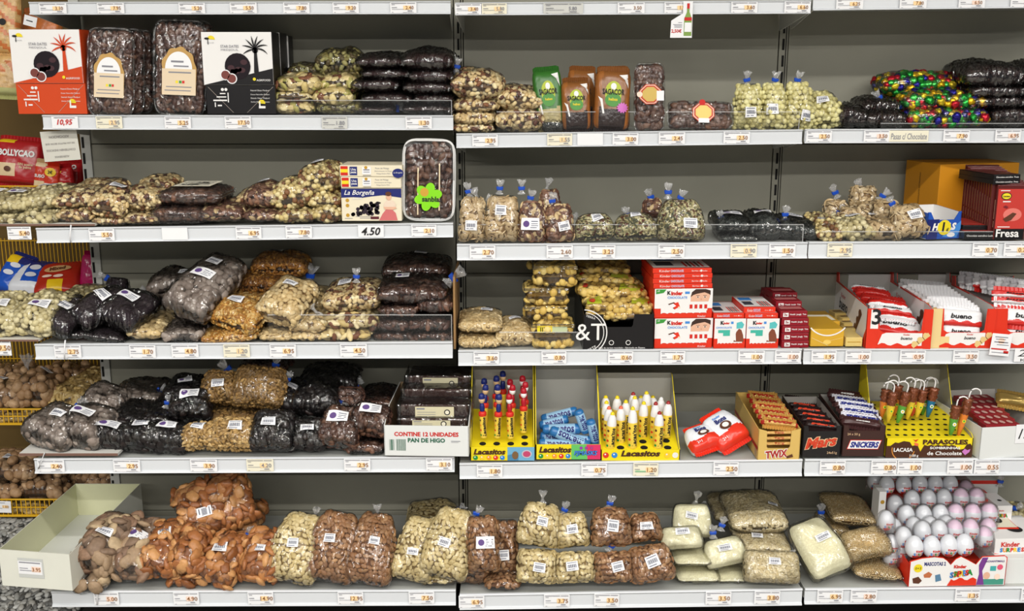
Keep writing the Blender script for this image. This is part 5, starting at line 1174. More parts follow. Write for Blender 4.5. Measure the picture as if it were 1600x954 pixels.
choco(1551, 1599, 289, 374, YF[2]+.010, 'front red strawberry chocolate bar, leaning slightly, before the row', True, 0)
choco(1607, 1660, 300, 374, YF[2]+.015, 'orange-brown chocolate bar cut by the right frame edge', False, 0)
for k, (x0, x1, yt, yb) in enumerate([(1553, 1598, 273, 280.5), (1552, 1597, 280.5, 288)]):
    r_, f, W_, H_ = ctn('chocolate_bar', '%s of two chocolate bars lying across the upright row' % ['top', 'lower'][k], x0, x1, yt, yb, YF[2]+.012, .17, BLK, 10, 'chocolate bar', 'lying chocolate bars')
    topf(r_, W_, .17, H_).rect(.02, .02, .98, .98, CB, 1); f.text('Chocolate extrafino  Fresa', .5, .5, KW, w=.85, l=1, bold=.01)
r_, f, W_, H_ = ctn('chocolate_bar', 'chocolate bar lying flat beside the blue sweets box', 1506, 1556, 362, 374, YF[2]+.012, .17, BLK, 0, 'chocolate bar', 'lying chocolate bars')
topf(r_, W_, .17, H_).rect(.02, .02, .98, .98, CR, 1); f.text('Chocolate extrafino Leche', .5, .5, KW, w=.85, l=1, bold=.01)
r_, f, W_, H_ = ctn('chocolate_bar', 'upper chocolate bar lying flat beside the blue sweets box', 1504, 1552, 352, 361, YF[2]+.04, .15, BLK, 0, 'chocolate bar', 'lying chocolate bars')
topf(r_, W_, .15, H_).rect(.02, .02, .98, .98, CR, 1)
# ------------------------------------------------------------ fourth shelf, middle bay: tubs, biscuit box, milk chocolate
G = 'clear tubs of small yellow biscuits'
for (x0, x1, yt, yb, dy, w) in ((833, 894, 499, 543, .02, 'lowest tub, with a yellow printed strip'), (821, 885, 472, 499, .06, 'second tub from the bottom'), (821, 886, 444, 473, .06, 'third tub from the bottom'), (835, 899, 411, 446, .055, 'topmost tub, pushed to the right')):
    r_ = flat('coin', x0, x1, yt, yb, YF[3]+dy, '', D=.11, label='clear plastic biscuit tub, %s of the stack' % w, film=PLAST, tilt=0, group=G, tk=1.0, sharp=.13); r_['category'] = 'plastic tub'; r_.name = 'biscuit_tub'
    nB, nC, nw, nu_, nn, a, b, t, P = LAST
    for q in (1.0, .82): tubes('lid_rim', r_, [[nC-nB+nw*a*1.06*x+nu_*b*1.06*y+nn*t*q for x, y in ((-1, -1), (1, -1), (1, 1), (-1, 1), (-1, -1))]], .0022, PLAST, n=5)
    if yt == 499:
        fc = Face(r_, nC-nB-nw*a*.8-nu_*(b*1.07)+nn*t*.35, Vector(nw), Vector(nn), a*1.5, t*.55); fc.rect(0, 0, .5, 1, YEL, 0, 'paper_strip'); fc.rect(.5, .1, 1, .9, mat('strip_pale', (190, 200, 160), .5), 0, 'paper_strip')
        lines_on(fc, [(.1+.06*i, .13+.06*i, .5, .6) for i in range(5)], INK, 1)
F_('coin', 826, 880, 406, 418, YF[3]+.18, '', D=.1, label='clear plastic biscuit tub, at the back right under the shelf above', group=G)
Y = YF[3]+.005
r_, f, W_, H_ = otray('biscuit_box', 'black display box with a large white ampersand T logo, holding biscuits', 911, 1021, 491, 547.5, Y, .30, BLK, mat('box_inside_dark', (60, 56, 50), .7), yaw=1.5, hb=.145,
    side=[(0, 0), (1, 0), (1, .15), (.3, .125), (0, .108)], front=[(0, 0), (1, 0), (1, .108), (.72, .108), (.70, .075), (.68, .07), (.32, .07), (.30, .075), (.28, .108), (0, .108)], cat='display box')
f = Face(r_, (0, -.0006, 0), (1, 0, 0), (0, 0, 1), W_, .108)
def arcband(f, cx, cz, r0, r1, a0, a1, m, l=2, n=24, name='printed_ring'):
    q = f.w/f.h; V = []
    for k in range(n+1): a_ = R(a0+(a1-a0)*k/n); V.append((cx+r1*math.cos(a_), cz+r1*math.sin(a_)*q))
    for k in range(n, -1, -1): a_ = R(a0+(a1-a0)*k/n); V.append((cx+r0*math.cos(a_), cz+r0*math.sin(a_)*q))
    return f.poly(V, m, l, name)
arcband(f, .0, .5, .325, .34, -88, 88, KW); arcband(f, .0, .5, .285, .295, -84, 84, KW)
f.text('&T', .10, .52, KW, h=.46, l=2); f.text('JERTE', .12, .04, KW, w=.15, l=2, rot=28); f.text('TIERRA', .10, .93, KW, w=.14, l=2, rot=-20)
arcband(f, .40, .22, .028, .036, 0, 360, KW); arcband(f, .64, .22, .028, .036, 0, 360, KW); f.text('Caja de carton reciclado - fabricado en Espana', .55, .07, KW, w=.66, l=2)
g = leftf(r_, .30, .11); g.text('&', .9, .45, KW, h=.4, l=1)
LIME = mat('wrap_lime', (196, 206, 50), .3, .6); WRED = mat('wrap_red', (200, 60, 40), .3)
for k, (x0, x1, yt, yb, dy, w) in enumerate([(916, 1014, 478, 500, .02, 'lowest, seen through the box front cut-out'), (912, 1019, 461, 492, .03, 'second layer with bright yellow-green ends'), (900, 1008, 440, 470, .08, 'third layer, leaning over the box'), (898, 988, 423, 445, .13, 'fourth layer, shaded'), (900, 982, 411, 428, .16, 'topmost, right under the shelf')]):
    r_ = F_('coin', x0, x1, yt, yb, YF[3]+dy, '', D=.16, label='printed biscuit bag, %s of the black box pile' % w, group='biscuit bags in the black box', roll=(0, 2, 4, 3, 0)[k])
    nB, nC, nw, nu_, nn, a, b, t, P = LAST
    if k in (1, 2, 3):
        for (u0, u1, v0, v1) in ((-.98, -.55, -.95, -.1), (.35, .98, -.9, .1)) if k == 1 else ((.2, .9, -.9, .0), (-.98, -.8, -.95, -.2)):
            V = []; Fc = []; 
            for j in range(6):
                for i in range(6): V.append(tuple(P(u0+(u1-u0)*i/5+.12*j/5, v0+(v1-v0)*j/5, 1, .0055)-nB))
            Fc = [(j*6+i, j*6+i+1, (j+1)*6+i+1, (j+1)*6+i) for j in range(5) for i in range(5)]
            mk('printed_wrap', V, Fc, LIME, r_, smooth=True)
        for uu in (-.8, .92):
            c = P(uu, -.8, 1, .007)-nB
            V = [tuple(P(uu+.09*math.cos(q*.52), -.75+.16*math.sin(q*.52), 1, .0068)-nB) for q in range(12)]; mk('printed_dot', V, [tuple(range(12))], WRED, r_)
# milk chocolate boxes
def wave(f, m, z0=.22, amp=.07, l=1):
    f.poly([(0, 0), (1, 0), (1, z0+.02)]+[(1-k/24, z0+amp*math.sin(k*1.05)*(.6+.4*math.sin(k*.35))+.04*math.sin(k*.26)) for k in range(1, 25)], m, l, 'printed_wave')
def fingers(f, cx, cz, s, l, rot=20):
    q = f.w/f.h
    for i, (dx, m_) in enumerate(((0, BRN), (s*.55, mat('print_milk', (236, 220, 196), .4)))):
        f.poly([(cx-s+dx, cz+s*.25*q), (cx-s*.2+dx, cz+s*.5*q), (cx+s*.6, cz-s*.1*q), (cx-s*.1, cz-s*.5*q)], m_ if i == 0 else KRED, l+i*.3, 'printed_chocolate')
    f.poly([(cx-s*.9, cz+s*.1*q), (cx-s*.3, cz+s*.3*q), (cx+s*.1, cz-s*.0*q), (cx-s*.4, cz-s*.3*q)], WHITE, l+.6, 'printed_wrapper'); f.rect(cx+s*.35, cz-s*.35*q, cx+s*.65, cz-s*.1*q, mat('print_milk', (236, 220, 196), .4), l+.5)
def kid(f, x0, x1, z0, z1, l):
    """cropped child portrait print: hair, forehead, eyes, nose"""
    w = x1-x0; h = z1-z0; HAIR = mat('print_hair', (62, 40, 32), .5)
    f.poly([(x0, z0), (x1-.1*w, z0), (x1-.02*w, z0+.4*h), (x1-.05*w, z0+.85*h), (x0+.2*w, z0+.95*h), (x0, z0+.5*h)], SKIN, l, 'printed_face')
    f.poly([(x0, z0+.35*h), (x0+.05*w, z0+.75*h), (x0+.25*w, z1), (x0+.75*w, z1), (x1, z0+.88*h), (x1, z0+.5*h), (x1-.08*w, z0+.6*h), (x1-.3*w, z0+.74*h), (x0+.5*w, z0+.68*h), (x0+.3*w, z0+.62*h), (x0+.12*w, z0+.52*h)], HAIR, l+.4, 'printed_hair')
    for ex in (.36, .72):
        f.disc(x0+ex*w, z0+.36*h, .07*w, KW, l+.5, ry=.05*h, n=10, name='printed_eye'); f.disc(x0+ex*w, z0+.36*h, .04*w, HAIR, l+.7, ry=.05*h, n=8, name='printed_pupil'); f.rect(x0+(ex-.09)*w, z0+.47*h, x0+(ex+.09)*w, z0+.50*h, HAIR, l+.6, 'printed_brow')
    f.poly([(x0+.52*w, z0+.3*h), (x0+.58*w, z0+.12*h), (x0+.50*w, z0+.12*h)], mat('print_skin2', (206, 150, 124), .5), l+.6, 'printed_nose')
def kchoc(x0, x1, yt, yb, dy, lb, big=True, yaw=3, D=.2, animal=False):
    r_, f, W_, H_ = ctn('chocolate_box', lb, x0, x1, yt, yb, YF[3]+dy, D, KRED, yaw, 'chocolate box', 'red and white chocolate bar boxes')
    f.poly([(.0, .33), (.11, .33), (.11, .18), (.9, .18), (.9, .33), (1, .33), (1, 1), (0, 1)], KW, 1)
    f.poly([(.11, .12)]+[(.11+.79*k/14, .12+(.07 if k % 2 else .03)*(1+k/30)) for k in range(15)]+[(.9, .34), (.11, .34)], KW, 1.4, 'printed_wave')
    f.text('K', .245, .86, INK, h=.13, l=3, bold=.05); f.text('inder', .38, .85, RED, w=.2, l=3, bold=.05) ; f.text('CHOCOLATE', .39 if big else .3, .70, SKY, w=.34 if big else .5, l=3, bold=.02); f.rect(.52, .82, .6, .9, SKY, 2)
    if big:
        f.poly([(.02, .98), (.2, .98), (.15, .86), (.02, .82)], GRN, 2); kid(f, .62, .96, .56, .98, 2); fingers(f, .36, .42, .13, 2)
        for k in range(4): f.rect(.60+.085*k, .26, .66+.085*k, .50, KW, 2); f.rect(.605+.085*k, .32, .655+.085*k, .46, RED, 2.5)
        f.text('Kinder', .82, .06, KW, w=.14, l=2); f.text('x8', .06, .93, KW, h=.06, l=3)
    else:
        f.rect(.12, .52, .5, .62, mat('print_teal', (70, 180, 160), .4), 2); f.rect(.28, .42, .5, .52, mat('print_teal', (70, 180, 160), .4), 2)
        f.poly([(.62, .22), (.95, .22), (.92, .45), (.86, .62), (.78, .66), (.7, .55), (.66, .4)], mat('print_cocoa', (130, 72, 50), .4), 2); f.poly([(.7, .66), (.9, .68), (.94, .8), (.86, .9), (.7, .86)], mat('print_teal2', (90, 190, 190), .4), 2.2)
        f.poly([(.58, .3), (.7, .25), (.68, .5), (.6, .5)], KW, 2.5); f.text('x4', .06, .93, KW, h=.06, l=3)
    return r_
kchoc(1022, 1113, 497.5, 544, .02, 'bottom box with child portrait in the tall red and white stack')
kchoc(1022, 1113, 451, 497, .02, 'upper upright box with child portrait in the tall stack')
def kflat(x0, x1, yt, yb, dy, lb, W=KW, D=.2, yaw=3, top=False):
    r_, f, W_, H_ = ctn('chocolate_box', lb, x0, x1, yt, yb, YF[3]+dy, D, KRED, yaw, 'chocolate box', 'red and white chocolate bar boxes')
    g = topf(r_, W_, D, H_); g.rect(.02, .05, .98, .95, KW, 1)
    if top:
        for q in range(5): g.rect(.58+.07*q, .1, .62+.07*q, .5, BRN if q % 2 else RED, 2)
        g.rect(.1, .2, .4, .5, mat('print_dark', (60, 60, 70)), 2); g.rect(.1, .6, .5, .85, SKY, 2)
    f.text('Kinder', .2, .5, KW, w=.18, h=.5, l=1); f.text('CHOCOLATE', .41, .5, mat('print_ltblue', (190, 215, 245)), w=.22, h=.5, l=1, bold=.02); f.text('Barritas con leche', .79, .5, KW, w=.26, l=1); f.disc(.82, .5, .02, KW, 1)
for k, (a, b) in enumerate(((419.5, 427), (427.5, 435), (435.5, 443), (443.5, 450.5))):
    kflat(1020+(k % 2), 1113+(k % 2), a, b, .02, 'flat red and white chocolate box, %s of the four on the tall stack' % ['topmost', 'second', 'third', 'lowest'][k], top=k == 0)
kchoc(1115, 1164, 497.5, 544, .02, 'left of the two small boxes with brown and teal print', False, 2, .16)
kchoc(1165, 1216, 497.5, 544, .02, 'right of the two small boxes with brown and teal print', False, 2, .16)
kflat(1115, 1163, 489.5, 497, .02, 'flat chocolate box on top of the left small box', yaw=2, D=.16, top=True)
kflat(1164, 1216, 489.5, 497, .02, 'lower flat chocolate box on the right small box', yaw=2, D=.16)
kflat(1162, 1212, 480, 489, .03, 'upper flat chocolate box on the right small box', yaw=2, D=.15, top=True)
DR = mat('carton_crimson', (140, 18, 34), .35)
for col, (x0, dy, n, yb0) in enumerate(((1221, .02, 5, 543.5), (1213, .10, 6, 537), (1206, .18, 7, 531), (1198, .26, 7, 526))):
    for k in range(n):
        hh = 11.6-.5*col; yb = yb0-k*hh-.2; xx = x0+([0, 0, 1, 0, -2, -1, 1][k])
        r_, f, W_, H_ = ctn('chocolate_box', 'crimson chocolate box, %s in %s column from front' % (['lowest', 'second', 'third', 'fourth', 'fifth', 'sixth', 'seventh'][k], ['the first', 'the second', 'the third', 'the last'][col]), xx, xx+43-2*col, yb-hh+.5, yb, YF[3]+dy, .074, DR, 3, 'chocolate box', 'crimson chocolate boxes')
        if col == 0 or k >= n-2:
            f.rect(.10, .2, .3, .75, KW, 1); f.text('3x', .2, .5, DR, w=.13, l=2, bold=.03); f.text('Nestlé  Jungly  Trio', .65, .5, KW, w=.6, l=1, bold=.02)
            topf(r_, W_, .074, H_).poly([(.1, .3), (.9, .3), (.9, .7), (.1, .7)], mat('crimson_pale', (190, 110, 110), .5), 1)
# gold chocolates, right bay fourth shelf
GB = mat('gold_box', (214, 166, 44), .3, .6)
r_, f, W_, H_ = ctn('chocolate_box', 'golden flat chocolate box with white curved flap lines', 1266, 1318, 514, 541, YF[3]+.02, .16, GB, 2, 'chocolate box')
arcband(f, .5, 1.9, .66, .70, -140, -40, KW, 1); f.polys([[(.02, .5), (.05, .5), (.55, .05), (.52, .05)], [(.98, .5), (.95, .5), (.5, .3), (.53, .3)]], mat('gold_line', (240, 220, 160)), 1); f.disc(.5, .25, .12, mat('gold_pale', (236, 200, 100)), 1, ry=.14)
r_, f, W_, H_ = ctn('chocolate_box', 'second golden chocolate box behind the one with curved flap', 1267, 1312, 502, 520, YF[3]+.13, .14, GB, 2, 'chocolate box')
topf(r_, W_, .14, H_).rect(.1, .1, .9, .6, CREAM, 1)
r_, f, W_, H_ = ctn('chocolate_box', 'small pale gold box beside the golden chocolate box', 1321, 1347, 527, 541, YF[3]+.02, .1, mat('gold_pale2', (222, 196, 120), .4), 1, 'chocolate box')
lines_on(f, [(.1, .9, .5, .08)], GOLD, 1)
for k, (x0, x1, yt, yb, dy) in enumerate(((1318, 1342, 505, 516, .16), (1322, 1345, 514, 526, .12), (1304, 1322, 489, 500, .24), (1316, 1334, 497, 506, .20))):
    r_, f, W_, H_ = ctn('chocolate_bar', 'small cream and gold bar behind the gold boxes, %s of four' % ['third', 'nearest', 'furthest', 'second furthest'][k], x0, x1, yt, yb, YF[3]+dy, .05, mat('gold_pale3', (206, 180, 110), .4), 6, 'chocolate bar')
    lines_on(topf(r_, W_, .05, H_), [(.1, .9, .5, .2)], BRN, 1)
# wafer-bar cartons
LV = mat('wafer_beige', (232, 206, 146), .4); INW = mat('carton_inner_white', (206, 204, 200), .6)
YW_ = YF[3]+.01
Dk, yk = geo(1352, 480, YW_, 1302, 438)
def wafer(f, cx, cz, s, l, rot=35, nm='printed_wafer', mb=BEIGE):
    q = f.w/f.h; c, d = math.cos(R(rot)), math.sin(R(rot))
    def T(a, b): return (cx+(a*c-b*d)*s, cz+(a*d+b*c)*s*q)
    f.poly([T(-1, -.2), (T(1, -.2)), T(1, .2), T(-1, .2)], mb, l, nm)
    for k in (-.66, 0, .66): f.poly([T(k+.26*math.cos(t*.7), .1+.3*math.sin(t*.7)) for t in range(9)], mb, l+.3, nm)
    f.polys([[T(k+.3, -.2), T(k+.36, -.2), T(k+.36, .2), T(k+.3, .2)] for k in (-.66, 0)], BRN, l+.5, nm)
def bueno(x0, x1, D, yaw, lb, mtop, light=True, mo=KRED):
    r_, f, W_, H_ = otray('wafer_carton', lb, x0, x1, 497, 543.5, YW_, D, mo, INW, yaw=yaw, hb=.145, side=[(0, 0), (1, 0), (1, .15), (.92, .155), (.90, .125), (.1, .122), (.04, .118), (0, .095)], front=[(0, 0), (1, 0), (1, .118), (.86, .118), (.84, .055), (.78, .048), (.26, .048), (.2, .055), (.18, .118), (0, .118)])
    f = Face(r_, (0, -.0006, 0), (1, 0, 0), (0, 0, 1), W_, .118)
    f.poly([(.17, .04), (.86, .04), (.86, .40), (.3, .40), (.24, .36)], KW, 1)
    f.poly([(.15, .02), (1, .02), (1, .1)]+[(1-.85*k/18, .11+.035*math.sin(k*1.3)) for k in range(19)], KRED, 2, 'printed_wave')
    f.rect(.0, .0, .16, 1, mtop, 1); f.rect(.87, .0, 1, 1, mo, 1)
    if light: f.rect(.16, .0, .3, .3, mtop, 1.5)
    f.text('Kinder', .62, .36, RED, w=.1, l=3, bold=.02); f.text('bueno', .62, .27, INK, w=.18, l=3, shear=.25, bold=.02)
    wafer(f, .84, .22, .16, 3, 40)
    g = leftf(r_, D, .12); g.rect(0, 0, .985, 1, KW, 1); g.text('Kinder', .28, .78, RED, w=.14, l=2); g.text('bueno', .3, .55, INK, w=.26, l=2, bold=.02, shear=.2, h=.3); wafer(g, .75, .45, .13, 2, 50, mb=BRN); g.poly([(.9, .0), (1, .0), (1, .5), (.95, .3)], KRED, 3)
    return r_, f, W_
def wbar(name, lb, x0, x1, yb, yt, Y, mats, txt='bueno', lean=55, T=.010, tc=INK, group=None, sx=0, fnk=None, L=None, cat='chocolate bar'):
    def fn(u, v): return 1 if v < -.45+.12*math.sin(u*9) else 0
    p = Pack(name, lb, cat, (x0+x1)/2, yb, (x0+x1)/2+sx, yt, x1-x0, Y, lean, T, mats, fnk or fn, group, sharp=.3)
    if txt: p.text(txt, -.1, .1, 1.0, tc, bold=.03, shear=.2, off=.003, h=.6)
    return p
r1, f1, w1 = bueno(1352, 1451, Dk, yk, 'opened red wafer bar carton marked with a large black 3', KRED, False)
f1.text('3', .135, .80, INK, h=.4, l=4, bold=.02); f1.rect(.05, .5, .17, .98, KW, 2)
D2, y2 = geo(1452, 480, YW_, 1384, 438)
r2, f2, w2 = bueno(1452, 1550, D2, y2, 'full carton of white wafer bars with beige front stripe', LV)
D3, y3 = geo(1551, 480, YW_, 1468, 438)
r3, f3, w3 = bueno(1551, 1650, min(D3, .33), max(y3, -20) if y3 < 0 else y3, 'rightmost red wafer bar carton, cut by the frame edge', KRED, False)
WB = [mat('bar_white', (234, 234, 236), .3, .6), mat('bar_red', (206, 40, 34), .3, .6)]
G = 'wafer bars in the opened carton'
for k, (x0, x1, yb, yt, dy, tx, mm) in enumerate(((1362, 1438, 528, 500, .03, 'bueno', WB), (1372, 1432, 505, 495, .06, '', [WB[1], WB[0]]), (1366, 1425, 497, 482, .10, 'bueno', WB), (1356, 1418, 486, 473, .14, '', WB[::-1]), (1344, 1415, 478, 465, .18, '', [WB[1], WB[1]]), (1336, 1392, 468, 455, .22, '', [WB[1], WB[1]]), (1330, 1385, 460, 450, .26, 'bueno', WB))):
    wbar('wafer_bar', 'wrapped wafer bar, %s in the opened carton, %s' % (['nearest', 'second', 'third', 'fourth', 'fifth', 'sixth', 'furthest'][k], 'red' if mm[0] is WB[1] else 'white'), x0, x1, yb, yt, YF[3]+dy, mm, tx, group=G, lean=60, T=.014)
G = 'white wafer bars in the full carton'
wbar('wafer_bar', 'front upper white wafer bar in the full white carton, black lettering', 1468, 1535, 513, 484, YF[3]+.03, WB, 'bueno', group=G, lean=25, T=.016)
wbar('wafer_bar', 'front lower white wafer bar in the full white carton, black lettering', 1470, 1532, 532, 508, YF[3]+.022, WB, 'bueno', group=G, lean=20, T=.014)
for k in range(11):
    q = k/10; x0 = 1463-60*q; x1 = 1532-52*q; yb = 486-36*q
    wbar('wafer_bar', 'white wafer bar standing on edge, %s behind the front pair' % ['first', 'second', 'third', 'fourth', 'fifth', 'sixth', 'seventh', 'eighth', 'ninth', 'tenth', 'last'][k], x0, x1, yb+6, yb-6, YF[3]+.055+.024*k, [WB[0], LV if k % 2 else WB[0]], '', group=G, lean=30, T=.012)
G = 'loose wafer bars at the far right'
for k in range(9):
    q = k/8; x0 = 1588-92*q; yb = 470-22*q
    wbar('wafer_bar', 'silvery wafer bar piled at far right, %s from the front' % ['first', 'second', 'third', 'fourth', 'fifth', 'sixth', 'seventh', 'eighth', 'last'][k], x0, x0+78-12*q, yb+2, yb-22+6*q, YF[3]+.10+.024*k, [mat('bar_silver', (206, 204, 208), .25, .7), WB[0]] if k % 3 else [WB[0], WB[1]], '', group=G, lean=30, T=.014)
for k, (yb, yt) in enumerate(((532, 512), (512, 484), (478, 466), (468, 456), (490, 478))):
    wbar('wafer_bar', 'wafer bar of the last carton at frame edge, %s' % ['bottom one', 'lettered front one', 'second from top, red ends', 'topmost, red ends', 'below the red ones'][k], 1566 if k < 2 else 1548, 1645, yb, yt, YF[3]+(.02 if k < 2 else .05), WB if k < 2 else [WB[1], WB[0]], 'bueno' if k != 4 else '', group=G, lean=25, T=.014)
# ------------------------------------------------------------ fifth shelf
# fig bread box
Y = YF[4]-.006
r_, f, W_, H_ = otray('fig_bread_box', 'white carton lettered CONTINE 12 UNIDADES PAN DE HIGO', 601, 733, 664, 711, Y, .34, CARTONW, mat('carton_brown_inner', (150, 126, 96), .7), yaw=-2, side=[(0, 0), (1, 0), (1, .12), (.3, .12), (0, .09)], hb=.12)
f.text('CONTINE 12 UNIDADES', .50, .72, INKR, w=.76, l=1, bold=.04); f.text('PAN DE HIGO', .50, .52, mat('print_dkgreen', (30, 96, 70), .5), w=.44, l=1, bold=.04)
lines_on(f, [(.06+.012*i, .063+.012*i+.004*(i % 3), .36, .36) for i in range(5)]+[(.14+.011*i, .143+.011*i+.004*(i % 2), .36, .38) for i in range(11)], mat('print_dkgreen', (30, 96, 70), .5), 1)
lines_on(f, [(.79, .9, .50, .02), (.79, .88, .46, .01)], INKG, 1)
FB = mat('fig_bread', (60, 34, 26), .4, .5, var=.4, scale=260, bump=.9)
for k, (x0, x1, yt, yb, dy) in enumerate(((622, 734, 652, 668, .03), (622, 736, 630, 655, .05), (628, 738, 606, 634, .12), (634, 738, 585, 610, .18))):
    r_, f, W_, H_ = ctn('fig_bread', 'wrapped dark fig bread loaf, %s of the four in the carton' % ['lowest', 'second', 'third', 'topmost'][k], x0+4, x1-4, yt+2, yb, YF[4]+dy, .12, FB, -1, 'fig bread', 'fig bread loaves', bev=.006)
    fm = slab('film', r_, (-.012, W_+.012), (-.004, .124), (-.002, H_+.004), FILMD, .006)
    f2_ = Face(r_, (0, -.006, 0), (1, 0, 0), (0, 0, 1), W_, H_)
    if k in (0, 1, 3):
        a = (.18, .22, 0, .24)[k]; f2_.rect(a, .12, a+.57, .92, mat('label_beige', (214, 206, 172), .6), 0, 'paper_label'); lines_on(f2_, [(a+.03, a+.3, z, .03) for z in (.25, .4, .55)]+[(a+.02, a+.14, .78, .1)], INKG, 1); f2_.disc(a+.47, .55, .045, INK, 1); f2_.disc(a+.47, .55, .03, CREAM, 2)
# lacasitos trays
LY = mat('tray_yellow', (236, 214, 28), .4); LYB = mat('tray_edge', (190, 176, 40), .5)
def smarties(f, xs, z, r, l=2):
    for x, m_ in xs: f.disc(x, z, r, m_, l, n=14, name='printed_button'); f.disc(x-.2*r, z+.3*r*f.w/f.h, r*.3, KW, l+1, n=8, name='printed_glint')
CY = [mat('btn_'+n, c, .35) for n, c in (('green', (30, 140, 60)), ('yellow', (240, 200, 50)), ('orange', (236, 150, 40)), ('red', (214, 50, 36)), ('blue', (40, 130, 210)))]
def holes(r_, W_, z0, z1, y0, y1, pts, r, tilt_n=None):
    """flat dark discs for the holes of the sloping tray: pts in (x frac, y frac)"""
    for x, q in pts:
        y = y0+(y1-y0)*q; z = z0+(z1-z0)*q
        V = [(x*W_+r*math.cos(t*.45), y+r*.9*math.sin(t*.45), z+(z1-z0)/(y1-y0)*r*.9*math.sin(t*.45)+.0008) for t in range(14)]
        mk('hole_shade', V, [tuple(range(14))], DARK, r_)  # near-black disc paints the shade inside the opening, nothing is cut
def lac(x0, x1, yb, yf, lb, hb, D, kind_):
    Y = YF[4]+.006
    r_, f, W_, H_ = otray('sweets_display', lb, x0, x1, yf, yb, Y, D, LY, GREYC, hb=hb, side=[(0, 0), (1, 0), (1, hb), (.9, hb), (.12, H0(x0, yf, yb, Y)+.012), (0, H0(x0, yf, yb, Y))])
    f.text('Lacasitos', .30 if kind_ < 3 else .5, .66, mat('print_choc', (70, 36, 24), .4), w=.5 if kind_ < 3 else .5, h=.42 if kind_ < 3 else .55, l=3, shear=.25, bold=.045)
    if kind_ < 3: smarties(f, [(.08+.105*k, CY[k]) for k in range(5)], .22, .038)
    else: smarties(f, [(.06, CY[3]), (.17, CY[4]), (.84, CY[1]), (.94, mat('btn_white', (230, 230, 220), .4))], .5, .038)
    if kind_ == 1:
        f.rect(.58, 0, 1, 1, mat('print_skyblue', (110, 170, 205), .4), 1); f.poly([(.58, .4), (.75, .6), (.75, 0), (.58, 0)], mat('print_sky2', (70, 130, 170), .4), 2); f.disc(.88, .5, .08, mat('badge', (190, 190, 200), .4), 3, ry=.3); f.disc(.88, .5, .06, mat('badge2', (190, 70, 110), .4), 4, ry=.22)
        f.disc(.70, .4, .05, mat('plain_brown', (120, 90, 60), .5), 3, ry=.3)
    if kind_ == 2:
        f.poly([(.55, 0), (.8, 0), (.78, 1), (.55, 1)], mat('print_green2', (100, 190, 100), .4), 1); f.poly([(.8, 0), (1, 0), (1, 1), (.78, 1)], mat('print_magenta', (214, 50, 100), .4), 1); f.text('PJMASKS', .77, .4, NAVY, w=.36, h=.4, l=4, bold=.08, shear=.2); f.text('PJMASKS', .77, .4, SKY, w=.36, h=.4, l=5, bold=.02, shear=.2)
        for q in (.7, .78, .86): f.disc(q, .78, .025, mat('print_mix%d' % int(q*100), (int(200*q), 60, int(250*(1-q))+90), .4), 4)
    return r_, f, W_, H_
def H0(x0, yf, yb, Y): return PY(x0, yf, Y).z-PY(x0, yb, Y).z
r_, f, W_, H_ = lac(735, 835, 719, 698, 'yellow sweets display with tall tubes topped blue and red', .27, .22, 1)
Y0 = YF[4]+.006
mk('slanted_insert', [(0.003, .003, H_*.9), (W_-.003, .003, H_*.9), (W_-.003, .2, H_+.05), (.003, .2, H_+.05)], [(0, 1, 2, 3)], LY, r_)
hp = [(.19+.22*i, .10) for i in range(4)]+[(.85, .26)]
holes(r_, W_, H_*.9, H_+.05, .003, .2, hp, .010)
def tubep(root_, M0, name='candy_tube'): pass
TBL = mat('tube_print', (232, 200, 70), .3, .5); TBC = mat('tube_cap_red', (214, 50, 34), .35); TOPB = mat('topper_blue', (26, 40, 110), .35); TOPR = mat('topper_red', (176, 24, 40), .35)
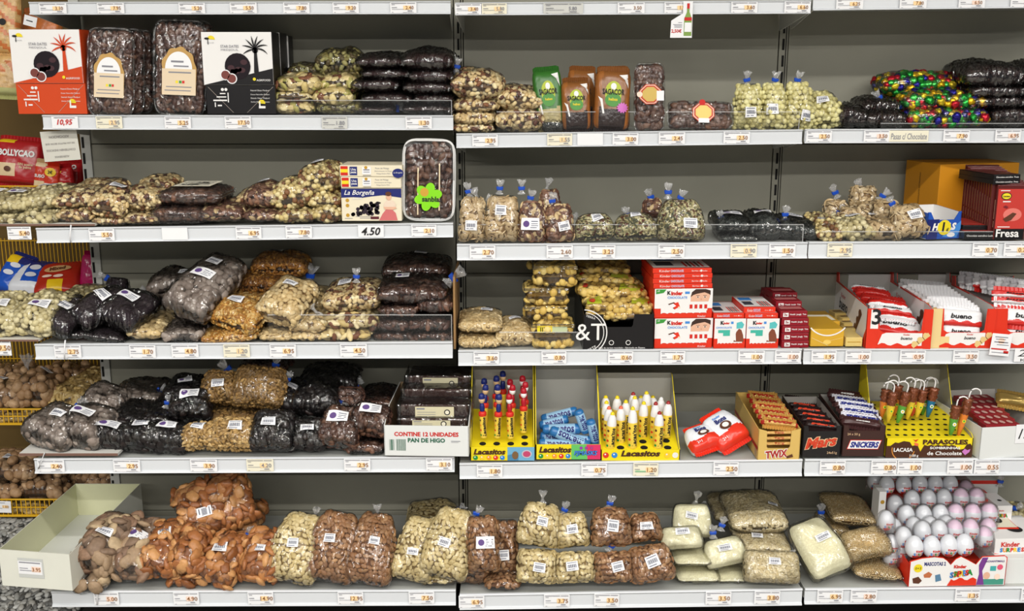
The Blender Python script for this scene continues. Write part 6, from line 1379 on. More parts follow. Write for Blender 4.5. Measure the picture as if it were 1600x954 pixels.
def ctube(px, yb, hpx, Y, lb, cap, top, group, r=5.6, txt=True, pencil=False):
    B = PY(px, yb, Y); m = mpp(px, yb, Y); r *= m; h = hpx*m
    rt = root('sweets_tube', B, lb, 'sweets tube', group, rx=R(random.uniform(-4, 2)), ry=R(random.uniform(-3, 3)))
    if pencil:
        lathe('tube', rt, [(0, 0), (r*.96, 0), (r, .002), (r, h*.62), (r*.96, h*.63)], TBL, 14)
        lathe('tube_top', rt, [(r*.97, h*.625), (r*.98, h*.68), (r*.8, h*.84), (r*.42, h*.93), (0, h*.93)], KW, 14); lathe('tip', rt, [(r*.46, h*.925), (r*.4, h*.97), (r*.2, h), (0, h*1.005)], top, 10)
        hh = h*.62
    else:
        hh = h*.5
        lathe('tube', rt, [(0, 0), (r*.9, 0), (r*.92, .002), (r*.92, hh)], TBL, 14); lathe('cap', rt, [(r*.95, hh*.97), (r*1.12, hh), (r*1.12, hh*1.12), (r*.9, hh*1.18), (0, hh*1.18)], TBC, 14)
        lathe('topper', rt, [(r*.5, hh*1.15), (r*.75, hh*1.3), (r*.6, hh*1.5), (r*.35, hh*1.55), (r*.8, hh*1.62), (r*.85, hh*1.78), (r*.9, hh*1.8), (r*.7, hh*1.95), (0, hh*2.0)], top, 12)
        lathe('topper_face', rt, [(r*.4, hh*1.545), (r*.86, hh*1.63), (r*.86, hh*1.74), (r*.5, hh*1.76)], mat('topper_cream', (206, 172, 130), .4) if top is TOPB else KW, 12)
    if txt:
        me, ar = textmesh('Lacasitos', .04, .15, INK); W_ = hh*.86; Hh = r*1.0
        co = np.zeros(len(me.vertices)*3); me.vertices.foreach_get('co', co); co = co.reshape(-1, 3); me2 = me.copy(); th = co[:, 1]*Hh/r
        off = .35
        n_ = np.stack([np.sin(off-th)*r*1.02, -np.cos(off-th)*r*1.02, co[:, 0]*W_+hh*.52], 1); me2.vertices.foreach_set('co', n_.reshape(-1)); me2.update(); ob('lettering', me2, rt)
        for k, m_ in enumerate((CY[0], CY[3], CY[2], BRN)):
            th = -.75; z = hh*(.15+.22*k); V = [((math.sin(th+q*.2*0+.28*math.cos(t*.8)))*r*1.02, -math.cos(th+.28*math.cos(t*.8))*r*1.02, z+.28*r*math.sin(t*.8)) for t in range(8) for q in (0,)]
            mk('printed_button', V, [tuple(range(8))], m_, rt)
    return rt
G = 'topped sweets tubes'
for px, yb, Y, col, w in ((756, 683, .03, TOPB, 'front row, first'), (777, 683, .03, TOPB, 'front row, second'), (798, 684, .03, TOPR, 'front row, third'), (818, 675, .06, TOPR, 'front row, fourth'),
                         (756, 670, .09, TOPB, 'second row, first'), (777, 668, .09, TOPB, 'second row, second'), (799, 670, .09, TOPR, 'second row, third'), (819, 664, .11, TOPR, 'second row, fourth'),
                         (758, 659, .14, TOPB, 'third row, first'), (775, 656, .14, TOPB, 'third row, second'), (799, 660, .14, TOPR, 'third row, third'), (818, 655, .15, TOPR, 'third row, fourth'), (786, 648, .17, TOPB, 'last row, standing highest')):
    ctube(px, yb, 72, YF[4]+Y, 'printed sweets tube with plain %s topper, %s' % ('blue' if col is TOPB else 'red', w), TBC, col, G, txt=w.startswith('front') )
r_, f, W_, H_ = lac(837, 938, 717, 694, 'yellow display box with grey inside, holding blue mint rolls', .265, .22, 2)
MB = mat('roll_blue', (40, 110, 170), .3, .6); ML = mat('roll_light', (150, 190, 220), .3, .6); MN = mat('roll_navy', (40, 40, 110), .4)
def roll(x0, y0, x1, y1, Y, lb, rp=7.5, yaw=0, flip=False):
    A = PY(x0, y0, Y); Bp = PY(x1, y1, Y+yaw); d = Bp-A; L = d.length; r = rp*mpp(x0, y0, Y); C = (A+Bp)/2
    ex = d.normalized(); ez = ex.cross(Vector((0, -1, 0))).normalized()*-1; 
    if ez.z < 0: ez = -ez
    ey = ez.cross(ex); M = Matrix(((ex.x, ey.x, ez.x), (ex.y, ey.y, ez.y), (ex.z, ey.z, ez.z)))
    rt = root('mint_roll', C, lb, 'mint roll', 'blue mint rolls'); rt.rotation_euler = M.to_euler()
    MX = Matrix.Rotation(math.pi/2, 4, 'Y')
    lathe('wrapper', rt, [(r*.97, -L*.5+.01), (r, -L*.36), (r, L*.36), (r*.97, L*.5-.01)], ML, 14, M=MX)
    for e in (-1, 1): lathe('wrapper_end', rt, [(0, e*L*.5), (r*.7, e*(L*.5)), (r*.98, e*(L*.5-.006)), (r*1.01, e*L*.34)], MB, 14, M=MX)
    me, ar = textmesh('mentos', .03, 0, MN); me2 = me.copy(); co = np.zeros(len(me.vertices)*3); me.vertices.foreach_get('co', co); co = co.reshape(-1, 3)
    if flip: co[:, 0] *= -1; co[:, 1] *= -1
    th = co[:, 1]*1.35+.35
    me2.vertices.foreach_set('co', np.stack([co[:, 0]*L*.62, -np.cos(th)*r*1.03, np.sin(th)*r*1.03], 1).reshape(-1)); me2.update(); ob('lettering', me2, rt)
for a in ((846, 655, 902, 641, .16, 'uppermost, leaning against the back left'), (843, 665, 888, 654, .11, 'second from top at left'), (848, 671, 908, 669, .08, 'lettered one lying level in the middle', 8.5), (903, 640, 916, 676, .07, 'upright slanting one at right centre'), (922, 655, 932, 694, .06, 'standing one against the right wall'),
          (860, 671, 920, 697, .045, 'front one sloping down right, lettering upside down', 8, 0, True), (844, 680, 880, 688, .08, 'left one under the lettered roll'), (842, 692, 900, 694, .04, 'lowest, along the front wall'), (878, 684, 925, 688, .07, 'one half hidden at lower right')):
    roll(a[0], a[1], a[2], a[3], YF[4]+a[4], 'blue mint roll, '+a[5], *(a[6:]))
r_, f, W_, H_ = lac(939, 1062, 719, 702, 'low yellow sweets display full of white-tipped pencil tubes', .205, .21, 3)
mk('slanted_insert', [(0.003, .003, H_*.95), (W_-.003, .003, H_*.95), (W_-.003, .2, H_+.05), (.003, .2, H_+.05)], [(0, 1, 2, 3)], LY, r_)
holes(r_, W_, H_*.95, H_+.05, .003, .2, [(.25, .05), (.55, .05), (.85, .05), (.55, .2), (.85, .22), (.85, .36)], .011)
TY = mat('tip_yellow', (240, 214, 30), .3); TR = mat('tip_red', (160, 40, 40), .3); TO = mat('tip_coral', (232, 110, 80), .3)
for k, (px, yt, yb, Y, tip) in enumerate(((953, 640, 699, .025, TY), (988, 632, 699, .025, TY), (1028, 640, 699, .025, TR), (949, 631, 690, .06, TO), (970, 632, 691, .055, TO), (1022, 624, 686, .065, TR), (946, 623, 680, .1, TY), (977, 622, 682, .09, TY), (1004, 624, 684, .08, TY), (1040, 624, 682, .07, TR),
                                          (963, 615, 672, .14, TY), (993, 616, 674, .12, TY), (1029, 617, 674, .11, KW), (945, 616, 668, .15, TY), (990, 610, 666, .16, TR), (1011, 609, 666, .15, TY), (1001, 616, 662, .18, TY), (1020, 616, 662, .18, TY))):
    ctube(px, yb, (yb-yt), YF[4]+Y, 'pencil shaped sweets tube, %s tip, number %s counted front to back' % ({TY.name: 'yellow', TR.name: 'dark red', TO.name: 'coral', KW.name: 'white'}[tip.name], ['one', 'two', 'three', 'four', 'five', 'six', 'seven', 'eight', 'nine', 'ten', 'eleven', 'twelve', 'thirteen', 'fourteen', 'fifteen', 'sixteen', 'seventeen', 'eighteen'][k]), None, tip, 'pencil sweets tubes', r=7.6, pencil=True, txt=k < 10)
# two white and red sweets bags
KBW = mat('bag_white', (232, 234, 240), .25, .6); KBR = mat('bag_red', (226, 54, 34), .25, .6)
def kb(xb, yb, xt, yt, w, Y, lb, lean):
    def fn(u, v): return 1 if v < -.25+.12*math.sin(u*4) else (1 if v > .9 else 0)
    p = Pack('sweets_bag', lb, 'packet', xb, yb, xt, yt, w, Y, lean, .03, [KBW, KBR], fn, 'white and red sweets bags', top=.75)
    p.text('Kinder', -.15, .62, .5, SKY, bold=.03, off=.003); p.text('Bons', -.05, .38, .7, NAVY, bold=.04, off=.003); p.blob(0, .0, .35, .24, BRN, .0022); p.blob(0, .02, .2, .14, KW, .003); p.text('2+1', -.5, -.6, .3, KW, off=.003)
kb(1108, 712, 1086, 670, 58, YF[4]+.03, 'white and red sweets bag lying lower left, next to the pencil display', 60)
kb(1150, 703, 1112, 650, 62, YF[4]+.05, 'white and red sweets bag leaning on the other, near the gold carton', 50)
# chocolate bar cartons
TWG = mat('twix_gold', (214, 178, 98), .35, .5); TWB = mat('twix_bar', (206, 160, 84), .25, .6, metal=.2); TWR = mat('twix_red', (170, 40, 34), .3)
Y = YF[4]+.0
Dt, yt_ = geo(1182, 668, Y, 1146, 618)
r_, f, W_, H_ = otray('chocolate_carton', 'gold carton of caramel bars with a cut-out front', 1183, 1249, 671, 718, Y, Dt, TWG, TWG, yaw=yt_, hb=.11, side=[(0, 0), (1, 0), (1, .112), (0, .093)], front=[(0, 0), (1, 0), (1, .095), (.78, .088), (.76, .04), (.73, .035), (.24, .035), (.21, .04), (.2, .088), (0, .095)])
f = Face(r_, (0, -.0006, 0), (1, 0, 0), (0, 0, 1), W_, .09); f.text('TWIX', .45, .20, KW, w=.56, h=.30, l=1, bold=.10, shear=.1, rot=6); f.text('TWIX', .45, .20, TWR, w=.52, h=.26, l=2, bold=.04, shear=.1, rot=6); f.poly([(.7, .05), (.85, .1), (.82, .2), (.68, .12)], BRN, 2)
g = leftf(r_, Dt, .1); g.poly([(0, .55), (1, .40), (1, .28), (0, .45)], TWR, 1); lines_on(g, [(.9+.012*i, .904+.012*i, .2, .3) for i in range(6)], INKG, 1)
def bars(n, xy0, xy1, w0, w1, Yf, Yb_, mats, txt, tc, nm, lbf, group, dz=7, T=.011, fnk=None, hb=.9, tw=.9, bold=.06):
    for k in range(n):
        q = k/(n-1) if n > 1 else 0; xc = xy0[0]+(xy1[0]-xy0[0])*q; y = xy0[1]+(xy1[1]-xy0[1])*q; w = w0+(w1-w0)*q
        p = Pack(nm, lbf % ORDW[k], 'chocolate bar', xc, y+dz/2, xc, y-dz/2, w, Yf+(Yb_-Yf)*q, 50, T, mats, fnk or (lambda u, v: 0), group, sharp=.3)
        if txt: p.text(txt, 0, 0, 2*tw*.8, tc, bold=bold, shear=.15, off=.003, h=hb)
ORDW = ['first', 'second', 'third', 'fourth', 'fifth', 'sixth', 'seventh', 'eighth', 'ninth', 'tenth']
bars(6, (1218, 664), (1192, 622), 60, 52, Y+.035, Y+.26, [TWB, TWR], 'TWIX', TWR, 'caramel_bar', 'gold wrapped caramel bar, %s of the open top row from the front', 'gold caramel bars', dz=10, fnk=lambda u, v: 1 if abs(u) > .8 else 0, hb=1.2)
for k in range(3):
    p = Pack('caramel_bar', 'gold wrapped caramel bar seen in the front cut-out, %s' % ['top', 'middle', 'bottom'][k], 'chocolate bar', 1217, 678+8.5*k, 1217, 673+8.5*k, 52, Y+.008, 10, .006, [TWB], lambda u, v: 0, 'gold caramel bars', sharp=.3, crimp=False)
    p.text('TWIX', 0, 0, .6, TWR, off=.002)
MBK = mat('mars_black', (30, 27, 28), .3); MRED = mat('mars_red', (206, 66, 40), .35); MGO = mat('mars_gold', (226, 190, 150), .4)
Dm, ym = geo(1253, 664, Y, 1219, 621)
r_, f, W_, H_ = otray('chocolate_carton', 'black chocolate bar carton with red script lettering', 1253, 1312, 671, 713, Y, Dm, MBK, mat('inner_silver', (150, 146, 140), .5), yaw=ym, hb=.10, side=[(0, 0), (1, 0), (1, .102), (0, .092)], front=[(0, 0), (1, 0), (1, .094), (.88, .094), (.86, .078), (.14, .078), (.12, .094), (0, .094)])
f = Face(r_, (0, -.0006, 0), (1, 0, 0), (0, 0, 1), W_, .09)
f.text('Mars', .47, .50, MGO, w=.90, h=.40, l=1, bold=.10, shear=.35, rot=8); f.text('Mars', .47, .50, MRED, w=.86, h=.36, l=2, bold=.04, shear=.35, rot=8); f.text('24x51g', .78, .13, MGO, w=.26, l=1)
bars(6, (1284, 668), (1248, 628), 52, 48, Y+.02, Y+.30, [mat('mars_bar', (44, 30, 30), .25, .6)], 'Mars', MRED, 'chocolate_bar', 'black wrapped chocolate bar with red script, %s from the front of the carton', 'black chocolate bars', dz=9, hb=1.2)
SBR = mat('snick_brown', (62, 38, 34), .35); SBL = mat('snick_blue', (30, 40, 130), .35)
Ds, ys = geo(1315, 666, Y, 1276, 620)
r_, f, W_, H_ = otray('chocolate_carton', 'brown chocolate bar carton with blue lettering, marked 24 x 50 g', 1315, 1380, 671, 712, Y, Ds, SBR, mat('inner_silver', (150, 146, 140), .5), yaw=ys, hb=.10, side=[(0, 0), (1, 0), (1, .102), (0, .092)], front=[(0, 0), (1, 0), (1, .094), (.88, .094), (.86, .078), (.14, .078), (.12, .094), (0, .094)])
f = Face(r_, (0, -.0006, 0), (1, 0, 0), (0, 0, 1), W_, .09)
f.poly([(.1, .24), (.85, .24), (.93, .56), (.18, .56)], INKR, 1); f.poly([(.12, .26), (.84, .26), (.91, .54), (.19, .54)], KW, 2); f.text('SNICKERS', .52, .40, SBL, w=.68, h=.2, l=3, bold=.05, shear=.25); f.text('24 x 50 g', .25, .74, MGO, w=.3, l=1)
SN = [mat('snick_bar', (70, 42, 42), .25, .6), mat('snick_white', (226, 226, 236), .3)]
for k, (xc, y, w) in enumerate(((1346, 664, 64), (1346, 658, 70), (1343, 648, 68), (1336, 638, 66), (1330, 630, 66), (1322, 621, 60))):
    p = Pack('chocolate_bar', 'brown and white chocolate bar with blue lettering, %s of the pile from the front' % ORDW[k], 'chocolate bar', xc, y+7, xc, y-6, w, Y+.02+.045*k, 50, .014, SN, (lambda u, v: 1 if abs(u) < .85 and v > -.6 else 0) if k not in (0, 5) else (lambda u, v: 0), 'brown and white chocolate bars', sharp=.3)
    p.text('SNICKERS', 0, .15, 1.55 if k not in (0, 5) else .7, SBL if k not in (0, 5) else KW, h=1.0 if k not in (0, 5) else .5, bold=.06, shear=.2, off=.003)
# parasols display
Y = YF[4]+.008
Dp = .27
r_, f, W_, H_ = otray('sweets_display', 'yellow display tray of foil umbrellas with brown melted chocolate print', 1383, 1518, 684, 714, Y, Dp, LY, GREYC, hb=.29, side=[(0, 0), (1, 0), (1, .29), (.97, .29), (.55, .08), (.05, H0(1383, 684, 714, Y)+.01), (0, H0(1383, 684, 714, Y))])
MB_ = mat('print_chocdark', (74, 42, 26), .35)
f.poly([(0, 0), (1, 0), (1, .55), (.97, .72), (.93, .68), (.9, .45), (.85, .4)]+[(.8-.04*k, .60+(.05 if k % 2 else .0)) for k in range(10)]+[(.40, .3), (.36, .65), (.3, .6), (.27, .8), (.2, .85), (.14, .75), (.1, .78), (.05, .6), (0, .6)], MB_, 1)
f.text('PARASOLES', .68, .80, MB_, w=.52, h=.26, l=2, bold=.05); f.text('SOMBRINHAS', .68, .50, KW, w=.35, l=4, h=.13, bold=.03); f.text('de Chocolate', .68, .22, KW, w=.4, l=2, h=.2, bold=.02)
arcband(f, .20, .42, .125, .135, 170, 350, mat('lacasa_orange', (214, 140, 60), .4), 2); f.text('LACASA', .20, .40, KW, w=.22, h=.2, l=3, bold=.03); f.text('1400 g', .33, .08, KW, w=.1, l=2, bold=.02)
f.poly([(.88, .3), (.91, .46), (.94, .38), (.975, .44), (.965, .28), (.92, .12)], mat('print_lilac', (200, 120, 190), .4), 2); f.poly([(.30, .95), (.33, .9), (.37, .97), (.34, .8)], INKR, 2); f.poly([(.32, .78), (.37, .72), (.37, .6), (.33, .62)], mat('print_coral', (232, 110, 70), .4), 2)
zt0, zt1 = H_-.002, H_+.028
mk('slanted_insert', [(.003, .003, zt0), (W_-.003, .003, zt0), (W_-.003, Dp-.01, zt1), (.003, Dp-.01, zt1)], [(0, 1, 2, 3)], LY, r_)
holes(r_, W_, zt0, zt1, .003, Dp-.01, [((i+.6+.5*(j % 2))/10.5, .08+j*.135) for j in range(7) for i in range(10 if j % 2 == 0 else 9)], .0062)
for xx in (0, W_):
    V = [(xx, .16, .10), (xx, Dp-.01, .12), (xx, Dp-.01, .27), (xx, Dp-.03, .26)]
mkc = [mat('umb_brown', (110, 60, 36), .25, .6, metal=.3, var=.5, scale=90, bump=1.0)]
UC = {'o': mat('umb_orange', (226, 130, 50), .3), 'y': mat('umb_yellow', (230, 200, 60), .3), 'g': mat('umb_green', (90, 160, 60), .3), 'b': mat('umb_blue', (30, 110, 150), .3), 'r': mat('umb_red', (190, 70, 50), .3)}
def umb(px, yb, yt, Y, c, lb, tilt=4, hook=1, hr=8.5):
    B = PY(px, yb, Y); m = mpp(px, yb, Y); h = (yb-yt)*m
    rt = root('chocolate_umbrella', B, lb, 'chocolate umbrella', 'foil chocolate umbrellas', ry=R(tilt))
    r = 6.8*m
    lathe('foil_cone', rt, [(0, 0), (r*.35, .002), (r*.75, h*.28), (r, h*.55)], UC[c], 10)
    lathe('foil_ruffle', rt, [(r, h*.54), (r*.9, h*.6), (r*1.25, h*.68), (r*.95, h*.74), (r*1.2, h*.8), (r*1.0, h*.86), (r*1.25, h*.93), (r*.5, h*.95), (0, h*.95)], mkc[0], 9)
    pts = [(0, 0, h*.9), (0, 0, h*1.02)]+[(hook*(hr*m*(1-math.cos(R(a)))), 0, h*1.02+.006+hr*m*math.sin(R(a))) for a in range(0, 200, 20)]
    tubes('hook', rt, [pts], .0022, KW, n=6)
    f_ = Face(rt, (-r*.6, -r*1.0, h*.25), (1, 0, 0), (0, .12, 1), r*1.2, h*.28); f_.disc(.5, .5, .36, KW if c in 'gb' else YEL, 1, n=12); f_.disc(.5, .5, .2, UC['g' if c != 'g' else 'y'], 2, n=12)
for k, (px, yb, yt, Y, c, t, hk) in enumerate(((1377, 652, 603, .10, 'o', 6, 1), (1387, 660, 607, .075, 'y', 6, -1), (1402, 661, 606, .07, 'g', 12, -1), (1396, 650, 596, .12, 'o', 4, -1), (1417, 655, 600, .10, 'y', 8, -1), (1424, 650, 602, .12, 'r', 12, -1), (1432, 652, 604, .11, 'y', 9, -1), (1449, 652, 600, .12, 'b', 8, -1), (1441, 648, 600, .15, 'g', 3, 1),
                                        (1485, 680, 628, .02, 'g', 6, 1), (1497, 680, 614, .03, 'o', 10, 1))):
    umb(px, yb, yt, YF[4]+Y, c, 'foil chocolate umbrella with white hook, %s from the left, %s lower cone' % (['first', 'second', 'third', 'fourth', 'fifth', 'sixth', 'seventh', 'ninth', 'eighth', 'tenth', 'last'][k], {'o': 'orange', 'y': 'yellow', 'g': 'green', 'b': 'blue', 'r': 'red'}[c]), t, hk)
# white carton at right with crimson bars
Y = YF[4]-.004
Dw, yw_ = geo(1520, 672, Y, 1486, 618)
r_, f, W_, H_ = otray('carton', 'white cardboard tray with handwritten 135 card at the right edge', 1529, 1665, 668, 717, Y, .34, CARTONW, mat('carton_grey_in2', (176, 172, 166), .7), yaw=8, hb=.10)
g = Face(r_, (W_*.42, -.001, H_*.45), (1, 0, 0), (0, 0, 1), W_*.35, H_*.6); g.rect(0, 0, 1, 1, WHITE, 1, 'price_card'); g.text('135', .45, .5, INK, w=.7, l=2, shear=.3)
for k in range(6):
    r2_, f2_, W2, H2 = ctn('chocolate_bar', 'crimson bar with pale ovals in the white tray, %s from the front' % ORDW[k], 1540-8*k, 1596-8*k, 664-8*k, 672-8*k, Y+.03+.05*k, .045, mat('bar_crimson', (150, 36, 44), .35), 6, 'chocolate bar', 'crimson bars in the white tray')
    t_ = topf(r2_, W2, .045, H2)
    for i in range(4): t_.disc(.15+.22*i, .5, .07, mat('oval_pale', (214, 170, 160), .4), 1, ry=.3, n=10)
def pk(nm, lb, cat, *a, **k): return Pack(nm, lb, cat, *a, **k)
pk('gold_packet', 'crumpled gold foil packet at the back right edge of the fifth shelf', 'packet', 1590, 640, 1590, 618, 70, YF[4]+.2, 40, .02, [mat('gold_foil', (190, 160, 90), .25, .6, metal=.5)], lambda u, v: 0)
# ------------------------------------------------------------ lowest shelf: egg display and boxes
Y = YF[5]+.004
EW = mat('egg_wrap', (222, 224, 230), .2, .7); ER = mat('egg_red', (190, 44, 36), .25, .6); EP = mat('egg_pink', (226, 196, 218), .25, .6); CUP = film_mat('clear_cup', base=.03, fr=.5, milky=.05, rough=.1, bump=.6, scale=60)
prof = []
for k in range(9):
    a = math.pi*k/8; prof.append((math.sin(a)*.5*(1-.14*math.cos(a)*-1*-1 if False else 1-.10*math.cos(a)*-1 if a > math.pi/2 else 1-.12*math.cos(a)), -math.cos(a)*.5*-1))
# profile bottom to top: narrow top
prof = [(0, 0)]+[(math.sin(math.pi*k/10)*.39*(1-.13*(k/10-.5)*2), (1-math.cos(math.pi*k/10))*.5) for k in range(1, 10)]+[(0, 1)]
def latheme(prof, n, mats, fn):
    V = []; F = []; mi = []
    for i, (r, z) in enumerate(prof):
        for k in range(n):
            t = 2*math.pi*k/n; V.append((r*math.cos(t), r*math.sin(t), z))
        if i:
            for k in range(n): F.append(((i-1)*n+k, (i-1)*n+(k+1) % n, i*n+(k+1) % n, i*n+k)); mi.append(fn((prof[i][1]+prof[i-1][1])/2, (k+.5)/n))
    me = bpy.data.meshes.new('egg'); me.from_pydata(V, [], F); me.polygons.foreach_set('use_smooth', [True]*len(F)); me.polygons.foreach_set('material_index', mi)
    for q in mats: me.materials.append(q)
    return me
eggm = {c: latheme(prof, 16, [EW, ER, EP], lambda z, t, c=c: 1 if z < .16+.05*math.sin(t*19) else (2 if c and z > .6 else 0)) for c in (0, 1)}
cupm = latheme([(.44, .0), (.47, .05), (.46, .5), (.42, .75), (.3, .93), (.15, 1.02), (0, 1.04)], 12, [CUP], lambda z, t: 0)
def decal(s, h, z, th0, mt, w, hh, rr):
    me, ar = textmesh(s, .04, 0, mt); me2 = me.copy(); co = np.zeros(len(me.vertices)*3); me.vertices.foreach_get('co', co); co = co.reshape(-1, 3)
    zz = z+co[:, 1]*hh; r = rr(zz)*1.03; th = co[:, 0]*w+th0
    me2.vertices.foreach_set('co', np.stack([np.sin(th)*r, -np.cos(th)*r, zz], 1).reshape(-1)); me2.update(); return me2
rr = lambda z: np.interp(z, [p[1] for p in prof], [p[0] for p in prof])
dk = decal('Kinder', 1, .42, .2, RED, 1.0, .10, rr)
sur = [decal(c, 1, .27, -.45+.27*i, CY[[4, 3, 0, 2, 4][i]], .24, .13, rr) for i, c in enumerate('SURPR')]
EN = 0
def egg(px, py, hpx, Y, lb, pink=0, det=True, cup=True, rz=0):
    B = PY(px, py+hpx/2, Y); h = hpx*mpp(px, py, Y)
    rt = root('surprise_egg', B, lb, 'chocolate egg', 'chocolate eggs in the display', rz=R(rz), rx=R(-6))
    for nm, me in [('egg', eggm[pink])]+([('lettering', dk)]+[('lettering', q) for q in sur] if det else [])+([('clear_cup', cupm)] if cup else []):
        o = ob(nm, me, rt); o.scale = (h, h, h)
rows = [('bottom layer', 'front row', .022, 36, 0, [(1428, 853), (1455, 853), (1481, 851), (1506, 850)]),
 ('bottom layer', 'second row', .07, 34, 1, [(1411, 838), (1441, 829), (1466, 828), (1490, 827), (1515, 826), (1537, 838)]),
 ('bottom layer', 'third row', .13, 32, 1, [(1396, 824), (1427, 822), (1452, 821), (1477, 820), (1520, 842), (1543, 824)]),
 ('middle layer', 'front row', .17, 34, 0, [(1415, 804), (1442, 804), (1468, 803), (1492, 802), (1518, 802), (1544, 801)]),
 ('middle layer', 'second row', .22, 32, 1, [(1398, 788), (1424, 780), (1449, 779), (1474, 778), (1500, 777), (1525, 777)]),
 ('top layer', 'front row', .26, 31, 0, [(1385, 757), (1411, 756), (1436, 755), (1460, 755), (1484, 755)]),
 ('top layer', 'second row', .31, 30, 1, [(1366, 750), (1392, 742), (1418, 741), (1443, 741), (1468, 741), (1508, 764)]),
 ('left side', 'side column', .08, 32, 1, [(1407, 858), (1392, 849), (1384, 812), (1391, 866)])]
for lay, rw, dy, h, cup, pts in rows:
    for k, (x, y) in enumerate(pts):
        egg(x, y, h, YF[5]+dy, 'white and red chocolate egg, %s from left in %s of the %s' % (ORDW[k], rw, lay), pink=1 if (x > 1480 and (cup or dy == .17)) else 0, det=True, cup=bool(cup) or dy == .17, rz=random.uniform(-15, 15))
H1 = H0(1418, 874, 916, Y)
r_, f, W_, H_ = otray('egg_display', 'white egg display base with scalloped printed front panels', 1418, 1572, 880, 916, Y, .30, KRED, KW, yaw=2, hb=.10, side=[(0, 0), (1, 0), (1, .10), (0, .07)],
    front=[(0, 0), (1, 0), (1, .088), (.97, .094), (.74, .092), (.68, .068), (.60, .082), (.52, .094), (.47, .086), (.42, .068), (.38, .082), (.34, .090), (.25, .094), (.12, .090), (.0, .080)])
f = Face(r_, (0, -.0007, 0), (1, 0, 0), (0, 0, 1), W_, .094)
f.poly([(.01, .01), (.99, .01), (.99, .92), (.97, .98), (.74, .96), (.68, .71), (.60, .85), (.52, .98), (.47, .90), (.42, .71), (.38, .85), (.34, .94), (.25, .98), (.12, .94), (.01, .84)], KW, 1)
f.text('MASCOTAS 2', .26, .76, NAVY, w=.22, h=.13, l=2, bold=.04); f.disc(.09, .62, .045, YEL, 2); f.text('0+3', .09, .62, INK, w=.06, l=3)
f.poly([(.15, .4), (.2, .5), (.24, .42), (.22, .3), (.16, .3)], mat('print_ochre', (190, 110, 70), .5), 2, 'printed_animal'); f.poly([(.28, .15), (.27, .38), (.32, .42), (.34, .2)], mat('print_slate', (90, 130, 160), .5), 2, 'printed_animal'); f.poly([(.05, .12), (.04, .28), (.1, .34), (.14, .2), (.11, .1)], BRN, 2, 'printed_animal')
f.text('Kinder', .52, .66, RED, w=.13, l=4, bold=.05)
for i, c in enumerate('SORPRESA'): f.text(c, .44+.026*i, .38+.012*i, CY[(4, 2, 0, 3, 1, 4, 3, 0)[i]], h=.2, l=4, bold=.05)
f.poly([(.40, .02), (.70, .02), (.70, .22)]+[(.69-.28*k/10, .24+.05*math.sin(k*1.4)) for k in range(10)], KRED, 3, 'printed_wave')
f.poly([(.70, .03), (.78, .03), (.75, .5), (.80, .95), (.74, .95), (.71, .7), (.72, .4)], mat('print_purple', (120, 60, 140), .4), 3); f.text('enCHANTIMALS', .87, .82, PURP, w=.2, l=3, bold=.03); f.rect(.76, .03, .98, .22, mat('print_teal3', (70, 150, 130), .4), 2); f.disc(.93, .62, .03, mat('print_rose2', (226, 90, 120), .4), 3); f.rect(.83, .5, .89, .66, mat('print_teal4', (70, 170, 170), .4), 3)
f.disc(.80, .34, .035, SKIN, 3, ry=.12); f.disc(.91, .3, .03, SALM, 3, ry=.1)
for k, (x, y0, y1, Yq) in enumerate(((1371, 852, 776, .20), )):
    A = PY(x, y0, YF[5]+Yq)
    q = ctn('display_post', 'narrow white printed side post of the egg display, left of the eggs', 1366, 1377, 768, 872, YF[5]+.2, .06, KW, 0, 'display box'); 
    for z in (.85, .6, .35, .15): q[1].disc(.5, z, .3, (BRN, RED, INK, GOLD)[int(z*4) % 4], 1, n=10)
for k, (yb, dyy) in enumerate(((868, .13), (822, .17), (776, .25))):
    A = PY(1388, yb, YF[5]+dyy+.03); w = PY(1550, yb, YF[5]+dyy+.03).x-A.x
    r_ = root('egg_tray', A, 'red cardboard tier under the %s of chocolate eggs' % ['bottom layer', 'middle layer', 'top layer'][k], 'tray'); slab('tier', r_, (-.01, w), (-.02, .14), (-.012, 0), KRED); 
# boxes right of the eggs
def surp(x0, x1, yt, yb, dy, lb, D=.16, cut=False, txt=True):
    r_, f, W_, H_ = ctn('egg_box', lb, x0, x1, yt, yb, YF[5]+dy, D, KW, 4, 'chocolate box')
    f.poly([(0, 0), (1, 0), (1, .2), (.8, .26), (.5, .18), (.2, .3), (0, .36)], KRED, 1, 'printed_wave')
    if txt:
        f.text('Kinder', .28, .75, RED, w=.34, l=2, bold=.03)
        for i, c in enumerate('SURPRESA'): f.text(c, .12+.065*i, .5, CY[(4, 2, 0, 3, 1, 4, 3, 0)[i]], h=.2, l=3, bold=.05)
        topf(r_, W_, D, H_).disc(.55, .4, .14, INK, 1)
    return r_
surp(1552, 1640, 842, 876, .06, 'white and red egg box lettered in colours, beside the egg display')
surp(1556, 1580, 790, 820, .20, 'red box with coloured S lettering behind the last eggs', D=.1)
r_, f, W_, H_ = ctn('flat_box', 'flat pale box with red rim lying above the lettered egg box', 1535, 1592, 825, 831, YF[5]+.13, .12, KRED, 0, 'box'); topf(r_, W_, .12, H_).rect(.03, .05, .97, .92, CREAM, 1); topf(r_, W_, .12, H_).disc(.6, .5, .15, INK, 2, ry=.2)
r_, f, W_, H_ = ctn('carton', 'white box with red top edge at back, upper right of the eggs', 1512, 1556, 750, 796, YF[5]+.34, .1, CARTONW, 0, 'box'); f.rect(0, .88, 1, 1, RED, 1); lines_on(f, [(.3, .7, .5, .05)], INKG, 1)
slab_w = ctn('carton', 'plain white carton standing on the lowest shelf at far right', 1555, 1680, 872, 912, YF[5]+.03, .2, CARTONW, 0, 'box')
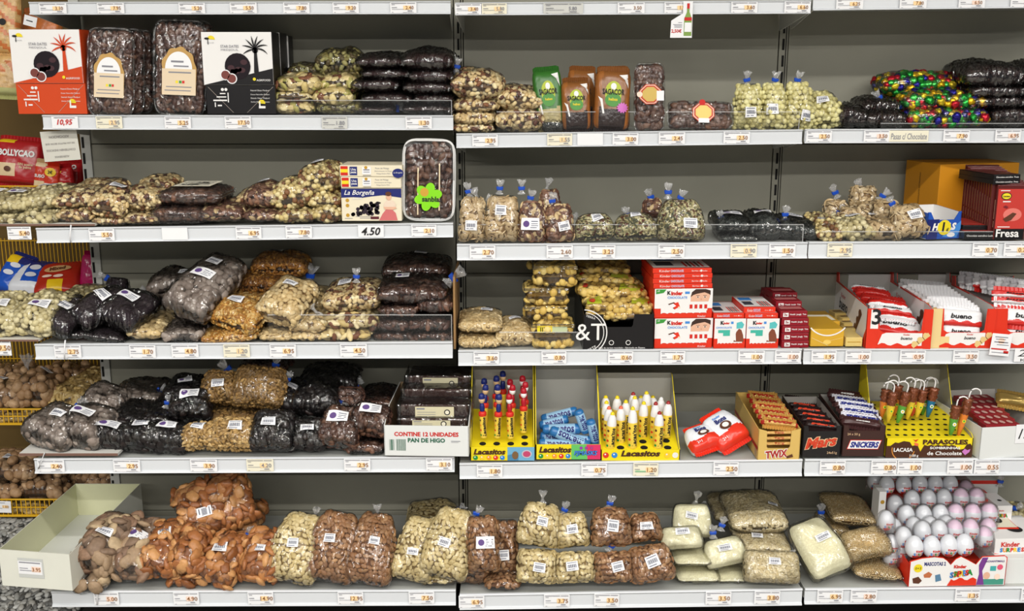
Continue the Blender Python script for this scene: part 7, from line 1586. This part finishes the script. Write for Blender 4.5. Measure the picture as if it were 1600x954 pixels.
F_('pale', 1566, 1620, 790, 828, yy(5, .3), '', D=.1, label='clear bag of pale nuts with blue tie, far right lowest shelf', neck=[(1585, 795, 60), (1563, 752, 0, BLUE, .9)])
# ------------------------------------------------------------ empty white box, lowest shelf left
Y = YF[5]-.03
A = PY(3, 858, Y); z = A.z; P1 = PZ(108, 866, z); P2 = PZ(220, 755, z); P3 = PZ(118, 755, z); zb = PY(60, 914, Y).z
if P2.y > YB-.03:
    pass
A.x -= .01
r_ = root('empty_carton', (A.x, A.y, zb), 'large empty white cardboard box with price sticker, lowest shelf left end', 'box')
WBX = mat('box_offwhite', (222, 222, 210), .6, var=.03, scale=10); WBI = mat('box_inside', (214, 214, 180), .6)
c = [Vector((p.x-A.x, p.y-A.y, 0)) for p in (A, Vector((P1.x, P1.y, 0)), Vector((P2.x, min(P2.y, YB-.02), 0)), Vector((P3.x, min(P3.y, YB-.02), 0)))]
h = z-zb; cen = sum(c, Vector())/4
for nm, i, j, dz in (('front_wall', 0, 1, 0), ('side_wall', 1, 2, 0), ('back_wall', 2, 3, 0), ('side_wall', 3, 0, 0)):
    p, q = c[i], c[j]; pi_, qi = p+(cen-p).normalized()*.004, q+(cen-q).normalized()*.004
    V = [tuple(p), tuple(q), tuple(qi), tuple(pi_)]; V += [(x, y, z_+h) for x, y, z_ in V]
    o = mk(nm, V, BF, [WBX, WBI], r_)
    for pl_ in o.data.polygons:
        if abs(pl_.normal.z) < .5 and pl_.index == 4: pl_.material_index = 1
mk('base', [tuple(p+Vector((0, 0, .002))) for p in c]+[tuple(p) for p in c], [(0, 1, 2, 3), (7, 6, 5, 4)], mat('box_floor', (226, 228, 222), .6), r_)
f = Face(r_, c[0]-Vector((0, .0006, 0)), c[1]-c[0], (0, 0, 1), (c[1]-c[0]).length, h)
f.rect(.26, .28, .62, .82, mat('tape', (200, 202, 198), .3), 1, 'tape'); f.rect(.26, .38, .60, .74, WHITE, 2, 'price_label'); f.rect(.45, .45, .58, .6, SALM, 3, 'highlight'); f.text('3.95', .52, .52, PRICE, w=.12, l=4, bold=.02); lines_on(f, [(.28, .58, .70, .03), (.28, .4, .54, .02), (.28, .45, .48, .02)], INKG, 3)
# ------------------------------------------------------------ far left
# hanging snack packs, upper left
TP = [mat('snack_tan', (206, 160, 104), .3, .6, var=.3, scale=50, bump=1.0), mat('snack_orange', (190, 110, 56), .3, .6, var=.3, scale=40, bump=.8), mat('snack_green', (190, 190, 130), .4)]
Yt = YB+.03
def snack(xb, yb, xt, yt, w, Y, lb, fn, cols=TP, T=.03, lean=8): return Pack('snack_packet', lb, 'packet', xb, yb, xt, yt, w, Y, lean, T, cols, fn, ymax=YLb+.02)
snack(5, 150, 5, 85, 62, Yt, 'clear packet of tan pastry with pale green label, far left edge', lambda u, v: 2 if v < -.7 else (1 if .1 < v < .7 and abs(math.sin(u*5+v*4)) > .7 else 0))
snack(2, 84, 2, -20, 64, Yt+.01, 'clear packet of tan snacks with a yellow badge, top left corner', lambda u, v: 1 if abs(math.sin(u*3+v*7)) > .85 else 0).blob(.3, -.1, .18, .10, INK, .003)
snack(62, 150, 66, 20, 66, Yt+.10, 'glossy orange-brown snack packet behind the red and white date box', lambda u, v: 1)
r_, f = card('price_flag', 36, 22, 56, 38, YB+.01, WHITE, 'small white paper flag with ink mark beneath top left shelf corner', 'paper', 15); lines_on(f, [(.2, .7, .5, .1)], INK, 1)
# price strip note with upside down print
r_, f = card('paper_note', 70, 206, 127, 253, YF[1]+.03, mat('note_paper', (206, 204, 194), .7), 'white paper note with faint upside-down capital lettering hanging at left upright', 'paper', -4)
FT = mat('faint_ink', (150, 146, 142), .7)
for k, t in enumerate(('ALERGENOS', 'CONTIENEN INDICIOS', 'DE LOS FRUTOS SECOS QUE', 'ASOCIACION')): f.text(t, .5, .14+.22*k, FT, w=(.4, .8, .8, .55)[k], l=1, bold=.03, rot=180)
# red snack bags in the upper basket
SR = mat('snack_red', (176, 24, 30), .25, .6); SR2 = mat('snack_red2', (206, 60, 36), .25, .6); SY = mat('snack_yellow', (236, 196, 30), .3); SCR = mat('snack_cream', (226, 200, 160), .35); SBLU = mat('snack_blue', (24, 84, 190), .25, .6); SDB = mat('snack_navy', (30, 40, 110), .25, .6); SWH = mat('snack_white', (226, 230, 238), .3, .6); SMG = mat('snack_magenta', (176, 20, 90), .2, .7)
p = snack(30, 290, 34, 219, 76, YL+.05, 'large red packet with big white lettering in the upper basket', lambda u, v: 1 if v > .8 and u < -.2 else (2 if v < -.05 and v > -.65 and u < .0 and u > -.9 else 0), [SR, SY, SCR], T=.035, lean=10)
p.text('BOLLYCAO', .0, .38, 1.5, KW, bold=.05, h=.3, off=.004); lines_on_ = None; p.blob(-.3, -.35, .14, .12, BRN, .004); p.text('SIN aceite', .42, -.1, .6, SCR, off=.004); p.text('de palma', .42, -.25, .5, SCR, off=.004)
p = snack(105, 292, 108, 252, 50, YL+.10, 'red packet half hidden under the hanging paper note', lambda u, v: 0, [SR], T=.03, lean=10); p.text('CAO', .3, .5, .8, KW, bold=.04, off=.004, rot=10)
p = snack(63, 302, 66, 254, 20, YL+.012, 'small red and yellow packet standing in front of basket', lambda u, v: 1 if v > .75 or v < -.2 else 0, [SR2, SCR], T=.014, lean=4); p.text('SUSO', 0, .15, 1.6, KW, off=.003, bold=.04)
p = snack(80, 298, 82, 259, 26, YL+.012, 'small red packet with round yellow sticker, front of basket', lambda u, v: 1 if v < -.4 else 0, [SR2, KW], T=.014, lean=4); p.blob(0, .5, .7, .35, SY, .003); p.text('2€', 0, .5, .6, INK, off=.005)
p = snack(100, 292, 96, 262, 36, YL+.03, 'red packet with yellow triangle sticker beside the round-sticker one', lambda u, v: 0, [SR], T=.02, lean=8); p.blob(-.3, .2, .3, .4, SY, .003, pts=[(-.7, .6), (.2, .6), (-.4, -.4)]); 
# blue and red bags in the second basket
p = snack(10, 462, 40, 402, 46, YL+.09, 'blue and yellow snack bag slanting up right in second basket', lambda u, v: 1 if v > .4 and u < 0 else (2 if v > .5 else 0), [SBLU, SY, SDB], T=.03, lean=35)
p.blob(.0, .35, .4, .14, SWH, .003); p.blob(-.2, -.1, .4, .14, SWH, .003)
p = snack(40, 466, 66, 412, 62, YL+.05, 'blue and white snack bag lying in middle of second basket', lambda u, v: 1 if u < -.35 or v < -.6 else (2 if v > .4 else 0), [SBLU, SWH, SDB], T=.03, lean=55); p.blob(.1, .35, .3, .2, SWH, .003); p.blob(.1, -.2, .3, .16, SWH, .003)
p = snack(88, 470, 98, 414, 72, YL+.03, 'red cocktail snack bag with tan oval in second basket', lambda u, v: 1 if v < -.3 and abs(u) < .3 else 0, [mat('snack_red3', (176, 40, 26), .25, .6), SY], T=.03, lean=55)
p.blob(.0, .35, .6, .22, mat('snack_oval', (206, 160, 110), .4), .003); p.text('Mixed', 0, .35, .7, BRN, off=.005, bold=.03); p.blob(-.4, -.1, .22, .1, SALM, .003); p.blob(.1, -.15, .22, .1, SALM, .003)
p = snack(142, 452, 146, 398, 34, YL+.08, 'shiny magenta packet squeezed against the upright', lambda u, v: 0, [SMG], T=.025, lean=12)
p = snack(136, 484, 138, 458, 32, YL+.02, 'orange and red packet low behind the basket wires', lambda u, v: 1 if u > 0 else 0, [SR2, SY], T=.02, lean=10)
for k, (x0, x1, y0, y1, Yq, lvl) in enumerate(((4, 40, 470, 492, YL-.012, 'second'), (48, 79, 470, 493, YL-.012, 'second'), (80, 112, 469, 488, YL-.012, 'second'), (-12, 8, 470, 491, YL-.012, 'second'), (-12, 24, 293, 305, YL-.012, 'upper'), (25, 56, 292, 304, YL-.012, 'upper'), (72, 100, 292, 304, YL-.012, 'upper'), (-12, 18, 782, 800, YL-.012, 'lowest'))):
    r_, f = card('price_tag', x0, y0, x1, y1, Yq, WHITE, 'price tag clipped to the %s yellow basket, %s along its rim' % (lvl, ['second', 'third', 'fourth', 'first', 'first', 'second', 'third', 'first'][k]), 'price tag', random.uniform(-3, 3)); r_['group'] = 'basket price tags'
    lines_on(f, [(.08, .7, .85, .05), (.08, .4, .6, .05), (.1, .55, .38, .04)], INKG, 1); f.rect(.55, .4, .85, .65, ORNG, 1, 'highlight'); f.text('1.80', .74, .52, PRICE, w=.3, l=2)
# heap of grey pebbles in a bulk bin, bottom left
Yg = YB-.05
rt = root('gravel_heap', PY(20, 940, Yg), 'mottled heap of grey and white pebbles low at the far left', 'pebbles')
V0, F0 = sph(6, 4); PEB = ramp_mat('pebble', [(150, 150, 146), (112, 112, 110), (190, 190, 186), (86, 86, 84), (168, 166, 160)], .5, .3, 60)
Bz = np.array(PY(20, 940, Yg)); VV = []; FF = []; rn = []
k = 0
x_left, x_right = PY(-60, 900, Yg).x, PY(165, 900, Yg).x
for j in range(34):
    for i in range(44):
        x = x_left+(x_right-x_left)*(i+random.random())/44; q = (j+random.random())/34
        y = 2.98+q*.50; z = .02+q*.17+random.uniform(-.006, .006)
        s_ = np.array([random.uniform(.010, .019), random.uniform(.007, .012), .005]); a = random.uniform(0, 6.3); c_, d_ = math.cos(a), math.sin(a)
        P_ = V0*s_; P_ = np.stack([P_[:, 0]*c_-P_[:, 1]*d_, P_[:, 0]*d_+P_[:, 1]*c_, P_[:, 2]], 1); tz = .33; P_ = np.stack([P_[:, 0], P_[:, 1]*math.cos(tz)-P_[:, 2]*math.sin(tz), P_[:, 1]*math.sin(tz)+P_[:, 2]*math.cos(tz)], 1)
        VV.append(P_+np.array([x, y, z])-Bz); FF.append(F0+k*len(V0)); rn += [random.random()]*len(V0); k += 1
mk('pebbles', np.concatenate(VV), np.concatenate(FF), PEB, rt, smooth=True, rnd=rn, stuff=True)
mk('heap_core', [tuple(np.array(v)-Bz) for v in ((x_left, 2.98, .01), (x_right, 2.98, .01), (x_right, 3.5, .185), (x_left, 3.5, .185), (x_left, 2.98, .0), (x_right, 2.98, .0), (x_right, 3.5, .0), (x_left, 3.5, .0))], [(0, 1, 2, 3), (4, 5, 1, 0), (5, 6, 2, 1), (7, 4, 0, 3), (6, 7, 3, 2)], mat('pebble_core', (96, 96, 92), .8), rt)
# thin film tail hanging from the small fig bag
print('OBJECTS', len(bpy.data.objects), 'TRIS', sum(sum(len(p.vertices)-2 for p in o.data.polygons) for o in bpy.data.objects if o.type == 'MESH'))
